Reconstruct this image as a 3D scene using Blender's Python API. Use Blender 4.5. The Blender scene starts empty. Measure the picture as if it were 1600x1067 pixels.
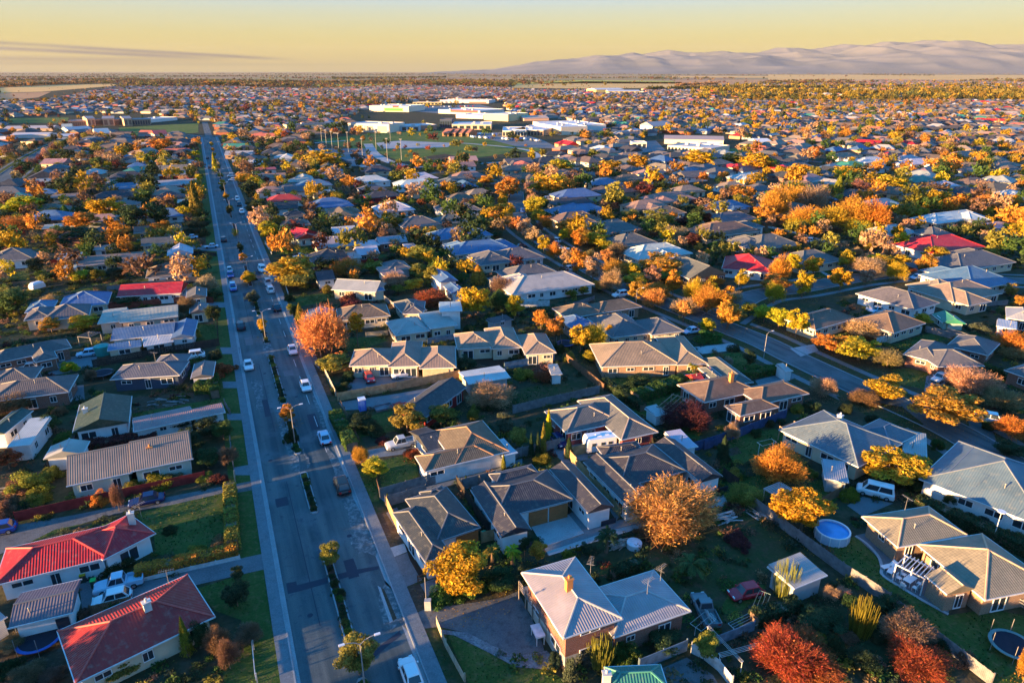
import bpy, math, random, os
import numpy as np
from mathutils import Vector, Matrix
random.seed(7); rng = np.random.default_rng(11)
SC = bpy.context.scene; COL = SC.collection
# ------------------------------------------------------------------ camera, sky, sun, exposure
FPX, TH, CH = 1067.0, math.radians(21.6), 55.0
cd = bpy.data.cameras.new('camera'); cam = bpy.data.objects.new('camera', cd); COL.objects.link(cam)
cd.sensor_width = 36; cd.lens = 36*FPX/1600; cd.clip_start = 1; cd.clip_end = 200000
cam.location = (0, 0, CH); cam.rotation_euler = (math.pi/2-TH, 0, 0); SC.camera = cam
SUN_EL, SUN_AZ = math.radians(5.3), math.radians(206.0)     # azimuth: direction TO the sun, counter-clockwise from +X
EXPO = 2.6
wd = bpy.data.worlds.new('World'); SC.world = wd; wd.use_nodes = True
nt = wd.node_tree; N = nt.nodes; L = nt.links; bg = N['Background']
tc = N.new('ShaderNodeTexCoord'); sp = N.new('ShaderNodeSeparateXYZ'); L.new(tc.outputs['Generated'], sp.inputs[0])
rp = N.new('ShaderNodeValToRGB'); L.new(sp.outputs['Z'], rp.inputs[0])
rp.color_ramp.interpolation = 'B_SPLINE'
for i, (p, c) in enumerate([(0.0, (.45, .36, .17)), (.018, (.50, .40, .08)), (.034, (.55, .46, .10)), (.055, (.53, .51, .26)), (.085, (.44, .55, .50)), (.16, (.08, .43, 1.3)), (.5, (.02, .41, 2.1)), (1.0, (.005, .32, 2.0))]):
    e = rp.color_ramp.elements[i] if i < 2 else rp.color_ramp.elements.new(p)
    e.position = p; e.color = (*c, 1)
sky = N.new('ShaderNodeTexSky'); sky.sky_type = 'NISHITA'; sky.sun_disc = False; sky.sun_elevation = SUN_EL
sky.sun_rotation = math.pi/2-SUN_AZ
# thin streaks of cloud low over the horizon
def wmath(op, a, b=None, c=None):
    n = N.new('ShaderNodeMath'); n.operation = op
    for i, v in enumerate((a, b, c)):
        if v is None: continue
        if hasattr(v, 'links'): L.new(v, n.inputs[i])
        else: n.inputs[i].default_value = v
    return n.outputs[0]
def wrange(v, a, b):
    if a > b: return wmath('SUBTRACT', 1.0, wrange(v, b, a))
    n = N.new('ShaderNodeMapRange'); n.interpolation_type = 'SMOOTHSTEP'; L.new(v, n.inputs[0]); n.inputs[1].default_value = a; n.inputs[2].default_value = b; return n.outputs[0]
mp = N.new('ShaderNodeMapping'); mp.inputs['Scale'].default_value = (7, 7, 45); L.new(tc.outputs['Generated'], mp.inputs[0])
nz = N.new('ShaderNodeTexNoise'); nz.inputs['Scale'].default_value = 1.0; nz.inputs['Detail'].default_value = 6; L.new(mp.outputs[0], nz.inputs[0])
def streak(z0, sl, wdt, xa, xb, amt):
    c = wmath('MULTIPLY_ADD', sp.outputs['X'], sl, z0+.568*sl); d = wmath('SUBTRACT', sp.outputs['Z'], c); d = wmath('ABSOLUTE', wmath('ADD', d, wmath('MULTIPLY', wmath('SUBTRACT', nz.outputs[0], .5), .0022)))
    return wmath('MULTIPLY', wmath('MULTIPLY', wrange(d, wdt, 0.0), wrange(sp.outputs['X'], xa, xb)), wmath('MULTIPLY', wrange(nz.outputs[0], .15, .5), amt))
mb = wmath('MINIMUM', wmath('ADD', wmath('ADD', streak(.0285, -.054, .0034, -.26, -.36, 1.0), streak(.0232, -.045, .0036, -.34, -.44, 1.0)), wmath('ADD', streak(.0125, -.004, .005, -.30, -.50, .55), streak(.0075, 0, .003, 0, -.4, .3))), 1.0)
class _O: outputs = [mb]
mb = _O
mc = N.new('ShaderNodeMix'); mc.data_type = 'RGBA'; L.new(mb.outputs[0], mc.inputs[0]); L.new(rp.outputs[0], mc.inputs[6]); mc.inputs[7].default_value = (.03, .05, .09, 1)
sm = N.new('ShaderNodeMix'); sm.data_type = 'RGBA'; sm.inputs[0].default_value = .04; L.new(mc.outputs[2], sm.inputs[6]); L.new(sky.outputs[0], sm.inputs[7])
L.new(sm.outputs[2], bg.inputs[0]); bg.inputs[1].default_value = .195
sd = bpy.data.lights.new('sun', 'SUN'); sd.energy = 5.0; sd.angle = math.radians(.6); sd.color = (1, .585, .245)
so = bpy.data.objects.new('sun', sd); COL.objects.link(so)
so.rotation_euler = Vector((-math.cos(SUN_AZ)*math.cos(SUN_EL), -math.sin(SUN_AZ)*math.cos(SUN_EL), -math.sin(SUN_EL))).to_track_quat('-Z', 'Y').to_euler()
SC.view_settings.view_transform = 'Standard'; SC.view_settings.look = 'None'; SC.view_settings.exposure = EXPO; SC.view_settings.gamma = 1
SC.cycles.max_bounces = 4; SC.cycles.diffuse_bounces = 2; SC.cycles.transparent_max_bounces = 4; SC.cycles.volume_bounces = 0
SC.cycles.caustics_reflective = False; SC.cycles.caustics_refractive = False
# ------------------------------------------------------------------ projection helpers
def P(x, y, z=0.0):
    u = (x-800)/FPX; v = (y-533.5)/FPX
    d = (CH-z)/(math.sin(TH)+math.cos(TH)*v)
    return (d*u, d*(math.cos(TH)-v*math.sin(TH)))
def pxm(y): return FPX*(math.sin(TH)+math.cos(TH)*(y-533.5)/FPX)/CH       # pixels per metre on the ground at row y
AV = math.atan(.438); cA, sA = math.cos(AV), math.sin(AV)
def T(w, u): return (w*cA-u*sA, w*sA+u*cA)                                  # avenue frame -> ground
def W(X, Y): return (X*cA+Y*sA, -X*sA+Y*cA)
VW = [0, 0, 1]
CROP = dict(A=(0, 700, 2.908), B=(400, 700, 2.908), C=(750, 700, 2.908), D=(1100, 700, 2.908), E=(0, 450, 2.908), F=(400, 450, 2.908), G=(750, 450, 2.908),
            H=(1100, 450, 2.908), I=(0, 230, 3.81), J=(380, 230, 3.81), K=(780, 230, 3.81), L=(1180, 230, 3.81), M=(0, 60, 4), N=(400, 60, 4), O=(800, 60, 4), Q=(1200, 60, 4))
def V(k): VW[:] = CROP[k]
def px(u, v): return (VW[0]+u/VW[2], VW[1]+v/VW[2])
def g(u, v, z=0.0): return P(*px(u, v), z)
# ------------------------------------------------------------------ materials
MATS = {}
def mat(name, rough=.8, spec=.3, metal=0.0):
    m = bpy.data.materials.new(name); m.use_nodes = True; MATS[name] = m
    b = m.node_tree.nodes['Principled BSDF']; b.inputs['Roughness'].default_value = rough; b.inputs['Specular IOR Level'].default_value = spec; b.inputs['Metallic'].default_value = metal
    return m, m.node_tree.nodes, m.node_tree.links, b
def mixc(N, L, fac, a, b, bt='MIX'):
    n = N.new('ShaderNodeMix'); n.data_type = 'RGBA'; n.blend_type = bt
    for s, v in ((0, fac), (6, a), (7, b)):
        if hasattr(v, 'links'): L.new(v, n.inputs[s])
        elif s == 0: n.inputs[0].default_value = v
        else: n.inputs[s].default_value = (*v, 1)
    return n.outputs[2]
def noise(N, L, co, scale, det=4, lo=None, hi=None, rough=.55):
    n = N.new('ShaderNodeTexNoise'); n.inputs['Scale'].default_value = scale; n.inputs['Detail'].default_value = det; n.inputs['Roughness'].default_value = rough
    if co is not None: L.new(co, n.inputs['Vector'])
    if lo is None: return n.outputs[0]
    r = N.new('ShaderNodeMapRange'); r.inputs[1].default_value = lo; r.inputs[2].default_value = hi; L.new(n.outputs[0], r.inputs[0]); return r.outputs[0]
def mathn(N, L, op, a, b=None):
    n = N.new('ShaderNodeMath'); n.operation = op
    for i, v in enumerate((a, b)):
        if v is None: continue
        if hasattr(v, 'links'): L.new(v, n.inputs[i])
        else: n.inputs[i].default_value = v
    return n.outputs[0]
def bump(N, L, b, h, s, d):
    n = N.new('ShaderNodeBump'); n.inputs['Strength'].default_value = s; n.inputs['Distance'].default_value = d; L.new(h, n.inputs['Height']); L.new(n.outputs[0], b.inputs['Normal'])
def objcol(N): return N.new('ShaderNodeObjectInfo').outputs['Color']
def geo(N): return N.new('ShaderNodeNewGeometry')
def ground_mat(name, c1, c2, c3, s=.25, rough=.95, fine=3.0, bs=.4):
    m, N, L, b = mat(name, rough, .15); p = geo(N).outputs['Position']
    c = mixc(N, L, noise(N, L, p, s, 5, .38, .62), c1, c2)
    c = mixc(N, L, noise(N, L, p, s*4.3, 5, .5, .72), c, c3)
    c = mixc(N, L, noise(N, L, p, fine, 6, .3, .8), c, mixc(N, L, 1.0, c, (.55, .55, .55), 'MULTIPLY'))
    if name == 'ground':      # open farmland starts beyond the suburb
        s_ = N.new('ShaderNodeSeparateXYZ'); L.new(p, s_.inputs[0]); f = N.new('ShaderNodeMapRange'); L.new(s_.outputs[1], f.inputs[0]); f.inputs[1].default_value = 3600; f.inputs[2].default_value = 3900
        vo = N.new('ShaderNodeTexVoronoi'); vo.inputs['Scale'].default_value = .0016; L.new(p, vo.inputs['Vector']); h_ = N.new('ShaderNodeSeparateXYZ'); L.new(vo.outputs['Color'], h_.inputs[0])
        fl = mixc(N, L, h_.outputs[0], (.42, .27, .13), (.20, .19, .07)); fl = mixc(N, L, mathn(N, L, 'GREATER_THAN', h_.outputs[1], .6), fl, (.34, .20, .12)); c = mixc(N, L, f.outputs[0], c, fl)
    L.new(c, b.inputs[0]); bump(N, L, b, noise(N, L, p, fine*1.5, 5), bs, .15); return m
ground_mat('ground', (.038, .055, .022), (.060, .052, .032), (.10, .08, .052), .12, fine=1.6, bs=.8)
ground_mat('grass', (.044, .092, .018), (.072, .112, .026), (.14, .125, .05), .35, fine=4)
ground_mat('worn_grass', (.060, .064, .028), (.040, .066, .020), (.12, .075, .048), .22, fine=3)
ground_mat('park_grass', (.09, .16, .03), (.13, .19, .04), (.17, .18, .06), .03, fine=.3)
ground_mat('dirt', (.085, .060, .042), (.06, .052, .03), (.12, .095, .075), .35, fine=3)
ground_mat('gravel', (.12, .135, .15), (.16, .17, .175), (.09, .095, .10), .3, fine=9)
ground_mat('stones', (.28, .28, .29), (.18, .18, .2), (.10, .1, .1), 1.2, fine=4)
ground_mat('bark', (.075, .038, .026), (.05, .03, .02), (.05, .03, .02), .8, fine=5)
def concrete(name, c, s=1.0):
    m, N, L, b = mat(name, .85, .2); p = geo(N).outputs['Position']
    k = mixc(N, L, noise(N, L, p, .5*s, 6, .3, .7), c, tuple(x*.72 for x in c))
    k = mixc(N, L, noise(N, L, p, 6, 4, .45, .8), k, tuple(x*1.25 for x in c)); L.new(k, b.inputs[0])
concrete('concrete', (.155, .18, .20), 2.2); concrete('pale_concrete', (.36, .37, .385)); concrete('kerb', (.26, .29, .31)); concrete('paving', (.14, .15, .165))
m, N, L, b = mat('asphalt', .8, .35); p = geo(N).outputs['Position']
mpn = N.new('ShaderNodeMapping'); L.new(p, mpn.inputs[0]); mpn.vector_type = 'TEXTURE'; mpn.inputs['Rotation'].default_value = (0, 0, AV); mpn.inputs['Scale'].default_value = (.8, 16, 1)
c = mixc(N, L, noise(N, L, mpn.outputs[0], .55, 5, .35, .65), (.036, .066, .080), (.11, .145, .150))
c = mixc(N, L, noise(N, L, p, .16, 5, .5, .72), c, (.125, .155, .175))
c = mixc(N, L, noise(N, L, p, 1.1, 6, .58, .75), c, (.040, .06, .085)); c = mixc(N, L, noise(N, L, p, 9, 3, .3, .8), c, mixc(N, L, 1.0, c, (.6, .6, .6), 'MULTIPLY'))
L.new(c, b.inputs[0]); bump(N, L, b, noise(N, L, p, 12, 3), .3, .05)
m, N, L, b = mat('fresh_asphalt', .8, .3); p = geo(N).outputs['Position']; L.new(mixc(N, L, noise(N, L, p, 3, 5), (.02, .028, .05), (.034, .042, .062)), b.inputs[0])
m, N, L, b = mat('road_dust', .95, .1); p = geo(N).outputs['Position']; L.new(mixc(N, L, noise(N, L, p, 1.4, 8, .46, .74, .7), (.075, .105, .118), (.34, .35, .35)), b.inputs[0])
m, N, L, b = mat('road_paint', .7, .3); L.new(mixc(N, L, noise(N, L, geo(N).outputs['Position'], 4, 5, .4, .7), (.62, .62, .6), (.25, .27, .29)), b.inputs[0])
def roofmat(name, tile):
    m, N, L, b = mat(name, .62 if tile else .5, .35)
    uv = N.new('ShaderNodeUVMap').outputs[0]; s = N.new('ShaderNodeSeparateXYZ'); L.new(uv, s.inputs[0]); p = geo(N).outputs['Position']
    oc = objcol(N)
    c = mixc(N, L, noise(N, L, p, .35, 5, .3, .75), oc, mixc(N, L, 1.0, oc, (.60, .63, .66), 'MULTIPLY'))
    c = mixc(N, L, noise(N, L, p, 1.7, 6, .52, .78), c, mixc(N, L, .45, oc, (.20, .19, .15)))
    if tile:
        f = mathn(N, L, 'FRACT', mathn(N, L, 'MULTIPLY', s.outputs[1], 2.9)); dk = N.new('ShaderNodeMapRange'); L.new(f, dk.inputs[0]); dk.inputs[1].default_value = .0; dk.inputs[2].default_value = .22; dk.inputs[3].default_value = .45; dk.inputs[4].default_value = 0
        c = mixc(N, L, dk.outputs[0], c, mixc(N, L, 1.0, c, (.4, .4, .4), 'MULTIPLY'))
        w = mathn(N, L, 'SINE', mathn(N, L, 'MULTIPLY', s.outputs[0], 20.9)); h = mathn(N, L, 'ADD', f, mathn(N, L, 'MULTIPLY', w, .4)); bump(N, L, b, h, .55, .06)
        wn = N.new('ShaderNodeTexWhiteNoise'); fl = N.new('ShaderNodeVectorMath'); fl.operation = 'FLOOR'; sc = N.new('ShaderNodeVectorMath'); sc.operation = 'MULTIPLY'; L.new(uv, sc.inputs[0]); sc.inputs[1].default_value = (3.3, 2.9, 1); L.new(sc.outputs[0], fl.inputs[0]); L.new(fl.outputs[0], wn.inputs[0])
        c = mixc(N, L, mathn(N, L, 'MULTIPLY', wn.outputs[0], .22), c, (.02, .02, .02))
    else:
        w = mathn(N, L, 'SINE', mathn(N, L, 'MULTIPLY', s.outputs[0], 22)); bump(N, L, b, w, .38, .05)
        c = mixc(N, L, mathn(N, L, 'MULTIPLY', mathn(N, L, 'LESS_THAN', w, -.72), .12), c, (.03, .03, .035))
    L.new(c, b.inputs[0]); return m
roofmat('tile_roof', True); roofmat('metal_roof', False)
def wallmat(name, kind):
    m, N, L, b = mat(name, .75, .25); p = geo(N).outputs['Position']; oc = objcol(N)
    c = mixc(N, L, noise(N, L, p, .7, 5, .35, .8), oc, mixc(N, L, 1.0, oc, (.75, .75, .74), 'MULTIPLY'))
    s = N.new('ShaderNodeSeparateXYZ'); L.new(p, s.inputs[0])
    if kind == 'brick':
        uv = N.new('ShaderNodeUVMap').outputs[0]; bt = N.new('ShaderNodeTexBrick'); L.new(uv, bt.inputs['Vector']); bt.inputs['Scale'].default_value = 4.3
        bt.inputs['Mortar Size'].default_value = .02
        L.new(c, bt.inputs['Color1']); L.new(mixc(N, L, 1.0, c, (.6, .55, .5), 'MULTIPLY'), bt.inputs['Color2']); bt.inputs['Mortar'].default_value = (.3, .27, .25, 1); c = bt.outputs[0]
    elif kind == 'board':
        f = mathn(N, L, 'FRACT', mathn(N, L, 'MULTIPLY', s.outputs[2], 5.0)); bump(N, L, b, f, .5, .04)
        c = mixc(N, L, mathn(N, L, 'MULTIPLY', mathn(N, L, 'LESS_THAN', f, .14), .35), c, (.04, .04, .05))
    L.new(c, b.inputs[0]); return m
wallmat('brick_wall', 'brick'); wallmat('board_wall', 'board'); wallmat('plaster_wall', 'plain')
def plain(name, rough=.6, spec=.4, metal=0.0, c=None, n=0.25, ns=2.0):
    m, N, L, b = mat(name, rough, spec, metal); oc = objcol(N) if c is None else None
    p = geo(N).outputs['Position']
    if oc is None: r = N.new('ShaderNodeRGB'); r.outputs[0].default_value = (*c, 1); oc = r.outputs[0]
    L.new(mixc(N, L, noise(N, L, p, ns, 5, .35, .75), oc, mixc(N, L, 1.0, oc, (1-n, 1-n, 1-n), 'MULTIPLY')), b.inputs[0]); return m
plain('painted'); plain('timber', .9, .1, n=.5, ns=1.3); plain('car_paint', .25, .6, n=.06); plain('glass_dark', .08, .8, c=(.03, .045, .06), n=.3, ns=.6); plain('tyre', .9, .2, c=(.02, .02, .02))
plain('rim', .3, .5, .7, c=(.5, .5, .52)); plain('trim_white', .5, .3, c=(.75, .76, .78), n=.1); plain('lamp_steel', .45, .5, .3, c=(.32, .31, .30), n=.15); plain('headlight', .15, .8, c=(.75, .78, .8), n=.05)
plain('tail_lamp', .3, .5, c=(.35, .01, .01), n=.05); plain('far_wall', .8, .2, n=.1); plain('net', .9, .1, c=(.025, .03, .045)); plain('pool_water', .1, .6, c=(.05, .33, .78), n=.2, ns=1)
def leafmat(name, attr=False):
    m, N, L, b = mat(name, .65, .15); b.inputs['Roughness'].default_value = .7
    if attr: a = N.new('ShaderNodeAttribute'); a.attribute_name = 'Col'; oc = a.outputs[0]
    else: oc = objcol(N)
    gm = geo(N); r = gm.outputs['Random Per Island']
    if attr: r = noise(N, L, gm.outputs['Position'], .45, 3)
    hs = N.new('ShaderNodeHueSaturation'); L.new(oc, hs.inputs['Color']); 
    for i, (lo, hi) in enumerate(((.478, .522), None, (.45, 1.4))) if 0 else (): pass
    mr = N.new('ShaderNodeMapRange'); L.new(r, mr.inputs[0]); mr.inputs[3].default_value = .482; mr.inputs[4].default_value = .514; L.new(mr.outputs[0], hs.inputs['Hue'])
    q = mathn(N, L, 'FRACT', mathn(N, L, 'MULTIPLY', r, 7.13)); mv = N.new('ShaderNodeMapRange'); L.new(q, mv.inputs[0]); mv.inputs[3].default_value = .5; mv.inputs[4].default_value = 1.3; L.new(mv.outputs[0], hs.inputs['Value'])
    c = mixc(N, L, noise(N, L, gm.outputs['Position'], .9, 4, .4, .62), hs.outputs[0], mixc(N, L, 1.0, hs.outputs[0], (.62, .66, .62), 'MULTIPLY'))
    L.new(c, b.inputs[0]); tr = N.new('ShaderNodeBsdfTranslucent'); L.new(c, tr.inputs[0]); ms = N.new('ShaderNodeMixShader'); ms.inputs[0].default_value = .3
    L.new(b.outputs[0], ms.inputs[1]); L.new(tr.outputs[0], ms.inputs[2]); L.new(ms.outputs[0], N['Material Output'].inputs[0]); return m
leafmat('leaf'); leafmat('far_leaf', True)
plain('wood', .9, .1, c=(.20, .14, .10), n=.4)
def attrmat(name, rough=.7):
    m, N, L, b = mat(name, rough, .3); a = N.new('ShaderNodeAttribute'); a.attribute_name = 'Col'
    L.new(mixc(N, L, noise(N, L, geo(N).outputs['Position'], .3, 4, .35, .75), a.outputs[0], mixc(N, L, 1.0, a.outputs[0], (.7, .7, .72), 'MULTIPLY')), b.inputs[0]); return m
attrmat('far_house')
# ------------------------------------------------------------------ mesh building
class MB:
    def __init__(s): s.v = []; s.f = []; s.uv = []; s.mi = []
    def face(s, pts, uv=None, mi=0):
        i = len(s.v); s.v += [tuple(p) for p in pts]; s.f.append(tuple(range(i, i+len(pts)))); s.uv.append(uv); s.mi.append(mi)
    def box(s, x0, y0, z0, x1, y1, z1, mi=0):
        a = [(x0, y0), (x1, y0), (x1, y1), (x0, y1)]
        s.prism(a, z0, z1, mi)
    def prism(s, a, z0, z1, mi=0):
        n = len(a); i = len(s.v); s.v += [(x, y, z0) for x, y in a]+[(x, y, z1) for x, y in a]
        s.f.append(tuple(i+k for k in range(n))[::-1]); s.f.append(tuple(i+n+k for k in range(n)))
        for k in range(n): s.f.append((i+k, i+(k+1) % n, i+n+(k+1) % n, i+n+k))
        s.uv += [None]*(n+2); s.mi += [mi]*(n+2)
    def obox(s, c, a, w, d, z0, z1, mi=0):
        ca, sa = math.cos(a), math.sin(a)
        s.prism([(c[0]+x*ca-y*sa, c[1]+x*sa+y*ca) for x, y in ((-w/2, -d/2), (w/2, -d/2), (w/2, d/2), (-w/2, d/2))], z0, z1, mi)
    def tube(s, p, q, r0, r1=None, n=6, mi=0):
        r1 = r0 if r1 is None else r1; p = Vector(p); q = Vector(q); d = (q-p)
        if d.length < 1e-6: return
        d.normalize(); u = d.orthogonal().normalized(); w = d.cross(u); i = len(s.v)
        for c, r in ((p, r0), (q, r1)):
            for k in range(n): t = 2*math.pi*k/n; s.v.append(tuple(c+u*(r*math.cos(t))+w*(r*math.sin(t))))
        for k in range(n): s.f.append((i+k, i+(k+1) % n, i+n+(k+1) % n, i+n+k))
        s.f.append(tuple(i+k for k in range(n))[::-1]); s.f.append(tuple(i+n+k for k in range(n))); s.uv += [None]*(n+2); s.mi += [mi]*(n+2)
    def mesh(s, name, ms, smooth=False):
        me = bpy.data.meshes.new(name); me.from_pydata(s.v, [], s.f)
        for m in (ms if isinstance(ms, (list, tuple)) else [ms]): me.materials.append(MATS[m])
        if any(s.mi): me.polygons.foreach_set('material_index', s.mi)
        if any(u is not None for u in s.uv):
            l = me.uv_layers.new(name='UVMap'); d = []
            for f, u in zip(s.f, s.uv): d += [c for p in (u or [(0, 0)]*len(f)) for c in p]
            l.data.foreach_set('uv', d)
        if smooth: me.polygons.foreach_set('use_smooth', [True]*len(s.f))
        me.update(); return me
def npmesh(name, verts, nv, matname, cols=None):
    """quads or tris packed: verts (F*nv,3)"""
    me = bpy.data.meshes.new(name); n = len(verts); F = n//nv
    me.vertices.add(n); me.vertices.foreach_set('co', np.ascontiguousarray(verts, dtype=np.float32).ravel())
    me.loops.add(n); me.loops.foreach_set('vertex_index', np.arange(n, dtype=np.int32))
    me.polygons.add(F); me.polygons.foreach_set('loop_start', np.arange(0, n, nv, dtype=np.int32)); me.polygons.foreach_set('loop_total', np.full(F, nv, dtype=np.int32))
    me.materials.append(MATS[matname])
    if cols is not None:
        a = me.color_attributes.new('Col', 'FLOAT_COLOR', 'POINT'); c = np.ones((n, 4), np.float32); c[:, :3] = cols; a.data.foreach_set('color', c.ravel())
    me.update(); me.validate(); return me
def ob(name, data, parent=None, loc=(0, 0, 0), rz=0.0, col=None, sc=None, **tags):
    o = bpy.data.objects.new(name, data); COL.objects.link(o); o.location = loc
    if rz: o.rotation_euler = (0, 0, rz)
    if sc is not None: o.scale = sc if isinstance(sc, (tuple, list)) else (sc,)*3
    if col is not None: o.color = (*col, 1)
    if parent is not None: o.parent = parent
    for k, v in tags.items(): o[k] = v
    return o
# ------------------------------------------------------------------ labels: each one made to single out its thing
THINGS = []      # (obj, base phrase, px, py, fixed label)
ANCH = []        # (short phrase, px, py)
def w2p(X, Y, z=0):
    dy = Y; dz = z-CH; d = dy*math.cos(TH)-dz*math.sin(TH); up = dy*math.sin(TH)+dz*math.cos(TH)
    if d < 1: return (-999, 3000)
    return (800+FPX*X/d, 533.5-FPX*up/d)
def reg(o, cat, phrase, X, Y, label=None, group=None, anchor=None):
    o['category'] = cat
    if group: o['group'] = group
    x, y = w2p(X, Y); THINGS.append([o, phrase, x, y, label])
    if anchor: ANCH.append((anchor, x, y))
def finish_labels():
    used = {}
    for t in THINGS:
        if t[4]: t[0]['label'] = t[4]; used[t[4]] = 1
    def rel(dx, dy, x, y):
        s = pxm(max(y, 125)); a, b = dx/s, -dy/s*2.2
        if abs(a) > abs(b): w = 'left of' if a < 0 else 'right of'
        else: w = 'behind' if b > 0 else 'in front of'
        return w
    for t in THINGS:
        if t[4]: continue
        o, ph, x, y, _ = t
        c = sorted(((((x-ax)**2+((y-ay)*2)**2), s, ax, ay) for s, ax, ay in ANCH if s not in ph and (abs(ax-x)+abs(ay-y)) > .5))[:9]
        done = None; tries = []
        for _, s, ax, ay in c[:5]: tries.append(f'{ph} {rel(x-ax, y-ay, x, y)} the {s}')
        for i in range(5):
            for j in range(i+1, min(len(c), 9)):
                tries.append(f'{ph} {rel(x-c[i][2], y-c[i][3], x, y)} {c[i][1]}, {rel(x-c[j][2], y-c[j][3], x, y)} {c[j][1]}')
        for s in tries:
            if s not in used and len(s.replace(',', '').split()) <= 16: done = s; break
        if not done:
            for s in tries:
                for n in ('second', 'third', 'fourth', 'fifth', 'sixth'):
                    k = n+' '+s
                    if k not in used and len(k.replace(',', '').split()) <= 16: done = k; break
                if done: break
        done = done or tries[0]; used[done] = 1; o['label'] = done
# ------------------------------------------------------------------ colours
RC = dict(ch=(.046, .046, .056), shade_blue=(.125, .165, .22), gr=(.125, .126, .132), g2=(.215, .205, .20), lg=(.34, .345, .35), wh=(.46, .50, .54), br=(.16, .115, .085), tn=(.27, .215, .165), rd=(.50, .018, .025), tc=(.48, .14, .09), bl=(.07, .15, .29),
          gn=(.04, .22, .17), dg=(.035, .06, .045), pk=(.34, .20, .17), rb=(.40, .03, .02))
RN = dict(shade_blue='blue grey', g2='slate grey', ch='charcoal', gr='slate grey', lg='pale grey', wh='white', br='brown', tn='tan', rd='red', tc='terracotta', bl='blue grey', gn='green', dg='dark green', pk='pinkish brown', rb='dark red')
WC = dict(w=(.76, .76, .77), c=(.62, .52, .38), b=(.30, .10, .06), y=(.42, .26, .16), g=(.36, .40, .42), d=(.055, .08, .13), n=(.45, .56, .50), r=(.42, .03, .03), p=(.6, .45, .36))
WN = dict(w='white', c='cream', b='red brick', y='tan brick', g='grey', d='dark blue', n='pale green', r='red', p='pink')
OCC = []         # occupied discs (x, y, r)
def free(x, y, r):
    for a, b, c in OCC:
        if (a-x)**2+(b-y)**2 < (c+r)**2: return False
    return True
class Grid:
    def __init__(s, cs=20): s.c = cs; s.d = {}
    def add(s, x, y, r): s.d.setdefault((int(x//s.c), int(y//s.c)), []).append((x, y, r))
    def ok(s, x, y, r):
        i, j = int(x//s.c), int(y//s.c)
        for a in (-1, 0, 1):
            for b in (-1, 0, 1):
                for (p, q, t) in s.d.get((i+a, j+b), ()):
                    if (p-x)**2+(q-y)**2 < (t+r)**2: return False
        return True
GH = Grid(24); GT = Grid(24); GR = Grid(24)     # houses, trees, roads
# ------------------------------------------------------------------ shared small meshes
def mk_window():
    f = MB(); t = .07
    for (x0, z0, x1, z1) in ((-.5, -.5, .5, -.42), (-.5, .42, .5, .5), (-.5, -.42, -.45, .42), (.45, -.42, .5, .42), (-.025, -.42, .025, .42)): f.box(x0, -.06, z0, x1, .02, z1)
    p = MB(); p.box(-.46, -.02, -.43, .46, .0, .43); return f.mesh('window_frame', 'trim_white'), p.mesh('window_pane', 'glass_dark')
WF, WP = mk_window()
def mk_garage():
    f = MB()
    for k in range(4): f.box(-.5, -.05-.0*k, -.5+.25*k, .5, .02, -.5+.25*k+.235)
    f.box(-.49, -.03, -.5, .49, .01, .5); return f.mesh('garage_door', 'painted')
GD = mk_garage()
def mk_antenna():
    m = MB(); m.tube((0, 0, 0), (0, 0, 2.2), .03, .02, 5); m.tube((-.9, 0, 2.1), (.9, 0, 2.1), .02, n=4)
    for k in range(7): x = -.8+k*.27; m.tube((x, -.45+.03*k, 2.1), (x, .45-.03*k, 2.1), .013, n=4)
    m.tube((0, -.5, 1.5), (0, .5, 1.5), .015, n=4); return m.mesh('antenna', 'lamp_steel')
AN = mk_antenna()
def mk_vent():
    m = MB(); m.tube((0, 0, -.5), (0, 0, .55), .07, n=8); m.tube((0, 0, .55), (0, 0, .68), .12, .10, 8); return m.mesh('flue_pipe', 'lamp_steel')
VN = mk_vent()
# ------------------------------------------------------------------ houses
HOUSES = []
def rect_from(pts, eh, snap=None):
    ua, va, ub, vb = pts[:4]; a = Vector(g(ua, va, eh)); b = Vector(g(ub, vb, eh)); ang = math.atan2(b.y-a.y, b.x-a.x)
    if snap is not None:
        k = round((ang-snap)/(math.pi/2)); na = snap+k*math.pi/2
        if abs(na-ang) < math.radians(32):
            m = (a+b)/2; h = (b-a).length/2; a = m-Vector((math.cos(na), math.sin(na)))*h; b = m+Vector((math.cos(na), math.sin(na)))*h; ang = na
    n = Vector((-math.sin(ang), math.cos(ang)))
    if len(pts) == 7: dep = pts[4]*1.0; kind = pts[5]; 
    if len(pts) >= 7 and not isinstance(pts[5], str): c = Vector(g(pts[4], pts[5], eh)); dep = abs((c-a).dot(n)); kind = pts[6]
    else: dep = pts[4]; kind = pts[5]
    return a, ang, (b-a).length, max(dep, 2.5), kind
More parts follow.
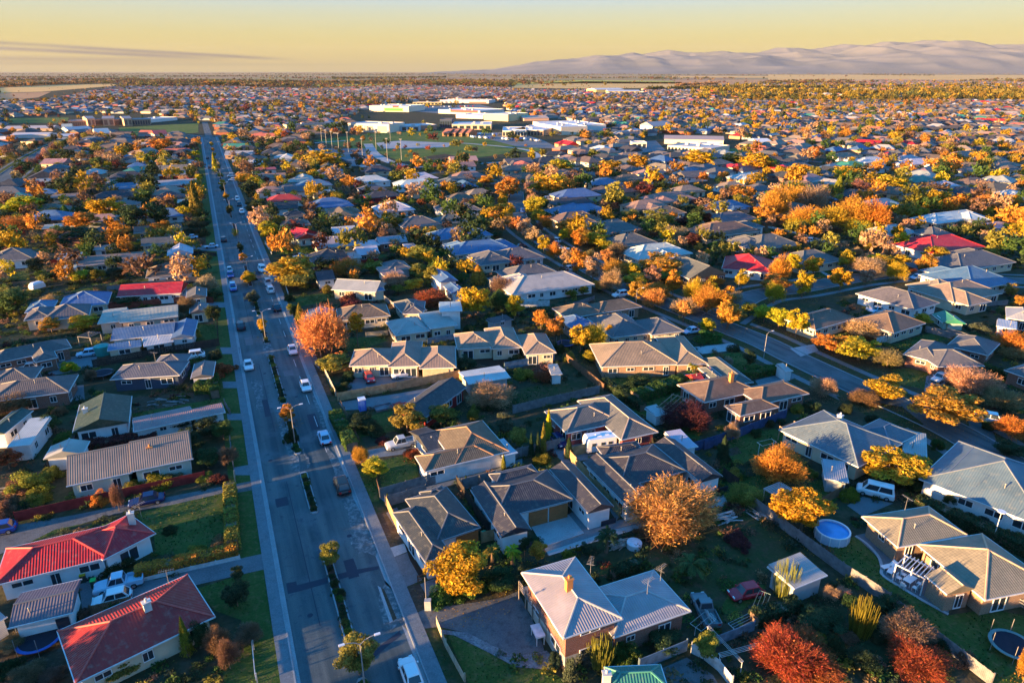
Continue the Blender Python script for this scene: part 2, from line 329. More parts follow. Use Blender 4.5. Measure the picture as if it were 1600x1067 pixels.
def roof_faces(mb, caps, a, ang, w, d, eh, kind, pitch, O, cut=True):
    ca, sa = math.cos(ang), math.sin(ang)
    def G(x, y, z): return (a.x+x*ca-y*sa-O[0], a.y+x*sa+y*ca-O[1], z)
    z0 = eh; z1 = eh+.14; tp = math.tan(pitch); cp = math.cos(pitch)
    def F(pts, ex):     # ex: eave direction axis 0 -> x, 1 -> y
        uv = []
        for (x, y, z) in pts:
            r = (z-z1)/math.sin(pitch) if pitch > .02 else (y if ex == 0 else x)
            uv.append((x if ex == 0 else y, r))
        mb.face([G(*p) for p in pts], uv)
    bot = [(0, 0), (w, 0), (w, d), (0, d)]
    mb.face([G(x, y, z0) for x, y in bot][::-1])
    for k in range(4): (x0, y0), (x1, y1) = bot[k], bot[(k+1) % 4]; mb.face([G(x0, y0, z0), G(x1, y1, z0), G(x1, y1, z1), G(x0, y0, z1)])
    if kind == 'h':
        if w >= d:
            h = d/2*tp; p, q = (d/2, d/2, z1+h), (max(w-d/2, d/2), d/2, z1+h)
            F([(0, 0, z1), (w, 0, z1), q, p], 0); F([(w, d, z1), (0, d, z1), p, q], 0); F([(0, d, z1), (0, 0, z1), p], 1); F([(w, 0, z1), (w, d, z1), q], 1)
            cs = [(p, q), ((0, 0, z1), p), ((0, d, z1), p), ((w, 0, z1), q), ((w, d, z1), q)]
        else:
            h = w/2*tp; p, q = (w/2, w/2, z1+h), (w/2, d-w/2, z1+h)
            F([(0, 0, z1), (w, 0, z1), p], 0); F([(w, d, z1), (0, d, z1), q], 0); F([(0, d, z1), (0, 0, z1), p, q], 1); F([(w, 0, z1), (w, d, z1), q, p], 1)
            cs = [(p, q), ((0, 0, z1), p), ((w, 0, z1), p), ((0, d, z1), q), ((w, d, z1), q)]
    elif kind == 'g':
        h = d/2*tp; p, q = (0, d/2, z1+h), (w, d/2, z1+h)
        F([(0, 0, z1), (w, 0, z1), q, p], 0); F([(w, d, z1), (0, d, z1), p, q], 0); mb.face([G(0, d, z1), G(0, 0, z1), G(*p)]); mb.face([G(w, 0, z1), G(w, d, z1), G(*q)]); cs = [(p, q)]
    elif kind == 'G':
        h = w/2*tp; p, q = (w/2, 0, z1+h), (w/2, d, z1+h)
        F([(0, d, z1), (0, 0, z1), p, q], 1); F([(w, 0, z1), (w, d, z1), q, p], 1); mb.face([G(0, 0, z1), G(w, 0, z1), G(*p)]); mb.face([G(w, d, z1), G(0, d, z1), G(*q)]); cs = [(p, q)]
    else:
        h = .35; mb.face([G(0, 0, z1), G(w, 0, z1), G(w, d, z1+h), G(0, d, z1+h)], [(0, 0), (w, 0), (w, d), (0, d)])
        mb.face([G(w, 0, z1), G(w, d, z1), G(w, d, z1+h)]); mb.face([G(0, d, z1), G(0, 0, z1), G(0, d, z1+h)]); mb.face([G(w, d, z1), G(0, d, z1), G(0, d, z1+h), G(w, d, z1+h)]); cs = []
    if caps is not None:
        for p, q in cs: 
            P0 = Vector(G(*p)); Q0 = Vector(G(*q))
            if (Q0-P0).length > .3: caps.tube(P0+Vector((0, 0, .01)), Q0+Vector((0, 0, .01)), .11, n=5)
    return h
def house(rects, roof='gr', wall='w', label=None, name='house', eh=2.55, pitch=24, lod=0, tile=None, chim=None, door=None, anchor=None, nosnap=False, cat='house', ant=None, vents=1, win=True, cap=None, extra='', dens=1.0, wm=None, raw=None):
    """rects: (ua,va,ub,vb, depth|uc,vc, kind[, eave height]); nearer eave from a to b, seen in the current crop"""
    R = []; snap = None
    src = raw if raw is not None else rects
    for i, r in enumerate(src):
        if raw is not None: a, ang, w, d, k, e = r
        else:
            e = eh
            if isinstance(r[-1], (int, float)): e = r[-1]; r = r[:-1]
            a, ang, w, d, k = rect_from(r, e, None if (i == 0 or nosnap) else snap)
            if i == 0: snap = ang
        R.append((a, ang, w, d, k, e+.006*i))
    cx = []
    for a, ang, w, d, k, e in R: cx.append((a.x+w/2*math.cos(ang)-d/2*math.sin(ang), a.y+w/2*math.sin(ang)+d/2*math.cos(ang)))
    O = cx[0]; root = ob(name, None, loc=(O[0], O[1], 0)); pt = math.radians(pitch)
    if tile is None: tile = roof in ('gr', 'br', 'tn', 'ch', 'tc') and cat == 'house'
    rm = MB(); cm = MB() if lod < 2 else None; wmB = MB(); gm = MB() if lod < 2 else None
    rms = 'tile_roof' if tile else 'metal_roof'
    wmat = wm or ('brick_wall' if wall in 'by' else 'board_wall' if wall in 'wdnr' and random.random() < .6 else 'plaster_wall')
    wins = []
    def inside(x, y, j0, m=.05):
        for j, (a, ang, w, d, k, e) in enumerate(R):
            if j == j0: continue
            X = (x-a.x)*math.cos(ang)+(y-a.y)*math.sin(ang); Y = -(x-a.x)*math.sin(ang)+(y-a.y)*math.cos(ang)
            if -m < X < w+m and -m < Y < d+m: return True
        return False
    topz = 0
    for i, (a, ang, w, d, k, e) in enumerate(R):
        h = roof_faces(rm, cm, a, ang, w, d, e, k, pt, O); ca, sa = math.cos(ang), math.sin(ang); topz = max(topz, e+.14+h)
        oh = min(.5, w*.09, d*.09)
        def G(x, y): return (a.x+x*ca-y*sa, a.y+x*sa+y*ca)
        q = [(oh, oh), (w-oh, oh), (w-oh, d-oh), (oh, d-oh)]
        for s in range(4):
            (x0, y0), (x1, y1) = q[s], q[(s+1) % 4]; p0, p1 = G(x0, y0), G(x1, y1); ln = math.hypot(x1-x0, y1-y0)
            wmB.face([(p0[0]-O[0], p0[1]-O[1], 0), (p1[0]-O[0], p1[1]-O[1], 0), (p1[0]-O[0], p1[1]-O[1], e+.05), (p0[0]-O[0], p0[1]-O[1], e+.05)], [(0, 0), (ln, 0), (ln, e), (0, e)])
            if not win: continue
            nx, ny = (p1[1]-p0[1])/ln, -(p1[0]-p0[0])/ln; mx_, my_ = (p0[0]+p1[0])/2, (p0[1]+p1[1])/2
            if nx*(0-mx_)+ny*(0-my_) < 0 and lod > 0: continue
            if nx*(0-mx_)+ny*(0-my_) < -20 and lod == 0 and random.random() < .5: continue
            n = max(0, int(ln/(2.9 if lod < 2 else 4.5)*dens)); st = ln/max(n, 1)
            for t in range(n):
                ct = st*(t+.5)+random.uniform(-.3, .3); x = p0[0]+(p1[0]-p0[0])*ct/ln; y = p0[1]+(p1[1]-p0[1])*ct/ln
                if inside(x, y, i, .4) or inside(x+nx*.5, y+ny*.5, i, .1): continue
                ww = random.choice((1.0, 1.5, 1.8, 2.2)) if st > 2.3 else .9; big = random.random() < .22
                hh = 1.95 if big else random.choice((1.0, 1.2, .7)); zc = .15+hh/2 if big else 2.05-hh/2
                lv = [zc] if e < 4 else [zc, zc+2.5]
                for z in lv: wins.append((x-O[0]+nx*.04, y-O[1]+ny*.04, z, math.atan2(ny, nx)+math.pi/2, ww, hh, False))
        if gm is not None:
            t = .1
            for (x0, y0, x1, y1) in ((-t, -t, w+t, 0), (-t, d, w+t, d+t), (-t, 0, 0, d), (w, 0, w+t, d)):
                if k == 'g' and (x1-x0) < .2: continue
                if k == 'G' and (y1-y0) < .2: continue
                gm.prism([(G(x, y)[0]-O[0], G(x, y)[1]-O[1]) for x, y in ((x0, y0), (x1, y0), (x1, y1), (x0, y1))], e-.02, e+.13)
    ob('wall', wmB.mesh('wall', wmat), root, col=WC[wall])
    ro = ob('roof', rm.mesh('roof', rms), root, col=tuple(c*random.uniform(.9, 1.1) for c in RC[roof]))
    if cm is not None and cm.f:
        cc = cap or tuple(min(1, c*1.12+.015) for c in RC[roof]); ob('ridge_cap', cm.mesh('ridge_cap', 'painted'), ro, col=cc)
    if gm is not None and gm.f: ob('gutter', gm.mesh('gutter', 'painted'), root, col=(.6, .6, .6) if roof not in ('ch',) else (.3, .3, .32))
    if door:
        for (u, v, ww, hh, cc) in door:       # a door or garage door on the wall nearest to the pixel
            z = hh/2; best = None; X, Y = g(u, v, z)
            for (a, ang, w, d, k, e) in R:
                ca, sa = math.cos(ang), math.sin(ang); oh = min(.5, w*.09, d*.09)
                lx = (X-a.x)*ca+(Y-a.y)*sa; ly = -(X-a.x)*sa+(Y-a.y)*ca
                for (qx, qy, dd, an) in ((lx, oh, abs(ly-oh), ang), (oh, ly, abs(lx-oh), ang-math.pi/2)):
                    if -0.5 < qx < w+.5 and -.5 < qy < d+.5 and (best is None or dd < best[0]): best = (dd, a.x+qx*ca-qy*sa, a.y+qx*sa+qy*ca, an)
            if best:
                _, x, y, an = best; x += math.sin(an)*.07; y -= math.cos(an)*.07
                wins = [q for q in wins if math.hypot(q[0]+O[0]-x, q[1]+O[1]-y) > ww/2+q[4]/2+.1]
                ob('garage_door' if ww > 1.5 else 'door', GD, root, (x-O[0], y-O[1], z), an, cc, (ww, 1, hh))
    for (x, y, z, rz, ww, hh, _) in wins[:26 if lod == 0 else 10]:
        if lod < 2: f = ob('window', WF, root, (x, y, z), rz, None, (ww, 1, hh)); ob('pane', WP, f)
        else: ob('window', WP, root, (x, y, z), rz, None, (ww, 2, hh))
    if chim:
        for (u, v, z, cc) in chim:
            X, Y = g(u, v, z); c = MB(); c.obox((X-O[0], Y-O[1]), R[0][1], .7, .55, z-1.2, z+.45); c.obox((X-O[0], Y-O[1]), R[0][1], .85, .7, z+.45, z+.56); c.tube((X-O[0], Y-O[1], z+.5), (X-O[0], Y-O[1], z+.95), .12, n=8)
            ob('chimney', c.mesh('chimney', 'brick_wall' if cc == 'b' else 'plaster_wall'), ro, col={'b': (.4, .15, .08), 'w': (.6, .6, .58), 'o': (.6, .25, .08)}[cc])
    elif lod < 2 and vents:
        a, ang, w, d, k, e = R[0]
        for t in range(vents):
            fx, fy = random.uniform(.3, .7), random.uniform(.2, .45); x = a.x+fx*w*math.cos(ang)-fy*d*math.sin(ang)-O[0]; y = a.y+fx*w*math.sin(ang)+fy*d*math.cos(ang)-O[1]
            ob('flue_pipe', VN, ro, (x, y, e+.14+min(fy*d, w*.3)*math.tan(pt)))
    if ant:
        for (u, v) in ant: X, Y = g(u, v, topz); ob('antenna', AN, ro, (X-O[0], Y-O[1], topz-.35), random.uniform(0, 3), sc=.85)
    for (a, ang, w, d, k, e), c in zip(R, cx):
        n = max(1, int(max(w, d)/6)); 
        for t in range(n):
            f = (t+.5)/n; fx, fy = (f, .5) if w > d else (.5, f)
            GH.add(a.x+fx*w*math.cos(ang)-fy*d*math.sin(ang), a.y+fx*w*math.sin(ang)+fy*d*math.cos(ang), min(w, d)*.5)
    kd = {'h': 'hipped', 'g': 'gabled', 'G': 'gable fronted', 'f': 'flat roofed'}[R[0][4]]
    ph = (f'{WN[wall]} {cat} with {kd} {RN[roof]} roof' if kd != 'flat roofed' else f'{WN[wall]} {cat} with flat {RN[roof]} roof')+extra
    reg(root, cat, ph, O[0], O[1], label, {'house': 'suburban houses', 'shed': 'garden sheds and garages', 'garage': 'garden sheds and garages'}.get(cat), anchor); HOUSES.append(root)
    return root
# ------------------------------------------------------------------ ground and roads
LAY = {}; CS = 1.5
def layer(quads_):
    """height for a flush sheet: one 4.5 mm step above whatever sheets it overlaps"""
    cells = set()
    for q in quads_:
        q = np.array(q); lo = np.floor(q.min(0)/CS)-1; hi = np.ceil(q.max(0)/CS)+1
        if (hi-lo).prod() > 400000: return .03+.004*(len(LAY) % 7)
        gx, gy = np.meshgrid(np.arange(lo[0], hi[0]+1), np.arange(lo[1], hi[1]+1)); X = gx*CS; Y = gy*CS; ins = np.zeros(X.shape, bool); near = np.zeros(X.shape, bool); n = len(q)
        for i in range(n):
            x0, y0 = q[i]; x1, y1 = q[(i+1) % n]
            with np.errstate(divide='ignore', invalid='ignore'): ins ^= ((y0 > Y) != (y1 > Y)) & (X < (x1-x0)*(Y-y0)/(y1-y0+1e-12)+x0)
            L2 = (x1-x0)**2+(y1-y0)**2+1e-9; t = np.clip(((X-x0)*(x1-x0)+(Y-y0)*(y1-y0))/L2, 0, 1); near |= (X-x0-t*(x1-x0))**2+(Y-y0-t*(y1-y0))**2 < (CS*.75)**2
        m = ins | near; cells.update(zip(gx[m].astype(int).tolist(), gy[m].astype(int).tolist()))
    l = 1+max((LAY.get(c, 0) for c in cells), default=0)
    for c in cells: LAY[c] = l
    return l*.0045
LZ = [0]
CLEAR = ('lawn', 'driveway', 'patio', 'courtyard', 'gravel_drive', 'side_path', 'verge', 'footpath', 'dirt_verge', 'side_road', 'low_path', 'street_end', 'worn_patch', 'park_lawn'); NOG = []; LAWNS = []
def sheet(name, pts, m, z=None, kind='structure', skirt=0.0, **kw):
    z = layer([pts]) if z is None else z; LZ[0] = z; b = MB()
    cx = sum(p[0] for p in pts)/len(pts); cy = sum(p[1] for p in pts)/len(pts)
    A = sum(pts[i][0]*pts[(i+1) % len(pts)][1]-pts[(i+1) % len(pts)][0]*pts[i][1] for i in range(len(pts)))
    if A < 0: pts = pts[::-1]
    if name in ('lawn', 'verge', 'worn_grass'): LAWNS.append(pts)
    if name in CLEAR: NOG.append((min(p[0] for p in pts), max(p[0] for p in pts), min(p[1] for p in pts), max(p[1] for p in pts), pts))
    q = [(x-cx, y-cy) for x, y in pts]
    if skirt: b.prism(q, -.02-z, skirt)
    else: b.face([(x, y, 0) for x, y in q])
    return ob(name, b.mesh(name, m), loc=(cx, cy, z), kind=kind, **kw)
def poly(name, m, *pts, **kw): return sheet(name, [g(pts[i], pts[i+1]) for i in range(0, len(pts), 2)], m, **kw)
def jag(pts, amp=.25, n=3):
    out = []
    for i in range(len(pts)):
        a = pts[i]; c = pts[(i+1) % len(pts)]
        for k in range(n): t = k/n; out.append((a[0]+(c[0]-a[0])*t+random.uniform(-amp, amp)*(k > 0), a[1]+(c[1]-a[1])*t+random.uniform(-amp, amp)*(k > 0)))
    return out
b = MB(); b.face([(-30000, -3000, 0), (30000, -3000, 0), (30000, 30000, 0), (-30000, 30000, 0)])
ob('ground', b.mesh('ground', 'ground'), kind='structure')
def blk(w0, w1, u0, u1): return [T(w0, u0), T(w1, u0), T(w1, u1), T(w0, u1)]
def curve_pts(pts, n=6):
    out = []
    for i in range(len(pts)-1):
        p0 = pts[max(i-1, 0)]; p1 = pts[i]; p2 = pts[i+1]; p3 = pts[min(i+2, len(pts)-1)]
        for k in range(n):
            t = k/n; out.append(tuple(.5*((2*p1[j])+(-p0[j]+p2[j])*t+(2*p0[j]-5*p1[j]+4*p2[j]-p3[j])*t*t+(-p0[j]+3*p1[j]-3*p2[j]+p3[j])*t**3) for j in (0, 1)))
    out.append(pts[-1]); return out
def ribbon(name, pts, w, m, z=None, off=0.0, skirt=0, avoid=True, h=0.0):
    pts = curve_pts(pts); L_ = []; R_ = []
    for i, p in enumerate(pts):
        a = pts[max(i-1, 0)]; c = pts[min(i+1, len(pts)-1)]; dx, dy = c[0]-a[0], c[1]-a[1]; l = math.hypot(dx, dy) or 1; nx, ny = -dy/l, dx/l
        L_.append((p[0]+nx*(off+w/2), p[1]+ny*(off+w/2))); R_.append((p[0]+nx*(off-w/2), p[1]+ny*(off-w/2)))
        if avoid: GR.add(p[0], p[1], w/2+1.5)
    z = layer([(R_[i], R_[i+1], L_[i+1], L_[i]) for i in range(len(pts)-1)]) if z is None else z
    b = MB(); ox, oy = pts[0]
    for i in range(len(pts)-1):
        q = [(x-ox, y-oy) for x, y in (R_[i], R_[i+1], L_[i+1], L_[i])]
        if h: b.prism(q, 0, h)
        else: b.face([(x, y, 0) for x, y in q])
    return ob(name, b.mesh(name, m), loc=(ox, oy, z), kind='structure')
# the avenue: carriageway, channels, kerbs, footpaths, verges
U0, U1 = 28, 690
sheet('verge', blk(-3.7, -.75, U0, U1), 'grass'); sheet('verge', blk(14.0, 16.6, U0, U1), 'worn_grass')
sheet('avenue_road', blk(1.0, 12.0, U0, U1), 'asphalt')
for w0, w1 in ((.65, 1.05), (11.95, 12.35)): sheet('channel', blk(w0, w1, U0, U1), 'kerb')
sheet('footpath', blk(-.75, .5, U0, U1), 'concrete', skirt=.10); sheet('kerb', blk(.5, .66, U0, U1), 'kerb', skirt=.12)
sheet('footpath', blk(12.5, 14.0, U0, U1), 'concrete', skirt=.10); sheet('kerb', blk(12.34, 12.5, U0, U1), 'kerb', skirt=.12)
for k in range(0, 930, 6): GR.add(*T(6.5, k), 8.5 if k < 700 else 5)
sheet('avenue_road', blk(3.5, 9.5, U1, 900), 'asphalt')
V('A'); # resurfaced trench across the carriageway
sheet('trench_patch', [P(447, 911), P(463, 908), P(464, 914), P(511, 902), P(512, 911), P(470, 923), P(450, 928)], 'fresh_asphalt')
sheet('trench_patch', [P(526, 897), P(560, 889), P(592, 884), P(592, 889), P(561, 896), P(528, 906)], 'fresh_asphalt')
sheet('trench_patch', jag([T(7.2, 53), T(11.6, 55.4), T(11.6, 56), T(7.2, 53.8)], .08), 'fresh_asphalt')
for q in ([(558, 800), (575, 815), (592, 850), (588, 868), (563, 862), (545, 842)], [(548, 835), (572, 842), (580, 862), (556, 866)], [(600, 905), (618, 925), (634, 968), (610, 985), (592, 940)], [(470, 520), (486, 524), (500, 580), (490, 590)], [(392, 590), (404, 596), (415, 640), (400, 640)], [(430, 640), (446, 642), (470, 745), (455, 730)]):
    sheet('road_dust', jag([P(*p) for p in q], .35, 4), 'road_dust')
sheet('trench_cut', [P(595, 918), P(600, 920), P(620, 966), P(614, 970)], 'dirt'); sheet('pale_kerb', [P(590, 915), P(595, 918), P(614, 970), P(609, 973)], 'pale_concrete')
for u in range(60, 640, 46):
    for w in (3.9,): sheet('seam', blk(w, w+.10, u, u+30), 'fresh_asphalt')
for w_, u_, s_ in ((3.2, 62, 'a'), (9.8, 74, 'a'), (2.4, 97, 'a'), (8.9, 118, 'a'), (4.6, 131, 'a'), (10.4, 142, 'a'), (2.9, 160, 'a'), (9.4, 175, 'a')):
    sheet('manhole_cover', [T(w_+.33*math.cos(k*.785), u_+.33*math.sin(k*.785)) for k in range(8)], 'fresh_asphalt')
for w_, u_, dw, du in ((8.2, 66, 1.2, 3.5), (2.0, 84, 1.6, 2.2), (9.6, 104, 1.4, 6), (3.0, 112, 1.0, 7), (8.0, 128, 1.7, 2.6), (2.2, 148, 1.5, 5), (9.9, 166, 1.2, 4), (4.0, 180, 1.1, 8), (8.6, 200, 1.3, 9), (2.6, 225, 1.4, 6)):
    sheet('road_repair', jag(blk(w_, w_+dw, u_, u_+du), .06, 2), random.choice(('fresh_asphalt', 'paving', 'fresh_asphalt')))
for k in range(26): sheet('road_marking', blk(10.62, 10.72, 96+k*9, 100+k*9), 'road_paint')
for q in ([T(10.3, 76), T(11.9, 74), T(11.9, 92), T(11.2, 99), T(10.6, 88)], [T(11.3, 100), T(11.9, 99), T(11.9, 118), T(11.5, 112)], [T(5.2, 93), T(5.9, 92), T(5.8, 110), T(5.4, 106)], [T(7.1, 92), T(7.7, 94), T(7.5, 99)], [T(5.3, 140), T(6.4, 139.6), T(7.6, 141), T(7.2, 147), T(5.6, 146)]): sheet('road_dust', jag(q, .3, 4), 'road_dust')
# median islands
def island(u0, u1, w=6.5, hw=.55):
    pts = [T(w-hw, u0+.5), T(w-hw*.5, u0), T(w+hw*.5, u0), T(w+hw, u0+.5), T(w+hw, u1-.5), T(w+hw*.5, u1), T(w-hw*.5, u1), T(w-hw, u1-.5)]
    sheet('median_kerb', pts, 'kerb', skirt=.14); z = LZ[0]+.145
    sheet('median_bed', blk(w-hw+.15, w+hw-.15, u0+.4, u1-.4), 'bark', z=z)
ISL = [(46, 51.5), (53.2, 73), (80.5, 91.5), (97, 109), (115.5, 139.5), (147, 160), (167, 185)]
for u0, u1 in ISL: island(u0, u1)
for k in range(14): island(193+k*34, 193+k*34+24)
# side roads
RD2 = [P(806, 300), P(812, 345), P(850, 378), P(905, 410), P(950, 436), P(1010, 462), P(1075, 488), P(1130, 510), P(1190, 534), P(1243, 560), P(1342, 606), P(1480, 668), P(1600, 740), P(1700, 800)]
CR = [P(1118, 497), P(1180, 462), P(1250, 451), P(1330, 436), P(1405, 425), P(1440, 402), P(1420, 376), P(1330, 362)]
CR2 = [P(1405, 425), P(1500, 435), P(1620, 440)]
WST = [P(-10, 292), P(30, 262), P(60, 243), P(92, 226), P(130, 214)]
for r, w in ((RD2, 7.5), (CR, 7.0), (CR2, 6.5), (WST, 11)):
    ribbon('berm', r, w+9, 'worn_grass' if r is not WST else 'grass'); 
    for s in (-1, 1): ribbon('footpath', r, 1.5, 'concrete', off=s*(w/2+3.1))
for r, w in ((RD2, 6.8), (CR, 6.4), (CR2, 6.0), (WST, 10)):
    ribbon('side_road', r, w, 'asphalt')
    for s in (-1, 1): ribbon('kerb', r, .22, 'kerb', off=s*(w/2+.1), h=.1, avoid=False)
    GRw = w
# other small streets further back, and the crossing road at the end of the avenue
ribbon('cross_road', [P(190, 208), P(240, 205), P(310, 213), P(345, 213), P(400, 222), P(450, 232)], 8, 'asphalt')
ribbon('cross_road', [P(900, 262), P(960, 280), P(1040, 285), P(1130, 300), P(1215, 318)], 6.5, 'asphalt')
ribbon('cross_road', [P(560, 283), P(640, 274), P(730, 270), P(806, 300)], 6.5, 'asphalt')
ribbon('cross_road', [P(1240, 250), P(1400, 262), P(1500, 262), P(1640, 275)], 7, 'asphalt')
# driveways, lawns, yards (left of the avenue)
V('A')
poly('gravel_drive', 'gravel', 1150, 148, 1150, 190, 760, 262, 520, 300, 300, 365, 60, 455, -80, 520, -80, 380, 100, 345, 330, 305, 540, 262, 620, 250, 900, 195)
poly('lawn', 'grass', 640, 290, 1035, 200, 1062, 470, 860, 510, 705, 480, 700, 390, 620, 310)
poly('driveway', 'paving', 1215, 475, 1225, 545, 900, 620, 660, 690, 380, 790, 360, 620, 500, 560, 700, 600, 1100, 500)
poly('low_path', 'pale_concrete', 655, 592, 1090, 493, 1095, 505, 660, 605)
poly('lawn', 'grass', 890, 640, 1100, 575, 1150, 800, 980, 740); poly('yard', 'dirt', -60, 900, 300, 830, 400, 1067, -60, 1067); poly('lawn', 'grass', 250, 370, 440, 330, 380, 345, 130, 430)
poly('lawn', 'grass', 1000, 960, 1140, 920, 1150, 1067, 1020, 1067)
V('E')
poly('lawn', 'grass', 600, 545, 880, 505, 1010, 500, 1015, 540, 600, 590); poly('yard', 'dirt', 595, 500, 890, 470, 1000, 500, 600, 570); poly('driveway', 'concrete', 1000, 270, 1090, 270, 1090, 300, 1010, 300); poly('driveway', 'concrete', 1010, 425, 1100, 425, 1105, 455, 1015, 455)
poly('driveway', 'paving', 0, 480, 380, 440, 385, 505, 0, 560); poly('driveway', 'concrete', 210, 330, 440, 295, 440, 360, 220, 400); poly('driveway', 'concrete', 1030, 570, 1110, 570, 1115, 600, 1035, 600); poly('driveway', 'concrete', 1060, 815, 1150, 800, 1150, 850, 1065, 850)
poly('lawn', 'grass', 880, 165, 975, 165, 980, 235, 885, 240); poly('driveway', 'concrete', 820, 60, 1030, 66, 1030, 88, 900, 95)
V('I')
poly('lawn', 'grass', 430, 850, 880, 790, 1110, 780, 1110, 800, 420, 862); poly('lawn', 'grass', 0, 760, 170, 730, 180, 790, 0, 800); poly('lawn', 'grass', 1140, 730, 1290, 730, 1300, 770, 1140, 780)
poly('driveway', 'concrete', 1110, 575, 1290, 590, 1290, 620, 1110, 610); poly('driveway', 'concrete', 80, 215, 950, 195, 950, 215, 90, 235)
# right of the avenue
V('B')
poly('gravel_drive', 'gravel', 770, 730, 1000, 700, 1120, 680, 1190, 650, 1240, 750, 1290, 850, 1310, 920, 1190, 945, 1080, 900, 960, 840, 830, 812, 690, 830, 645, 785)
poly('stone_bed', 'stones', 840, 825, 960, 838, 1080, 900, 1190, 945, 1320, 920, 1380, 980, 1330, 1005, 1180, 995, 1060, 930, 900, 850, 850, 845)
poly('lawn', 'grass', 850, 848, 900, 852, 1060, 932, 1180, 997, 1330, 1008, 1420, 1067, 1380, 1100, 980, 1100, 870, 850)
poly('verge', 'worn_grass', 740, 845, 815, 825, 900, 1067, 825, 1067)
poly('dirt_verge', 'dirt', 525, 305, 590, 292, 680, 430, 580, 465, 545, 380); poly('driveway', 'pale_concrete', 580, 462, 678, 432, 690, 470, 605, 505); poly('dirt_verge', 'paving', 600, 507, 690, 474, 755, 600, 650, 645)
poly('dirt_verge', 'bark', 672, 430, 720, 418, 775, 560, 745, 590, 700, 510); poly('dirt_verge', 'dirt', 630, 655, 745, 615, 785, 725, 670, 765); poly('driveway', 'concrete', 745, 620, 815, 590, 830, 640, 780, 680)
poly('verge', 'grass', 435, 90, 540, 80, 560, 240, 500, 250); poly('lawn', 'grass', 560, 60, 720, 20, 740, 130, 570, 185); poly('driveway', 'concrete', 590, 250, 1210, 80, 1210, 45, 1080, 100, 560, 225)
poly('side_path', 'paving', 590, 295, 640, 270, 700, 380, 655, 395)
V('C')
poly('courtyard', 'pale_concrete', 228, 350, 402, 300, 475, 386, 290, 448); poly('driveway', 'concrete', 402, 300, 420, 290, 560, 345, 740, 300, 760, 345, 310, 488, 290, 450, 476, 388)
poly('driveway', 'pale_concrete', 600, 372, 760, 335, 770, 350, 315, 488, 305, 470); poly('courtyard', 'pale_concrete', 790, 180, 930, 150, 1010, 230, 1110, 210, 1130, 260, 860, 290)
poly('side_path', 'concrete', 640, 300, 500, 90, 470, 100, 620, 330)
poly('back_lawn', 'worn_grass', 520, 560, 700, 480, 1080, 400, 1120, 260, 1210, 260, 1454, 480, 1310, 560, 1300, 640, 1130, 800, 950, 720, 800, 580, 600, 600)
poly('lawn', 'grass', 1080, 760, 1150, 620, 1300, 620, 1280, 720); poly('vegetable_beds', 'dirt', 1100, 810, 1240, 700, 1454, 700, 1454, 760, 1250, 850, 1080, 880); poly('yard', 'gravel', 800, 1010, 940, 950, 1060, 1030, 1080, 1067, 830, 1067)
V('D')
poly('lawn', 'grass', 560, 440, 690, 400, 790, 500, 810, 585, 1100, 760, 1300, 730, 1454, 760, 1454, 1067, 1290, 1067, 830, 710, 600, 530)
poly('patio', 'paving', 690, 395, 740, 385, 890, 470, 1130, 670, 1110, 752, 812, 580, 795, 500, 700, 410); poly('yard', 'paving', 650, 260, 720, 220, 860, 250, 720, 310)
poly('lawn', 'grass', 60, 160, 250, 120, 420, 180, 530, 140, 600, 200, 480, 250, 200, 200); poly('lawn', 'grass', 540, 210, 620, 180, 650, 210, 560, 260)
# pale edging round the patio
V('D'); ribbon('patio_edge', [g(688, 400), g(740, 435), g(790, 490), g(808, 540), g(812, 578), g(900, 635), g(1000, 695), g(1110, 755)], .35, 'pale_concrete', avoid=False, h=.06)
V('F')
poly('verge', 'dirt', 215, 300, 300, 380, 350, 490, 310, 490, 250, 360); poly('verge', 'grass', 345, 585, 400, 570, 460, 740, 420, 750); poly('driveway', 'paving', 455, 400, 740, 370, 760, 415, 540, 470, 380, 480)
poly('driveway', 'concrete', 375, 520, 640, 480, 870, 440, 880, 455, 660, 545, 400, 555); poly('driveway', 'concrete', 460, 745, 720, 700, 780, 740, 560, 770, 430, 800); poly('lawn', 'grass', 340, 270, 410, 230, 560, 215, 600, 240, 430, 290)
poly('lawn', 'worn_grass', 1130, 470, 1400, 420, 1454, 470, 1170, 560, 1100, 540); poly('patio', 'bark', 985, 330, 1080, 290, 1200, 310, 1180, 350, 1000, 370); poly('lawn', 'grass', 160, 40, 330, 25, 340, 60, 200, 80)
poly('lawn', 'grass', 420, 600, 620, 560, 640, 650, 470, 680)
V('G')
poly('driveway', 'concrete', 340, 690, 640, 700, 660, 740, 390, 800, 320, 740); poly('lawn', 'grass', 1080, 720, 1180, 660, 1340, 640, 1454, 690, 1300, 800, 1110, 790); poly('worn_patch', 'dirt', 1085, 740, 1170, 720, 1190, 750, 1110, 770)
poly('driveway', 'pale_concrete', 960, 270, 1150, 250, 1180, 280, 1010, 300); poly('lawn', 'grass', 1020, 310, 1180, 290, 1290, 370, 1200, 400, 1060, 350); poly('driveway', 'concrete', 1250, 420, 1390, 385, 1454, 400, 1350, 440, 1270, 450)
poly('lawn', 'grass', 560, 400, 900, 410, 1000, 640, 1000, 700, 700, 560)
V('H')
poly('driveway', 'pale_concrete', 390, 275, 500, 255, 520, 285, 440, 312); poly('lawn', 'grass', 850, 370, 1010, 360, 1040, 410, 1000, 460, 900, 440); poly('driveway', 'concrete', 1010, 400, 1110, 380, 1090, 450, 1000, 470); poly('lawn', 'grass', 850, 260, 1000, 210, 1130, 195, 1150, 225, 900, 280)
poly('lawn', 'worn_grass', 600, 490, 900, 540, 1000, 620, 900, 640, 640, 540); poly('street_end', 'asphalt', 1200, 600, 1290, 590, 1330, 700, 1300, 790, 1220, 720)
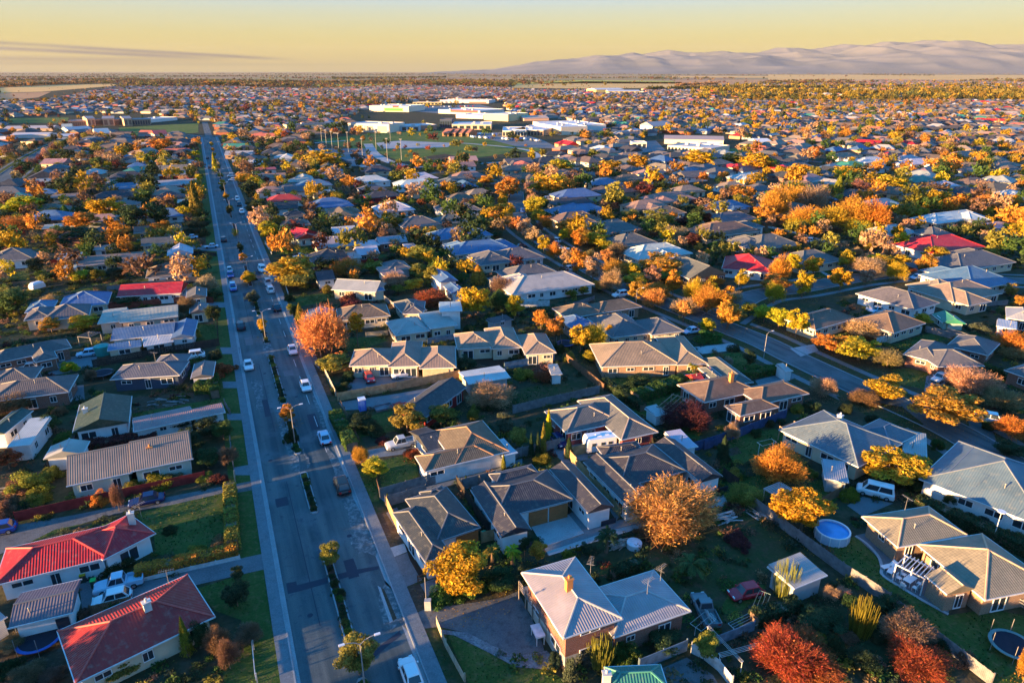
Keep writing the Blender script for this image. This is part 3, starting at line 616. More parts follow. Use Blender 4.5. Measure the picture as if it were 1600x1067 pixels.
poly('lawn', 'grass', 420, 200, 620, 190, 640, 220, 480, 240)
V('J'); poly('lawn', 'grass', 300, 890, 480, 870, 510, 920, 330, 950); poly('lawn', 'grass', 190, 600, 380, 590, 390, 620, 200, 640); poly('lawn', 'grass', 710, 640, 860, 640, 850, 670, 710, 675)
V('L'); poly('driveway', 'concrete', 760, 530, 960, 550, 950, 600, 800, 580); poly('lawn', 'grass', 250, 740, 480, 700, 590, 770, 280, 780); poly('lawn', 'grass', 1390, 555, 1590, 545, 1600, 590, 1400, 590); poly('driveway', 'pale_concrete', 370, 735, 395, 735, 470, 775, 440, 775)
# the park, playing fields and car parks in the distance
V('N')
poly('park_lawn', 'park_grass', 360, 640, 620, 605, 900, 580, 1130, 575, 1300, 600, 1560, 620, 1640, 690, 1560, 720, 1250, 770, 900, 770, 730, 700, 600, 690)
poly('park_lawn', 'park_grass', 1440, 640, 1600, 630, 1800, 700, 1700, 715, 1540, 690); poly('skate_park', 'pale_concrete', 750, 655, 900, 640, 1230, 655, 1200, 680, 980, 690, 780, 690)
poly('skate_park', 'concrete', 370, 690, 700, 690, 760, 800, 380, 800, 350, 730); poly('playground', 'dirt', 1060, 740, 1180, 722, 1300, 745, 1100, 765); poly('sand_play', 'pale_concrete', 820, 670, 1000, 655, 1080, 665, 900, 690)
ribbon('park_path', [g(700, 660), g(740, 720), g(830, 770), g(950, 800)], 7, 'pale_concrete'); ribbon('park_path', [g(930, 810), g(1200, 795), g(1450, 780), g(1700, 760), g(1760, 730), g(1650, 690), g(1350, 660), g(1230, 655)], 4, 'pale_concrete'); ribbon('park_path', [g(560, 640), g(330, 660), g(340, 700), g(420, 745)], 4, 'pale_concrete')
poly('car_park', 'concrete', 940, 430, 1400, 415, 1500, 440, 1140, 470, 960, 455); poly('car_park', 'concrete', 1300, 590, 1640, 590, 1800, 640, 1900, 690, 1640, 680)
V('O'); poly('car_park', 'concrete', 480, 550, 860, 545, 900, 600, 640, 620, 480, 600); poly('car_park', 'concrete', 700, 650, 900, 640, 960, 700, 760, 720)
poly('park_lawn', 'park_grass', 1330, 690, 1560, 690, 1560, 740, 1350, 740); V('M'); poly('playing_field', 'park_grass', 740, 560, 1240, 530, 1240, 590, 1000, 610, 760, 610); poly('playing_field', 'park_grass', 60, 500, 430, 495, 420, 530, 50, 530)
poly('lawn', 'worn_grass', 1500, 480, 1620, 480, 1620, 500, 1340, 505)
# farmland towards the hills
concrete('stubble', (.80, .46, .14), .02); concrete('paddock', (.50, .46, .07), .02); concrete('ploughed', (.55, .28, .12), .02)
for cpk, mm, q in (('O', 'stubble', (0, 290, 450, 270, 1060, 275, 1060, 310, 440, 315, 0, 310)), ('O', 'paddock', (-60, 277, 430, 262, 1000, 268, 1040, 285, 400, 283, -60, 288)), ('O', 'ploughed', (1020, 262, 1600, 258, 1600, 275, 1250, 300, 1030, 305)), ('Q', 'stubble', (0, 228, 1700, 232, 1700, 262, 0, 270)), ('M', 'stubble', (0, 310, 380, 292, 700, 285, 740, 296, 260, 335, 0, 342)), ('M', 'ploughed', (0, 345, 320, 335, 240, 370, 0, 395)), ('M', 'stubble', (800, 292, 1450, 278, 1700, 280, 1700, 286, 800, 300)), ('N', 'paddock', (350, 292, 800, 286, 1500, 290, 1500, 294, 400, 300)), ('O', 'stubble', (1000, 236, 1700, 238, 1700, 248, 1000, 246)), ('N', 'paddock', (700, 262, 1100, 260, 1100, 266, 700, 268))):
    V(cpk); poly('field', mm, *q)
NOFILL = []   # polygons (pixel space) kept clear of the fill houses
for k, q in (('N', (350, 640, 620, 585, 550, 490, 900, 400, 1500, 370, 1640, 480, 2090, 530, 2090, 600, 1900, 690, 1780, 745, 1300, 800, 380, 800)), ('M', (430, 470, 950, 470, 1240, 530, 1240, 610, 740, 610, 400, 560, 60, 600, 50, 500)), ('O', (-20, 300, 500, 262, 1700, 255, 1700, 275, 1250, 310, 500, 330, 0, 325)), ('O', (500, 300, 820, 300, 820, 350, 500, 350)), ('M', (-50, 300, 800, 285, 260, 400, -50, 400)), ('Q', (0, 225, 1700, 225, 1700, 258, 700, 262, 0, 285)), ('O', (850, 600, 1400, 600, 1400, 720, 850, 720))):
    V(k); NOFILL.append([px(q[i], q[i+1]) for i in range(0, len(q), 2)])
def inpoly(x, y, q):
    c = False; j = len(q)-1
    for i in range(len(q)):
        if (q[i][1] > y) != (q[j][1] > y) and x < (q[j][0]-q[i][0])*(y-q[i][1])/(q[j][1]-q[i][1])+q[i][0]: c = not c
        j = i
    return c
# ------------------------------------------------------------------ houses seen near, each with its own plan
H_ = house; OR = (.42, .14, .045)
V('A')
H_([(-25, 627, 487, 500, 30, 460, 'h'), (470, 510, 705, 390, 585, 306, 'h')], 'rd', 'w', 'bent red roofed white house beside the blue sedan drive', anchor='bent red roofed house', nosnap=True, tile=False, ant=[(640, 300)], chim=[(595, 310, 4.2, 'w')], pitch=22, cap=(.75, .08, .07))
H_([(345, 1072, 975, 768, 855, 577, 'h')], 'rb', 'c', 'large dark red hipped roof house at the near left corner of the avenue', anchor='large dark red hipped house', pitch=21, chim=[(668, 715, 4.6, 'w')], ant=[(765, 605)], tile=False, cap=(.5, .1, .08))
H_([(40, 820, 330, 750, 355, 603, 'g')], 'gr', 'w', 'grey roofed white garage behind the blue trampoline', 'garage', pitch=14, lod=0, door=[(292, 800, 1.2, 2.0, (.03, .035, .05))], dens=.3, anchor='garage behind the blue trampoline', cat='garage')
H_([(-70, 830, 28, 770, 10, 690, 'g')], 'lg', 'w', 'small white shed cut by the frame edge near the grey garage', 'shed', cat='shed', eh=2.2, pitch=16)
V('E')
H_([(305, 902, 598, 840, 9.0, 'g'), (597, 842, 875, 772, 9.2, 'g', 2.7)], 'tn', 'n', 'long pale green house with tan corrugated gable roof behind the red fence', anchor='long pale green house', pitch=26, chim=[(682, 735, 3.9, 'o')], tile=False, door=[(385, 900, 3.0, 1.6, (.05, .09, .08))], dens=1.2)
H_([(200, 780, 378, 755, 368, 702, 'G')], 'lg', 'w', 'small white open shed left of the long pale green house', 'shed', cat='shed', eh=2.3, pitch=18, door=[(262, 790, 2.6, 1.9, (.02, .02, .025))], dens=.2)
H_([(332, 658, 586, 612, 592, 494, 'G')], 'dg', 'w', 'dark green gable roof house with yellow hedge under its white gable', anchor='dark green gable house', pitch=20, tile=False, chim=[(388, 560, 3.4, 'w')])
H_([(610, 655, 880, 597, 875, 545, 'f'), (880, 598, 1022, 566, 1020, 530, 'f')], 'pk', 'w', 'long low pinkish brown carport roof beside the dark green gable house', 'carport', cat='carport', eh=2.3, tile=False, dens=.5)
H_([(502, 418, 815, 398, 843, 336, 'h'), (690, 372, 838, 340, 800, 306, 'h')], 'gr', 'd', 'dark blue weatherboard house with slate hipped roof and two white windows', anchor='dark blue weatherboard house', ant=[(705, 325)], wm='board_wall', tile=False)
H_([(868, 414, 967, 402, 960, 338, 'G')], 'gr', 'w', 'white garage with gable roof beside the red bush and dark blue house', 'garage', cat='garage', pitch=15, tile=False, door=[(918, 405, 2.6, 2.0, (.6, .62, .65))])
H_([(503, 240, 790, 210, 878, 150, 'g'), (780, 240, 876, 215, 872, 150, 'G')], 'bl', 'w', 'long blue metal roof house with white lattice veranda', anchor='long blue metal roof house', pitch=17, tile=False)
H_([(490, 288, 640, 266, 630, 245, 'f')], 'bl', 'c', 'low blue lean-to shed beside the round green tank', 'shed', cat='shed', eh=2.2)
H_([(655, 268, 790, 245, 785, 205, 'f')], 'wh', 'w', 'white slatted veranda roof on the long blue roof house', 'veranda', cat='veranda', eh=2.2, dens=.8)
H_([(445, 165, 560, 152, 540, 100, 'f'), (545, 158, 808, 132, 800, 78, 'g')], 'lg', 'p', 'pale patchy roofed pink house below the dark red fence', anchor='pale patchy roofed pink house', pitch=15, tile=False)
H_([(862, 118, 946, 108, 940, 72, 'G')], 'gr', 'c', 'cream garage with small slate gable roof below the dark red fence', 'garage', cat='garage', pitch=18)
H_([(530, 42, 822, 25, 8.5, 'g')], 'rd', 'w', 'long bright red gable roof house with white walls', anchor='long bright red gable house', pitch=22, tile=False, dens=1.4)
H_([(845, 50, 938, 40, 7.5, 'G')], 'gr', 'c', 'cream shed with grey gable roof right of the long red roof house', 'shed', cat='shed', pitch=18)
H_([(-45, 350, 325, 272, 325, 230, 'h'), (160, 340, 262, 318, 8, 'h')], 'gr', 'b', 'red brick house with slate hipped roof behind the white sedan drive', anchor='red brick house by the white sedan', door=[(120, 335, 3, 2.0, (.5, .5, .5))])
H_([(-60, 522, 312, 474, 325, 400, 'h'), (-60, 450, 150, 425, 7, 'h')], 'gr', 'b', 'red brick house with long grey roof above the dark maroon tree', anchor='red brick house above the maroon tree')
H_([(-75, 668, 22, 664, 62, 562, 'G')], 'dg', 'w', 'dark green roofed white house cut by the frame edge', pitch=18, tile=False)
H_([(36, 724, 137, 713, 170, 600, 'f')], 'wh', 'w', 'pale sloping metal roof shed beside the frame edge dark green roof', 'shed', cat='shed', eh=2.6)
H_([(110, 150, 230, 135, 8, 'h'), (190, 155, 405, 125, 9, 'h')], 'gr', 'c', 'slate hipped roof house behind the yellow and orange garden trees')
V('B')
H_([(772, 520, 885, 480, 667, 284, 'h', 2.75), (830, 440, 1007, 352, 890, 172, 'h', 2.75), (775, 243, 880, 222, 770, 202, 'h', 2.75)], 'ch', 'w', 'charcoal roofed white townhouse closest to the avenue with one brown garage door', anchor='charcoal townhouse by the avenue', tile=False, pitch=23, door=[(948, 405, 3.0, 2.2, OR)], wm='plaster_wall', cap=(.13, .14, .16))
V('C')
H_([(98, 408, 232, 372, -35, 190, 'G', 2.75), (60, 325, 425, 240, 375, 85, 'h', 2.75), (492, 298, 606, 268, 375, 85, 'G', 2.75), (70, 160, 270, 122, 260, 72, 'h', 2.75)], 'ch', 'w', 'charcoal roofed white duplex with two brown garage doors and bare concrete courtyard', anchor='duplex with the bare courtyard', tile=False, pitch=23, door=[(261, 310, 2.7, 2.2, OR), (351, 285, 2.7, 2.2, OR), (170, 405, 2.2, .8, (.03, .04, .06)), (550, 298, 2.2, .8, (.03, .04, .06))], wm='plaster_wall', cap=(.13, .14, .16))
H_([(665, 262, 790, 228, 482, 62, 'G', 2.75), (640, 190, 925, 100, 878, -37, 'h', 2.75), (1003, 158, 1100, 130, 878, -37, 'G', 2.75), (165, -30, 420, 15, 8, 'h', 2.75)][:3], 'ch', 'w', 'charcoal roofed white duplex half hidden by the big orange bare tree', anchor='duplex behind the big orange tree', tile=False, pitch=23, door=[(765, 165, 2.6, 2.2, OR), (860, 135, 2.6, 2.2, OR), (1052, 155, 2.2, .8, (.03, .04, .06))], wm='plaster_wall', cap=(.13, .14, .16))
V('G'); H_([(565, 768, 745, 742, 770, 690, 'h', 2.6)], 'ch', 'w', 'small charcoal hipped roof unit beside the caravan', pitch=20)
V('C')
H_([(380, 866, 645, 777, 182, 572, 'h', 4.7), (608, 862, 955, 742, 790, 558, 'h', 3.0)], 'lg', 'b', 'two storey red brick house with pale corrugated roof by the gravel drive', anchor='two storey red brick house', tile=False, pitch=17, ant=[(820, 590), (502, 560), (760, 650)], chim=[(404, 610, 6.6, 'o')], dens=.8)
a, an, w_, d_, _ = rect_from((380, 866, 645, 777, 182, 572, 'h'), 4.7); h3 = HOUSES[-1]; m = MB(); ca, sa = math.cos(an), math.sin(an)
for (x0, y0, x1, y1) in ((.47, .47, w_-.47, .50), (.47, .5, .50, d_-.5)): m.prism([(a.x+x*ca-y*sa-h3.location.x, a.y+x*sa+y*ca-h3.location.y) for x, y in ((x0, y0), (x1, y0), (x1, y1), (x0, y1))], 0, 1.7)
ob('foundation_wall', m.mesh('foundation_wall', 'plaster_wall'), h3, col=(.45, .43, .38))
H_([(590, 1100, 850, 1088, 795, 1000, 'h')], 'gn', 'w', 'bright green roofed house cut by the bottom frame edge', anchor='bright green roofed house', tile=False, chim=[(575, 1040, 3.4, 'w')], win=False)
V('D')
H_([(410, 640, 556, 580, 292, 542, 'f')], 'lg', 'g', 'flat pale roofed garden shed beside the timber boundary fence', 'shed', cat='shed', eh=2.6, tile=False, anchor='flat pale roofed garden shed', dens=.2)
H_([(880, 452, 1195, 398, 706, 317, 'h'), (1305, 714, 1560, 610, 882, 458, 'h'), (1110, 672, 1228, 640, 1010, 580, 'G')], 'tn', 'y', 'large tan roofed brick house with curved patio and outdoor furniture', anchor='tan house with the curved patio', ant=[(915, 270)], pitch=24, cap=(.5, .36, .25), tile=True)
H_([(978, 142, 1560, 368, 15.5, 'h'), (990, 138, 1165, 208, 1192, -12, 'h')], 'shade_blue', 'w', 'large grey roofed white house at the right frame edge above the dark hedge', anchor='white house above the dark hedge', pitch=24, cap=(.18, .21, .25))  # blue of the shade on this roof put into its base colour
V('H')
H_([(342, 646, 700, 815, 590, 578, 'h'), (845, 728, 972, 668, 745, 622, 'h')], 'shade_blue', 'c', 'hipped house with shade blue painted into its roof and timber veranda posts', anchor='pale blue hipped house with veranda', chim=[(618, 590, 4.8, 'w')], pitch=23, tile=True)  # roof colour takes in the blue shade lying over the house
H_([(905, 745, 1010, 768, 7, 'f')], 'lg', 'y', 'weathered flat roofed shed behind the pale blue hipped house', 'shed', cat='shed', eh=2.2)
H_([(505, 192, 690, 140, 442, 124, 'h'), (700, 142, 832, 212, 12, 'h')], 'br', 'c', 'brown hipped roof house with cream walls behind the yellow kerb trees', anchor='brown house behind the yellow kerb trees', dens=1.3)
H_([(690, 27, 955, 103, 10.5, 'h')], 'gr', 'w', 'grey hipped roof house with white walls and long roof hips', anchor='grey house with white garage wing')
H_([(906, 302, 1062, 342, 11, 'h'), (1062, 360, 1272, 356, 8, 'h'), (1100, 272, 1292, 300, 9, 'h')], 'gr', 'b', 'red brick house with slate hips above the parked white sedan', anchor='brick house above the white sedan')
H_([(1365, 375, 1520, 430, 9, 'h')], 'gr', 'b', 'red brick house cut by the right frame edge')
H_([(1375, 138, 1520, 160, 9, 'h')], 'lg', 'b', 'brick house with pale roof near the right frame edge behind the sheds')
H_([(1330, 175, 1420, 190, 5, 'f')], 'wh', 'w', 'white flat roofed lean-to beside the orange tree at the frame edge', 'shed', cat='shed', eh=2.2)
H_([(550, 868, 655, 885, 5, 'f')], 'lg', 'g', 'small grey glass roofed lean-to left of the golden round tree', 'shed', cat='shed', eh=2.1)
H_([(1085, 160, 1190, 165, 6, 'G')], 'gn', 'n', 'pale green tent shaped shed in the back garden of the brown house', 'shed', cat='shed', eh=1.6)
V('F')
H_([(425, 357, 620, 350, 640, 278, 'h'), (600, 366, 745, 350, 720, 246, 'h'), (748, 380, 903, 351, 780, 272, 'h')], 'tn', 'c', 'cream house with broad tan roof and a red car parked in front', anchor='cream house with the red car', door=[(820, 375, 4.8, 2.1, (.5, .42, .3))], dens=1.5)
H_([(915, 280, 1085, 270, 1080, 202, 'h'), (1070, 282, 1205, 268, 1150, 182, 'h'), (1228, 310, 1358, 290, 1230, 215, 'h')], 'tn', 'c', 'cream house with broad tan roof beside the blue grey boundary wall', anchor='cream house by the blue grey wall', dens=1.2)
H_([(635, 218, 790, 196, 768, 132, 'h'), (790, 180, 918, 178, 10, 'f', 2.9)], 'lg', 'c', 'pale conical roofed house with bay windows and a dark flat wing', anchor='house with the pale conical roof', tile=False, dens=1.3)
H_([(835, 110, 936, 106, 6, 'f', 4.4)], 'wh', 'w', 'small two storey white box house behind the conical roof', dens=.6)
H_([(965, 440, 1156, 408, 1112, 354, 'g')], 'wh', 'g', 'long pale roofed blue grey workshop behind the new timber fence', 'shed', cat='shed', pitch=7, tile=False, anchor='pale roofed workshop', dens=.3)
H_([(640, 556, 770, 590, 975, 455, 'G')], 'ch', 'r', 'charcoal gable roof house behind the two round olive trees', anchor='charcoal gable house', pitch=24, tile=False)
H_([(766, 836, 1080, 762, 735, 765, 'h'), (905, 800, 1150, 745, 990, 612, 'h')], 'br', 'w', 'brown tile roofed white house behind the long grey paling fence', anchor='brown tiled house by the grey fence', cap=(.3, .17, .1))
H_([(1125, 768, 1187, 750, 1148, 688, 'f')], 'wh', 'w', 'narrow white lean-to joined to the brown tiled house', 'shed', cat='shed', eh=2.2)
H_([(782, 745, 862, 722, 7, 'g')], 'ch', 'w', 'small dark shed beside the grey pickup drive', 'shed', cat='shed', eh=2.1, pitch=15)
H_([(215, 155, 335, 150, 8, 'G'), ], 'bl', 'w', 'white garage with blue gable roof beside the avenue conifer', 'garage', cat='garage', pitch=17)
H_([(375, 150, 610, 128, 8.5, 'h')], 'br', 'c', 'brown roofed house behind the bare orange street tree', dens=1.2)
H_([(670, 120, 760, 118, 9, 'h')], 'gr', 'c', 'small hipped slate house below the red leaved tree')
V('G')
H_([(393, 662, 640, 610, 248, 572, 'h'), (642, 692, 808, 656, 575, 490, 'h')], 'gr', 'r', 'red brick house with broad slate roof behind the white caravan', anchor='red brick house by the caravan', wm='brick_wall', cap=(.4, .32, .27))
H_([(550, 360, 905, 348, 810, 248, 'h'), (905, 362, 1022, 337, 925, 222, 'h')], 'tn', 'y', 'tan roofed brick house above the clipped garden hedge', anchor='tan house above the clipped hedge')
H_([(1020, 522, 1262, 470, 1145, 392, 'h'), (1186, 586, 1352, 541, 1092, 542, 'h'), (1275, 530, 1494, 482, 1454, 405, 'h')], 'br', 'b', 'brick house with many brown hips beside the timber pergola', anchor='brick house by the pergola', chim=[(1143, 400, 5.0, 'o')])
H_([(600, 228, 782, 206, 715, 112, 'h'), (780, 216, 925, 196, 9, 'h')], 'gr', 'c', 'slate hipped house with a row of tall cream windows', anchor='slate house with tall windows', dens=1.5)
H_([(400, 140, 562, 114, 332, 94, 'h'), (540, 120, 732, 86, 660, 52, 'h')], 'br', 'y', 'long brown hipped roof house above the golden garden trees', anchor='long brown house above golden trees')
H_([(418, 185, 520, 165, 7, 'h')], 'bl', 'y', 'small blue hipped roof shed below the long brown house', 'shed', cat='shed')
H_([(915, 735, 988, 722, 5, 'f')], 'wh', 'w', 'small white square shed against the dark blue fence', 'shed', cat='shed', eh=2.1)
H_([(800, 585, 850, 572, 3, 'f')], 'lg', 'w', 'tiny white hutch beside the maroon bare tree', 'shed', cat='shed', eh=1.8)
H_([(980, 432, 1025, 425, 3.5, 'g')], 'rb', 'y', 'small timber playhouse with rust roof behind the pergola hedge', 'shed', cat='shed', eh=2)
H_([(60, 165, 150, 145, 3, 'f')], 'ch', 'g', 'low dark roofed shelter beside the round golden tree', 'shed', cat='shed', eh=1.8)
H_([(1065, 425, 1110, 420, 6, 'h'), (1150, 440, 1240, 430, 12, 'h')], 'gr', 'b', 'steep slate roofed house behind the brick pergola house')
H_([(1390, 382, 1420, 378, 3, 'f')], 'lg', 'w', 'tiny white flat roofed shed behind the brick pergola house', 'shed', cat='shed', eh=2)
H_([(325, 395, 372, 392, 4, 'f')], 'lg', 'w', 'small pale garden shed in the rough worn garden', 'shed', cat='shed', eh=2)
# the middle distance: u0,v0,u1,v1,depth,roof,wall,shape (in the crop named on the line)
MID = """I|-90,700,200,660,14,gr,w,h;250,492,365,477,7,lg,b,f;795,515,1085,492,8,br,c,g;840,592,1110,562,8,gr,c,g;1003,642,1142,642,11,wh,w,G;490,692,860,692,9,tn,c,g;875,772,1140,762,12,br,w,h;345,965,640,937,12,bl,c,h;150,987,310,972,9,bl,c,h;165,186,360,182,12,gr,w,G;375,185,487,182,9,lg,w,f;655,182,860,180,13,ch,w,h;755,122,880,118,11,bl,w,h;530,92,650,90,10,bl,w,G;930,147,1120,136,13,tn,w,g;915,80,1090,76,11,gr,w,h;640,252,860,250,12,bl,w,h;900,232,1170,226,11,lg,w,g;560,302,800,300,12,ch,w,h;205,282,335,280,10,bl,g,h;40,307,170,305,10,gn,c,h;300,302,450,300,10,tn,c,f;275,130,400,130,11,gr,g,h;920,310,1100,306,12,ch,c,h;1045,335,1130,333,9,lg,w,f;0,452,70,448,9,br,c,h;350,665,470,665,7,wh,w,f;370,725,450,722,5,wh,w,f;560,612,670,610,6,lg,w,f
J|325,235,535,232,13,bl,c,h;415,278,560,275,10,lg,c,f;672,212,885,210,14,wh,w,h;988,192,1170,190,14,wh,c,h;1255,182,1465,180,13,pk,c,h;1245,120,1395,118,12,pk,w,g;697,262,862,260,12,gr,w,h;735,302,950,300,11,ch,r,h;1012,272,1190,270,13,gr,c,h;1235,312,1390,310,11,br,c,h;1342,282,1500,280,10,tn,c,h;152,325,360,322,12,rb,w,h;147,372,330,370,10,ch,w,g;395,365,665,358,16,bl,w,h;252,412,372,410,8,ch,c,h;690,455,805,452,12,tc,c,G;805,385,1030,380,15,wh,w,h;942,470,1182,468,13,gr,c,h;1175,385,1430,380,12,gr,w,h;1155,455,1360,448,11,gr,c,h;232,472,402,468,10,br,c,h;240,530,330,545,11,rd,n,g;320,548,446,540,11,rb,n,G;537,515,680,508,8,wh,w,g;440,598,700,590,12,lg,c,g;703,592,815,590,8,wh,w,f;808,575,985,570,8,lg,b,g;682,642,816,638,9,wh,r,g;412,685,640,678,13,ch,b,h;642,662,706,660,7,lg,g,f;978,606,1045,604,7,wh,c,f;443,795,550,788,8,ch,w,g;862,738,1000,722,10,gr,g,h;1135,545,1500,538,13,bl,w,h;1250,635,1620,618,13,bl,c,h;1405,700,1620,690,14,gr,c,h;1170,830,1277,815,11,bl,w,G;525,850,790,865,9,lg,c,g;775,865,838,850,9,bl,c,h;945,985,1095,978,10,gr,c,h;220,250,330,246,10,gr,w,h;85,272,250,268,11,pk,w,h;250,270,420,266,11,gr,w,g;50,140,200,136,11,rb,w,f;95,190,260,186,11,pk,w,g;250,90,330,86,8,lg,w,f;830,760,960,755,9,pk,c,f;1240,870,1330,865,8,bl,w,G;700,120,830,118,8,lg,g,f
K|20,142,250,138,13,gr,c,h;35,192,260,188,12,br,c,h;562,228,750,222,14,bl,c,h;705,202,895,198,13,br,c,h;355,302,635,296,15,bl,c,h;322,342,590,336,10,ch,c,h;322,398,672,388,13,bl,c,h;905,322,1210,318,15,pk,c,h;792,372,1045,362,14,pk,c,h;932,402,1130,398,12,br,w,h;352,445,625,438,13,br,c,h;583,505,870,498,15,gr,c,h;702,585,960,578,13,gr,c,h;1278,368,1530,366,13,bl,c,h;1282,440,1565,436,12,gr,c,h;1207,525,1592,515,15,br,c,h;1062,272,1250,268,13,tn,c,h;802,660,1180,648,14,wh,c,h;1110,775,1385,768,16,gr,b,G;1325,725,1625,752,17,rd,w,h;0,605,118,600,12,bl,w,h;0,680,285,668,13,gr,w,h;50,785,388,770,12,gr,c,h;120,905,520,800,14,lg,w,h;1102,182,1262,178,13,gr,w,g;885,192,1050,188,13,gr,w,h;1415,192,1620,188,13,wh,c,h;1470,600,1620,596,13,gr,y,h;1340,245,1500,240,12,tn,w,h;0,830,60,815,9,ch,c,h
L|0,602,300,592,15,gr,y,h;250,700,560,690,14,gr,c,h;760,522,1000,518,12,lg,w,h;1040,532,1208,528,11,gr,w,h;670,362,940,358,14,bl,c,h;1015,442,1458,438,13,wh,c,h;1005,625,1430,612,17,rd,w,h;1165,720,1620,706,15,gr,c,h;1238,832,1620,826,18,bl,w,h;940,210,1122,208,13,gn,c,h;1118,237,1242,235,12,wh,w,h;1250,222,1452,220,13,br,c,h;430,132,560,130,12,bl,c,h;540,118,705,116,13,gn,w,h;632,92,830,90,14,wh,w,h;912,104,1112,100,14,wh,w,h;1252,152,1402,150,12,tn,w,h;1402,262,1620,258,14,br,c,h;640,192,730,190,11,gr,w,h;0,262,140,258,14,gr,w,h;905,820,1095,885,12,tn,w,h;1195,930,1458,868,14,tn,c,h;0,480,60,478,12,gr,w,h;1380,480,1600,478,8,lg,g,f;1540,290,1640,288,12,wh,w,h;1500,140,1620,138,12,gr,w,h;480,60,640,58,12,tn,w,h;1190,55,1380,52,14,tn,w,h;700,130,820,128,12,gr,w,h;1440,115,1600,112,12,tn,w,h"""
for line in MID.split('\n'):
    k, rest = line.split('|'); V(k)
    for e in rest.split(';'):
        u0, v0, u1, v1, d, r, w, s = e.split(',')
        u0, v0, u1, v1, d = map(float, (u0, v0, u1, v1, d)); c = 'house' if d > 7 else 'shed'; d *= .86
        a, an, wd_, dd, kd = rect_from((u0, v0, u1, v1, d, s), 2.5)
        an2 = round((an-AV)/(math.pi/2))*math.pi/2+AV
        if abs(an-an2) > .55: an2 = an
        m = a+Vector((math.cos(an), math.sin(an)))*wd_/2; a2 = m-Vector((math.cos(an2), math.sin(an2)))*wd_/2
        raw = [(a2, an2, wd_, dd, s, 2.5)]
        if s == 'h' and wd_ > 17:     # an L or T plan
            ww = wd_*random.uniform(.38, .5); f = random.choice((0.04, .5)) if random.random() < .7 else .28; dr = Vector((math.cos(an2), math.sin(an2))); nr = Vector((-dr.y, dr.x))
            sg = random.choice((-1, 1)); raw.append((a2+dr*wd_*f+nr*(-3.2 if sg < 0 else 3.2), an2, ww, dd, 'h', 2.5))
        tall = 4.8 if e.startswith('490,355') else 3.4 if e.startswith('1170,830') else 2.5
        raw = [(q[0], q[1], q[2], q[3], q[4], tall) for q in raw]
        H_(None, r, w, None, 'house' if c == 'house' else 'shed', cat=c, raw=raw, lod=1 if v0/3.81+230 > 330 else 2, tile=(r in ('gr', 'br', 'tn', 'ch', 'pk')), chim=None)
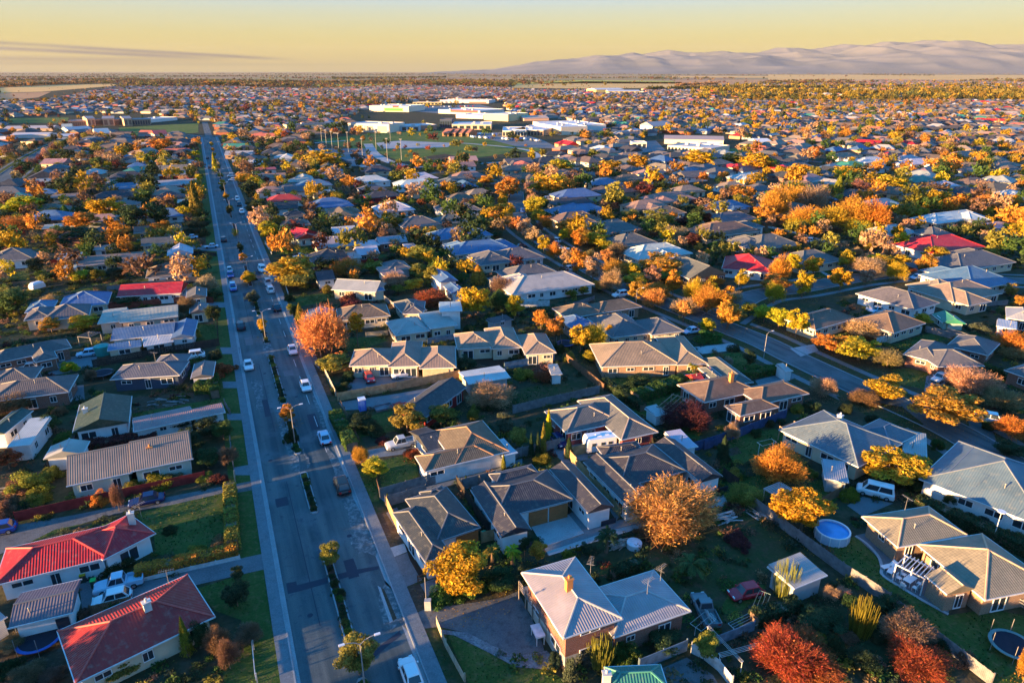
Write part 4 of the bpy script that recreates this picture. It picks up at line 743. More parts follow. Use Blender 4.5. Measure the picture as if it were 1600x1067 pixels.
# ------------------------------------------------------------------ plants
def quads(c, nrm, size, asp=1.0, up=None):
    """leaf quads at c with random in-plane spin"""
    n = len(c); a = rng.normal(size=(n, 3)) if up is None else up+rng.normal(size=(n, 3))*.25
    t = np.cross(nrm, a); t /= np.linalg.norm(t, axis=1)[:, None]+1e-9; b = np.cross(nrm, t); b /= np.linalg.norm(b, axis=1)[:, None]+1e-9
    s = size[:, None] if hasattr(size, 'shape') else size
    q = np.stack([c-t*s*asp-b*s*.5, c+b*s*-.9*0+t*s*asp*0-b*s, c+t*s*asp+b*s*.4, c+b*s], 1)
    return q.reshape(-1, 3)
def unit(v): return v/(np.linalg.norm(v, axis=-1, keepdims=True)+1e-9)
def crown(kind, n, leaf, seed):
    global rng; r0 = rng; rng = np.random.default_rng(seed)
    if kind in ('a', 'e', 's'):
        k = {'a': 46, 'e': 34, 's': 26}[kind]; d = unit(rng.normal(size=(k, 3))); d[:, 2] = d[:, 2]*(.95) + (.12 if kind != 's' else 0)
        lob = 1+.16*np.sin(d[:, 0]*3+seed)+.14*np.sin(d[:, 1]*4+seed*2)
        rad = rng.uniform(.42, .86, k)*lob; cc = d*rad[:, None]; cr = rng.uniform(.16, .34, k) if kind == 'a' else rng.uniform(.22, .40, k)
        i = rng.integers(0, k, n); dd = unit(rng.normal(size=(n, 3))); rr = rng.uniform(.55, 1.0, n)
        c = cc[i]+dd*(cr[i]*rr)[:, None]*np.array([1.1, 1.1, .75]); nr = unit(dd*.7+rng.normal(size=(n, 3))*.6+np.array([0, 0, .35]))
        if kind == 's': c[:, 2] = np.abs(c[:, 2])*.95
        v = quads(c, nr, rng.uniform(.7, 1.35, n)*leaf, .62)
    elif kind == 'c':
        t = rng.uniform(0, 1, n)**.8; R = (1-t)**.75*(.9+.1*np.sin(t*40))*rng.uniform(.6, 1.05, n); an = rng.uniform(0, 6.283, n); R = R*(1+.14*np.sin(an*5+t*9))
        c = np.stack([R*np.cos(an), R*np.sin(an), t*2-1], 1); nr = unit(np.stack([np.cos(an), np.sin(an), np.full(n, .5)], 1)+rng.normal(size=(n, 3))*.5); v = quads(c, nr, rng.uniform(.7, 1.3, n)*leaf, .6)
    elif kind == 'b':     # bare, twiggy crown: thin shoots running outwards and up, a few leaves left on them
        m = int(n*.45); d = unit(rng.normal(size=(m, 3))); d[:, 2] = np.abs(d[:, 2])*1.0-.6*rng.uniform(0, 1, m); d = unit(d)
        lob = 1+.14*np.sin(d[:, 0]*5+seed)+.14*np.cos(d[:, 1]*6+seed)
        r = (rng.uniform(.25, 1.0, m)**.65)*lob; c = d*r[:, None]; ax = unit(d+np.array([0, 0, .55])+rng.normal(size=(m, 3))*.42)
        ln = rng.uniform(.09, .26, m)[:, None]; sd = unit(np.cross(ax, rng.normal(size=(m, 3))))*(leaf*.12)
        tw = np.stack([c-ax*ln-sd, c-ax*ln+sd, c+ax*ln+sd*.4, c+ax*ln-sd*.4], 1).reshape(-1, 3)
        e = n-m; j = rng.integers(0, m, e); lc = c[j]+ax[j]*ln[j]*rng.uniform(-1, 1, e)[:, None]+rng.normal(size=(e, 3))*.02
        v = np.concatenate([tw, quads(lc, unit(rng.normal(size=(e, 3))), rng.uniform(.6, 1.1, e)*leaf*.85, .6)])
    elif kind == 'p':
        V_ = []
        for f in range(n//46):
            a = rng.uniform(0, 6.283); el = rng.uniform(.1, 1.35); t = np.linspace(.08, 1, 23); L0 = rng.uniform(.8, 1.1)
            x = L0*t*math.cos(el*.8); z = L0*(t*math.sin(el)-.75*t*t*rng.uniform(.6, 1.1)); base = np.stack([x*math.cos(a), x*math.sin(a), z], 1); sdv = np.array([-math.sin(a), math.cos(a), 0])
            dr = np.gradient(base, axis=0); dr = unit(dr)
            for s in (-1, 1):
                tip = base+(sdv*s*.8+dr*.9-np.array([0, 0, .25]))*.17*np.sin(t*2.6)[:, None]; w = dr*.022
                V_.append(np.stack([base-w, base+w, tip+w*.3, tip-w*.3], 1).reshape(-1, 3))
        v = np.concatenate(V_)
    elif kind == 'y':
        m = n//6; p = rng.uniform(-1, 1, (m, 2)); p = p[np.hypot(p[:, 0], p[:, 1]) < 1]; V_ = []
        for x, y in p:
            h = rng.uniform(1.1, 2.0)*(1.05-.35*math.hypot(x, y)); lx, ly = x*.72, y*.72; tp = (x*1.05, y*1.05)
            for k in range(6):
                a0, a1 = k*math.pi/3, (k+1)*math.pi/3; rr = .026
                V_.append([(lx+rr*math.cos(a0), ly+rr*math.sin(a0), -1), (lx+rr*math.cos(a1), ly+rr*math.sin(a1), -1), (tp[0]+rr*.45*math.cos(a1), tp[1]+rr*.45*math.sin(a1), -1+h), (tp[0]+rr*.45*math.cos(a0), tp[1]+rr*.45*math.sin(a0), -1+h)])
        v = np.array(V_).reshape(-1, 3)
    rng = r0; return v
NAMES = dict(a='leafy_tree', e='evergreen_tree', b='bare_tree', c='conifer', p='palm_tree', s='shrub', y='spiky_plant')
CRN = {}
LODN = {0: (9000, .050), 1: (4600, .064), 2: (1100, .115)}
def getcrown(k, lod):
    key = (k, lod)
    if key not in CRN:
        n, lf = LODN[lod]; nvar = {0: 4, 1: 4, 2: 5}[lod]; kk = {'p': 46*34}.get(k, n)
        if k == 'y': kk = 1500
        if k == 'b': kk = int(n*1.35)
        CRN[key] = [npmesh('crown', crown(k, kk if lod < 2 or k not in 'py' else kk//3, lf*(.8 if k == 's' else 1), 17*i+ord(k)), 4, 'leaf') for i in range(nvar)]
    return random.choice(CRN[key])
def mk_trunk(kind, seed):
    r = random.Random(seed); m = MB()
    def br(p, d, ln, rad, dep):
        q = p+d*ln; m.tube(p, q, rad, rad*.62, 6 if dep < 2 else 4)
        if dep >= (3 if kind == 'b' else 2): return
        for _ in range(3 if dep else 6):
            nd = (d*.8+Vector((r.gauss(0, 1), r.gauss(0, 1), r.gauss(.35, .5)))*.55).normalized(); br(q, nd, ln*r.uniform(.55, .8), rad*.6, dep+1)
    # unit: trunk runs from z=0 to the crown centre (z=1), limbs reach into the crown (radius about .8)
    m.tube((0, 0, -.02), (0, 0, .05), .085, .055, 8); m.tube((0, 0, .05), (0, .01, .55), .055, .042, 7)
    for k in range(6):
        a = k*1.047+r.uniform(-.3, .3); d = Vector((math.cos(a)*.75, math.sin(a)*.75, r.uniform(.55, 1.2))).normalized(); br(Vector((0, .01, .5)), d, .36, .030, 1)
    br(Vector((0, .01, .55)), Vector((0, 0, 1)), .3, .035, 1)
    return m.mesh('trunk', 'wood')
TRK = {k: [mk_trunk(k, s) for s in (1, 2, 3)] for k in 'ab'}
mm_ = MB(); mm_.tube((0, 0, 0), (0, 0, 1), .06, .03, 7); POLE = mm_.mesh('trunk', 'wood')
LC = dict(sa=(.74, .37, .11), o=(.62, .285, .045), g=(.60, .38, .03), y=(.56, .45, .03), r=(.42, .11, .045), p=(.56, .35, .20), ol=(.30, .27, .05), yg=(.24, .22, .03), gr=(.085, .16, .038), dk=(.048, .082, .034), br=(.26, .15, .095), m=(.16, .045, .04), gg=(.10, .13, .085), tn=(.36, .24, .12))
LN = dict(sa='salmon orange', o='orange', g='golden', y='yellow', r='red', p='pinkish', ol='olive', yg='yellow green', gr='green', dk='dark green', br='brown', m='maroon', gg='grey green', tn='straw coloured')
KN = dict(a='leafy tree', e='evergreen tree', b='half bare tree', c='conifer', p='palm tree', s='shrub', y='spiky plant')
CNT = dict(tree=0, shrub=0, house=0, car=0)
def tree(X, Y, r, H, kind, col, label=None, anchor=None, trunkh=None, lodf=None):
    """crown radius r, full height H"""
    lod = (0 if Y < 115 and r > .9 else 1 if Y < 300 else 2) if lodf is None else lodf
    cat = 'shrub' if kind in 's' else 'plant' if kind == 'y' else 'tree'
    root = ob(NAMES[kind], None, loc=(X, Y, 0)); c = tuple(v*random.uniform(.85, 1.15) for v in LC[col]); rz = random.uniform(0, 6.28)
    if kind == 's': ob('foliage', getcrown('s', lod), root, (0, 0, -.05), rz, c, (r, r*random.uniform(.85, 1.1), H))
    elif kind == 'y': ob('spikes', getcrown('y', lod), root, (0, 0, H/2), rz, c, (r, r, H/2))
    elif kind == 'c':
        ob('crown', getcrown('c', lod), root, (0, 0, H*.53), rz, c, (r, r, H*.47)); ob('trunk', POLE, root, (0, 0, 0), 0, (.1, .08, .06), (3, 3, H*.6))
    elif kind == 'p':
        ob('crown', getcrown('p', lod), root, (0, 0, H*.62), rz, c, (r, r, r)); ob('trunk', POLE, root, (0, 0, 0), 0, (.1, .08, .06), (4.5, 4.5, H*.64))
    else:
        rv = min((H-max(.12*H, .25))*.5, r*1.25); zc = H-rv; q = getcrown(kind, lod)
        if kind == 'b': rv = max((H-.6)*.60, r*.5); zc = H-rv
        ob('crown', q, root, (0, 0, zc), rz, c, (r, r*random.uniform(.9, 1.1), rv)); ob('trunk', random.choice(TRK['b' if kind == 'b' else 'a']), root, (0, 0, 0), rz, (.1, .08, .06), (r*.95, r*.95, zc*1.0+rv*.12))
    CNT[cat if cat in CNT else 'shrub'] += 1
    if col == 'wall': pass
    sz = 'tall ' if H > 7.5 else 'small ' if H < 2.6 and kind != 's' else ''
    reg(root, cat, f'{sz}{LN[col]} {KN[kind]}', X, Y, label, {'tree': 'garden and street trees', 'shrub': 'garden shrubs', 'plant': 'spiky garden plants'}[cat], anchor)
    GT.add(X, Y, r*.8); return root
TR = """E|1010,365,115,85,s,r;240,170,90,80,a,o;385,160,110,90,a,y;325,352,80,60,s,y;80,530,170,110,b,br;210,630,110,100,e,gr;300,680,100,60,s,gr;820,620,120,90,e,dk;870,690,90,100,e,dk;960,640,130,110,e,dk;1020,650,90,100,e,gr;950,780,130,110,e,dk;1040,770,80,90,b,br;150,890,190,120,s,ol;80,900,120,90,s,br;230,840,110,80,s,ol;190,965,120,60,s,yg;50,785,110,110,a,r;70,70,140,130,e,gr;610,905,90,45,s,ol;460,960,80,75,s,o;720,890,130,55,s,yg;545,960,45,120,b,br;890,195,50,60,s,ol;640,250,45,60,s,yg;1155,50,50,70,e,gg;1198,180,48,85,e,g;1312,578,74,100,a,o;1340,660,50,90,s,dk;590,60,100,60,e,dk;860,90,70,100,b,br;980,130,60,110,e,dk;270,560,60,50,s,br;980,300,60,50,s,dk;420,400,50,60,b,br;20,1010,110,90,s,br;1000,860,90,60,s,m;940,850,70,60,s,ol;790,860,80,50,s,tn;110,280,90,60,s,dk;130,330,40,30,s,ol
A|560,540,150,95,s,dk;480,530,80,60,s,gr;1085,580,60,80,e,dk;1085,680,100,120,e,dk;860,890,62,130,c,yg;915,870,90,120,e,dk;1000,895,100,120,b,br;1140,860,110,100,b,br;1050,960,80,120,b,br;560,1015,170,120,e,ol;60,905,90,80,b,tn;150,1040,130,80,b,br;40,1000,120,100,s,dk;1000,425,90,70,s,tn;900,465,80,50,s,ol;250,1040,90,60,b,br;770,375,70,40,s,dk;640,960,60,60,s,dk;400,740,80,60,s,br;30,250,100,90,s,br
B|340,495,88,125,e,ol;475,975,150,180,e,ol;545,100,120,110,a,y;480,45,66,90,b,o;930,575,290,260,e,g;1165,485,84,120,p,y;1285,488,70,115,e,o;1075,485,95,100,p,yg;1110,610,140,110,e,dk;1210,590,90,120,e,dk;850,660,140,110,s,gr;950,650,150,90,s,gr;1220,470,50,110,e,dk;1410,480,50,50,s,ol;600,235,24,45,c,yg;955,145,20,36,c,dk;1125,70,26,70,c,yg;1300,45,80,60,s,yg;1040,30,60,70,b,r;710,30,60,50,b,r;360,610,40,45,s,dk;390,660,40,40,s,dk;1420,1010,70,110,s,gg;870,450,40,40,s,gr
C|870,292,362,258,b,sa;572,425,115,140,p,dk;950,550,150,140,p,gr;1345,98,200,185,b,o;1195,218,130,95,b,ol;1375,615,110,150,y,ol;545,955,120,110,y,ol;640,935,130,110,s,gr;830,890,160,100,e,dk;730,860,90,70,s,gr;470,940,110,120,s,gg;1020,915,120,130,e,ol;1380,965,250,200,b,r;340,950,80,90,s,gg;700,540,70,40,s,dk;620,590,80,40,s,dk;860,410,60,60,b,m;1160,420,120,70,s,m;760,390,100,60,s,br;1110,130,50,30,s,dk;480,470,60,70,e,dk;1290,880,90,80,s,dk
D|845,105,265,200,a,g;430,305,240,230,a,g;185,220,130,100,a,ol;405,980,280,175,b,r;950,990,225,140,b,r;890,840,190,150,b,tn;700,795,105,150,y,yg;640,740,60,120,e,dk;570,672,60,70,b,p;620,668,60,60,b,p;520,810,170,110,e,dk;850,745,150,80,e,dk;1440,1010,70,150,b,o;1110,240,60,70,e,dk;480,110,60,50,s,ol;655,210,80,70,s,yg;590,910,90,110,s,dk;700,980,120,110,e,dk;1170,960,90,80,s,br;1270,330,80,50,s,gg;1420,410,90,50,s,gr;1210,310,50,40,s,dk;1420,650,70,70,b,m;500,850,120,80,s,ol;1080,900,70,70,s,dk;960,180,60,60,e,dk;640,860,100,80,s,br;1150,280,40,30,s,gr;780,860,70,60,s,dk
F|320,205,205,225,b,sa;465,195,80,165,a,g;350,352,155,95,a,ol;430,78,100,55,s,m;800,48,130,80,b,r;990,70,140,165,a,g;1175,92,92,120,a,g;1295,148,80,105,a,o;1358,190,80,125,a,o;690,605,150,150,a,ol;842,585,110,120,a,ol;1060,492,175,120,b,p;1110,65,100,100,b,gr;960,345,90,80,e,dk;1195,312,70,60,s,dk;390,450,90,60,s,dk;205,122,50,90,c,yg;480,610,140,100,e,dk;540,640,90,70,s,dk;1130,620,90,110,e,gg;1190,685,90,110,e,ol;1250,722,30,110,c,dk;1280,720,30,110,c,dk;1305,690,34,130,c,ol;1328,630,40,130,c,y;1420,735,44,90,c,dk;1300,775,80,60,s,yg;575,690,60,40,s,m;985,560,60,70,s,ol;420,400,60,60,s,dk;300,180,60,60,b,p;1380,270,60,60,s,dk;175,90,40,60,s,dk;960,190,50,60,s,dk;1420,310,60,50,s,ol;1300,380,130,60,s,br;1230,390,110,70,s,ol;150,670,46,70,s,dk;180,725,28,30,s,dk
G|455,238,105,135,a,g;520,228,84,125,b,g;590,208,60,84,a,g;500,312,80,60,e,g;800,25,120,90,a,o;930,85,115,70,b,p;1025,58,112,135,b,o;1135,42,90,60,b,p;1120,132,112,135,a,o;1030,175,75,80,a,y;1035,228,110,50,s,gr;1215,322,62,85,e,dk;962,372,60,90,p,y;932,592,190,120,b,m;1140,662,60,90,b,p;300,402,80,60,b,r;1080,330,50,60,b,br;620,380,70,50,s,dk;1150,270,60,40,s,dk;1250,650,60,50,s,dk;830,660,80,50,s,dk;620,500,70,60,s,dk;1120,790,60,50,s,dk;1160,850,80,50,s,ol;1100,740,60,110,c,dk;720,430,110,70,e,dk;660,470,120,80,s,dk;960,440,80,70,e,dk;1170,540,50,40,s,m;870,760,90,60,s,dk;780,690,50,50,s,gg;1390,640,50,40,s,gr
H|110,128,112,125,a,o;335,142,102,105,a,y;412,168,82,135,a,y;205,100,110,70,a,yg;270,120,90,90,a,y;540,252,112,85,a,o;715,192,140,95,b,p;695,285,200,130,a,g;640,260,90,80,a,o;828,325,105,90,b,tn;985,147,80,65,a,y;1245,172,92,66,s,gg;1380,248,120,110,b,o;820,475,200,115,a,g;1080,555,310,205,a,o;1200,435,190,145,b,p;1340,512,140,110,b,tn;1395,645,150,115,b,o;1380,735,120,90,e,dk;540,458,100,95,b,p;480,545,90,50,s,dk;105,338,40,50,b,p;725,510,110,60,b,br;640,545,60,50,s,dk;1055,705,60,66,s,gr;640,815,110,60,s,r;1320,385,80,80,s,dk;560,790,60,60,s,br;1400,300,90,60,b,tn;300,610,50,50,s,dk;1430,60,50,60,a,o;1170,75,70,40,a,p;1300,620,60,60,s,dk;600,800,60,50,s,m;760,590,60,50,s,dk;420,545,60,50,s,ol
I|165,365,250,140,a,y;110,462,160,84,b,o;500,455,200,140,a,o;640,375,190,160,a,g;800,425,170,160,e,dk;950,415,130,150,e,dk;1035,345,80,84,a,ol;1180,330,92,220,c,yg;1110,395,90,95,a,y;1190,465,140,90,e,dk;970,492,110,110,a,o;740,512,120,80,a,o;870,582,70,60,a,y;800,588,60,50,a,y;345,532,130,90,b,p;240,642,110,80,a,o;230,715,110,120,e,dk;495,612,80,75,e,ol;470,545,200,80,e,dk;880,672,60,84,c,g;610,702,110,56,s,ol;490,772,112,90,a,y;582,768,100,90,a,yg;700,752,130,80,e,dk;330,765,110,80,e,dk;745,802,90,54,s,dk;1240,825,130,115,b,p;660,85,130,100,b,p;690,50,100,60,a,o;855,292,110,84,e,gr;870,205,60,66,e,dk;770,202,60,34,e,dk;550,228,110,84,e,dk;345,235,100,74,e,dk;150,125,100,90,e,dk;730,912,110,70,e,dk;60,890,180,130,a,ol;50,965,140,100,e,dk;310,912,90,70,b,p;1185,192,50,60,a,y;1100,202,50,60,b,p;1165,42,50,44,a,y;960,12,150,44,a,o;340,270,80,40,a,yg;1283,100,36,110,c,y;1405,515,40,52,a,g;1448,662,50,62,a,o;1490,778,75,95,a,g;1515,905,70,84,e,gg;1435,605,40,60,e,dk;1325,252,30,44,e,dk;1370,385,34,60,e,dk;1440,112,90,70,a,o;1450,192,100,70,a,o;1500,262,110,120,e,dk;1530,375,110,110,e,dk;400,400,90,90,c,gr;1290,880,90,70,e,dk;1210,505,70,60,s,dk;40,420,60,80,e,dk;250,330,80,90,e,dk;330,400,110,90,e,dk;590,100,90,80,e,gr;1080,100,110,50,e,ol;1480,760,50,90,s,ol;430,240,60,60,e,dk;120,230,60,50,e,m;200,400,60,60,s,ol
J|160,510,112,130,a,g;290,745,300,200,a,g;340,805,220,110,e,ol;625,718,178,115,b,o;790,722,122,80,e,ol;900,792,150,90,b,p;1080,645,152,130,a,ol;1040,735,110,90,e,ol;1130,775,92,135,e,ol;1020,822,110,84,a,g;925,848,84,60,a,yg;1400,768,112,110,c,o;1520,392,180,92,a,g;1560,265,130,110,a,o;1205,242,60,80,a,o;1060,335,52,60,a,r;910,455,112,95,a,yg;840,388,80,66,a,g;730,347,60,44,a,g;860,512,92,54,b,p;500,95,210,84,a,g;510,152,112,60,a,o;420,168,80,54,a,g;290,185,70,66,a,yg;350,178,60,44,e,ol;610,212,70,66,a,o;590,182,60,44,b,p;910,185,80,80,a,ol;1175,132,50,44,a,yg;1240,128,50,44,e,dk;1330,198,120,66,b,br;1450,222,120,34,a,g;980,222,60,40,b,br;300,112,70,44,a,g;125,390,92,60,a,y;80,365,110,90,e,dk;1240,705,80,90,e,dk;1500,525,80,54,e,dk;1540,835,130,120,b,br;1440,695,120,44,e,ol;30,785,80,74,a,g;1230,600,80,50,s,dk;930,580,60,40,s,dk;1100,180,40,40,s,ol;890,660,50,40,e,dk;70,780,40,30,s,dk;500,840,60,60,s,yg;290,960,60,60,e,yg;640,910,120,60,s,m;280,890,60,60,s,dk;1390,640,110,60,e,dk;1330,700,60,60,e,dk
K|45,385,92,95,a,g;220,365,150,155,a,g;60,245,150,130,a,o;300,235,170,130,a,g;360,132,170,60,a,g;660,112,130,74,a,g;820,95,150,94,a,g;190,55,60,84,a,g;260,42,50,54,a,yg;560,45,80,60,a,ol;430,65,60,44,e,yg;765,252,80,84,a,o;710,315,112,74,a,yg;860,255,110,84,e,m;940,195,112,60,a,r;955,435,200,115,e,yg;1090,445,90,60,e,m;1180,415,84,125,e,dk;1235,435,60,84,a,m;420,485,190,125,a,o;500,545,110,95,b,o;590,555,170,115,a,g;640,595,100,80,a,g;700,625,120,110,b,br;1040,525,152,74,b,p;1150,555,100,90,e,m;690,735,180,95,b,o;600,825,110,70,a,o;810,805,184,115,a,g;930,865,140,115,b,o;960,725,270,135,a,o;1000,770,150,90,e,ol;1290,805,80,60,b,o;430,875,80,54,a,yg;500,855,70,64,a,yg;150,465,60,54,b,p;230,485,50,64,b,br;300,555,60,64,b,p;540,645,60,64,b,tn;1190,85,200,84,a,g;1380,85,150,64,a,yg;1520,95,150,130,a,g;1210,182,60,64,a,o;1330,172,60,54,a,o;1410,142,60,54,a,r;1420,270,150,94,a,o;1590,345,60,140,a,o;1450,705,130,84,e,dk;1320,585,100,60,e,dk;1450,605,90,34,e,yg;1180,335,60,60,a,m;780,405,110,64,e,ol;450,190,160,90,e,br;1270,600,60,70,e,gr;1500,760,80,50,e,dk
L|110,345,150,190,b,o;230,305,150,150,b,o;340,315,184,160,b,p;300,425,190,140,b,o;430,435,170,150,b,g;560,405,194,190,b,o;680,415,160,190,b,o;250,465,140,90,b,g;600,480,150,100,b,g;485,245,84,130,c,yg;240,175,130,160,a,o;70,105,140,90,a,g;510,155,120,84,a,g;600,165,84,70,a,g;340,45,90,84,a,o;150,145,80,64,a,y;800,225,210,110,a,g;340,155,84,90,a,ol;610,235,92,84,b,br;1040,265,160,64,b,br;1090,305,150,74,a,g;1210,315,84,74,a,o;1300,295,60,64,b,p;1370,345,170,84,b,o;1510,335,112,110,a,g;910,395,130,84,a,g;1005,365,40,64,a,g;1100,365,110,54,a,y;1340,230,90,64,b,p;800,375,90,70,e,dk;1330,485,84,64,a,y;1365,528,100,74,a,y;1510,488,112,74,a,y;1250,455,112,64,b,p;665,575,160,74,a,g;1065,645,180,100,a,g;805,695,190,130,a,g;660,715,170,120,b,p;210,702,110,135,a,y;105,642,60,34,a,y;115,815,180,110,a,o;300,825,50,90,b,tn;495,692,80,54,a,o;1225,695,25,94,c,y;1100,745,130,60,s,dk;1510,855,90,84,e,ol;1570,915,70,64,a,o;920,732,60,34,b,r;600,625,60,54,b,p;1030,515,80,64,b,br;1580,175,60,44,a,y;730,122,50,44,e,dk;1000,700,80,60,s,dk;30,610,60,50,s,ol"""
TL = {'C870': ('huge orange half bare tree in front of the charcoal duplex', 'huge orange tree by the duplex'), 'B930': ('wide golden brown evergreen tree beside the charcoal townhouse', 'wide golden evergreen'), 'D845': ('dense round golden tree behind the white van', 'round golden tree by the van'),
      'D430': ('golden leafy tree between the timber fence and the round pool', 'golden tree by the pool'), 'C1345': ('bright orange feathery tree on the green back lawn', 'feathery orange tree'), 'H1080': ('widest golden street tree overhanging the side street', 'widest golden street tree'),
      'D405': ('red leaved twiggy tree at the bottom edge below the vegetable beds', 'red twiggy tree'), 'F320': ('pinkish orange bare tree spreading over the avenue footpath', 'pinkish orange avenue tree'), 'J290': ('large golden and olive tree at the avenue kerb beside parked silver cars', 'large golden kerb tree'),
      'F1060': ('pink twiggy bare tree beside the pale workshop', 'pink twiggy tree'), 'E1010': ('bright red rounded bush beside the avenue footpath', 'bright red bush'), 'L560': ('tallest orange bare tree at the heart of the dense grove', 'dense orange grove'), 'F800': ('red leaved spreading tree behind the conical roofed house', 'red spreading tree'),
      'I1180': ('tall yellow green pyramid conifer beside the avenue', 'tall pyramid conifer'), 'B545': ('small bright yellow tree on the avenue verge', 'bright yellow verge tree'), 'I500': ('bright orange leafy tree in the dark garden clump left of the avenue', 'bright orange tree left of the avenue'),
      'K960': ('large orange and olive tree in front of the pale hipped roof', 'large orange and olive tree'), 'L210': ('single lemon yellow tree beside the red roofed house', 'lemon yellow tree'), 'G1120': ('compact bright orange street tree at the side street bend', 'compact orange street tree')}
for line in TR.split('\n'):
    k, rest = line.split('|'); V(k)
    for e in rest.split(';'):
        u, v, w, h, kd, c = e.split(','); u, v, w, h = map(float, (u, v, w, h)); sc = VW[2]
        bx, by = px(u, v+h*.5); s = pxm(by); r = w/2/sc/s*1.13; h *= 1.06
        sinE = math.sin(TH)+math.cos(TH)*(by-533.5)/FPX; sinE = max(.08, sinE); cosE = math.cos(math.asin(min(.9, sinE)))
        if kd == 'c' or kd == 'y': Ht = h/sc/s/cosE*.97; off = .0
        else: Ht = max((h/sc/s-r*sinE*1.0)/cosE, r*.9); off = 0
        X, Y = P(bx, by); Y += r*.55; X *= (Y/(Y-r*.55))
        t = TL.pop(f'{k}{int(u)}', None)
        tree(X, Y, r, Ht, kd, c, t[0] if t else None, t[1] if t else None)
# median trees, shrubs and planting along the avenue
for (X, Y, n) in [(0, 0, 0)]: pass
for u0, u1 in ISL:
    u = u0+1.0
    while u < u1-.6:
        x, y = T(6.5, u); tree(x, y, random.uniform(.5, .72), random.uniform(.6, .95), 's', random.choice(('dk', 'gr', 'dk', 'ol'))); u += random.uniform(1.0, 1.5)
for k in range(3, 12): x, y = T(6.5, 198+k*36); tree(x, y, random.uniform(1.4, 2.0), random.uniform(3, 5), 'a', random.choice(('g', 'ol', 'o', 'yg')))
# street trees along the side streets
def along(road, off, u0, u1, step, cols, rr=(2.2, 3.2)):
    pts = curve_pts(road, 10); acc = 0; n = len(pts)
    for i in range(int(n*u0), int(n*u1)-1):
        (x0, y0), (x1, y1) = pts[i], pts[i+1]; l = math.hypot(x1-x0, y1-y0); acc += l
        if acc > step:
            acc = random.uniform(-2, 2); nx, ny = -(y1-y0)/l, (x1-x0)/l; X, Y = x0+nx*off, y0+ny*off
            if not GT.ok(X, Y, 1.0) or not GH.ok(X, Y, .5) or Y < 150: continue
            r = random.uniform(*rr); tree(X, Y, r, r*random.uniform(2.0, 2.6), random.choice('aab'), random.choice(cols))
for s in (-6.2, 6.2):
    along(RD2, s, 0, .62, 8, ('o', 'o', 'g', 'p', 'sa', 'y')); along(CR, s, 0, 1, 11, ('o', 'g', 'p', 'y')); along(CR2, s, 0, 1, 12, ('o', 'g')); along(WST, s*1.4, 0, 1, 14, ('m', 'dk', 'ol', 'br', 'p'))
# ------------------------------------------------------------------ hedges
def hedge(p, q, wd=1.2, h=1.5, col='dk', label=None):
    a, c = Vector(p), Vector(q); L_ = (c-a).length; an = math.atan2(c.y-a.y, c.x-a.x); n = int(L_*wd*260) if a.y < 130 else int(L_*90)
    n = max(n, 200); f = rng.uniform(0, 1, n); x = rng.uniform(0, L_, n); y = rng.uniform(-wd/2, wd/2, n); z = rng.uniform(0.05, h, n)
    top = f < .45; z[top] = h+rng.normal(size=top.sum())*.06; sd = ~top; y[sd] = np.sign(y[sd])*(wd/2)+rng.normal(size=sd.sum())*.06
    z *= 1+.07*np.sin(x*1.3)+.05*np.sin(x*3.1); c3 = np.stack([x, y, z], 1); nr = np.zeros((n, 3)); nr[top, 2] = 1; nr[sd, 1] = np.sign(y[sd]); nr = unit(nr+rng.normal(size=(n, 3))*.55)
    v = quads(c3, nr, rng.uniform(.8, 1.3, n)*.13, .7); root = ob('hedge', npmesh('hedge', v, 4, 'leaf'), None, (a.x, a.y, 0), an, LC[col])
    m = MB(); m.box(.05, -wd/2+.12, 0, L_-.05, wd/2-.12, h-.12); ob('branches', m.mesh('branches', 'wood'), root)
    reg(root, 'hedge', f'{LN[col]} clipped hedge', (a.x+c.x)/2, (a.y+c.y)/2, label, 'garden hedges')
def hd(*a, **k): hedge(g(*a[:2]), g(*a[2:4]), **k)
V('A'); hd(1062, 470, 1048, 195, wd=1.5, h=1.7, col='ol', label='brown green hedge along the avenue lawn of the bent red roof house'); hd(620, 590, 1085, 480, wd=1.5, h=1.3, col='o', label='rust coloured hedge beside the low white path edging')
V('E'); hd(385, 675, 570, 655, wd=1.6, h=1.9, col='y', label='bright yellow clipped hedge below the dark green gable'); hd(895, 470, 975, 465, wd=3, h=1.9, col='gr'); hd(980, 500, 975, 420, wd=1.6, h=1.6, col='gr'); hd(375, 735, 720, 690, wd=2.0, h=1.3, col='m'); hd(760, 665, 865, 620, wd=1.6, h=2.0, col='yg')
V('F'); hd(360, 590, 440, 740, wd=2.0, h=1.5, col='gr', label='shaggy green hedge inside the brown rail fence on the avenue')
V('G'); hd(700, 520, 965, 430, wd=2.4, h=2.0, col='gr'); hd(560, 440, 740, 560, wd=1.5, h=1.4, col='dk'); hd(1190, 410, 1370, 385, wd=1.4, h=1.2, col='gr')
V('H'); hd(185, 385, 355, 380, wd=1.5, h=1.2, col='gr')
V('D'); hd(960, 262, 1500, 500, wd=1.8, h=1.6, col='dk', label='long dark hedge between the tan house and the large grey roofed white house')
V('C'); hd(600, 600, 720, 540, wd=1.3, h=1.3, col='dk'); hd(1240, 800, 1440, 730, wd=1.6, h=1.4, col='dk')
V('K'); hd(830, 600, 1110, 575, wd=2.5, h=2.4, col='gr')
V('I'); hd(560, 850, 700, 842, wd=1.5, h=1.4, col='gr')
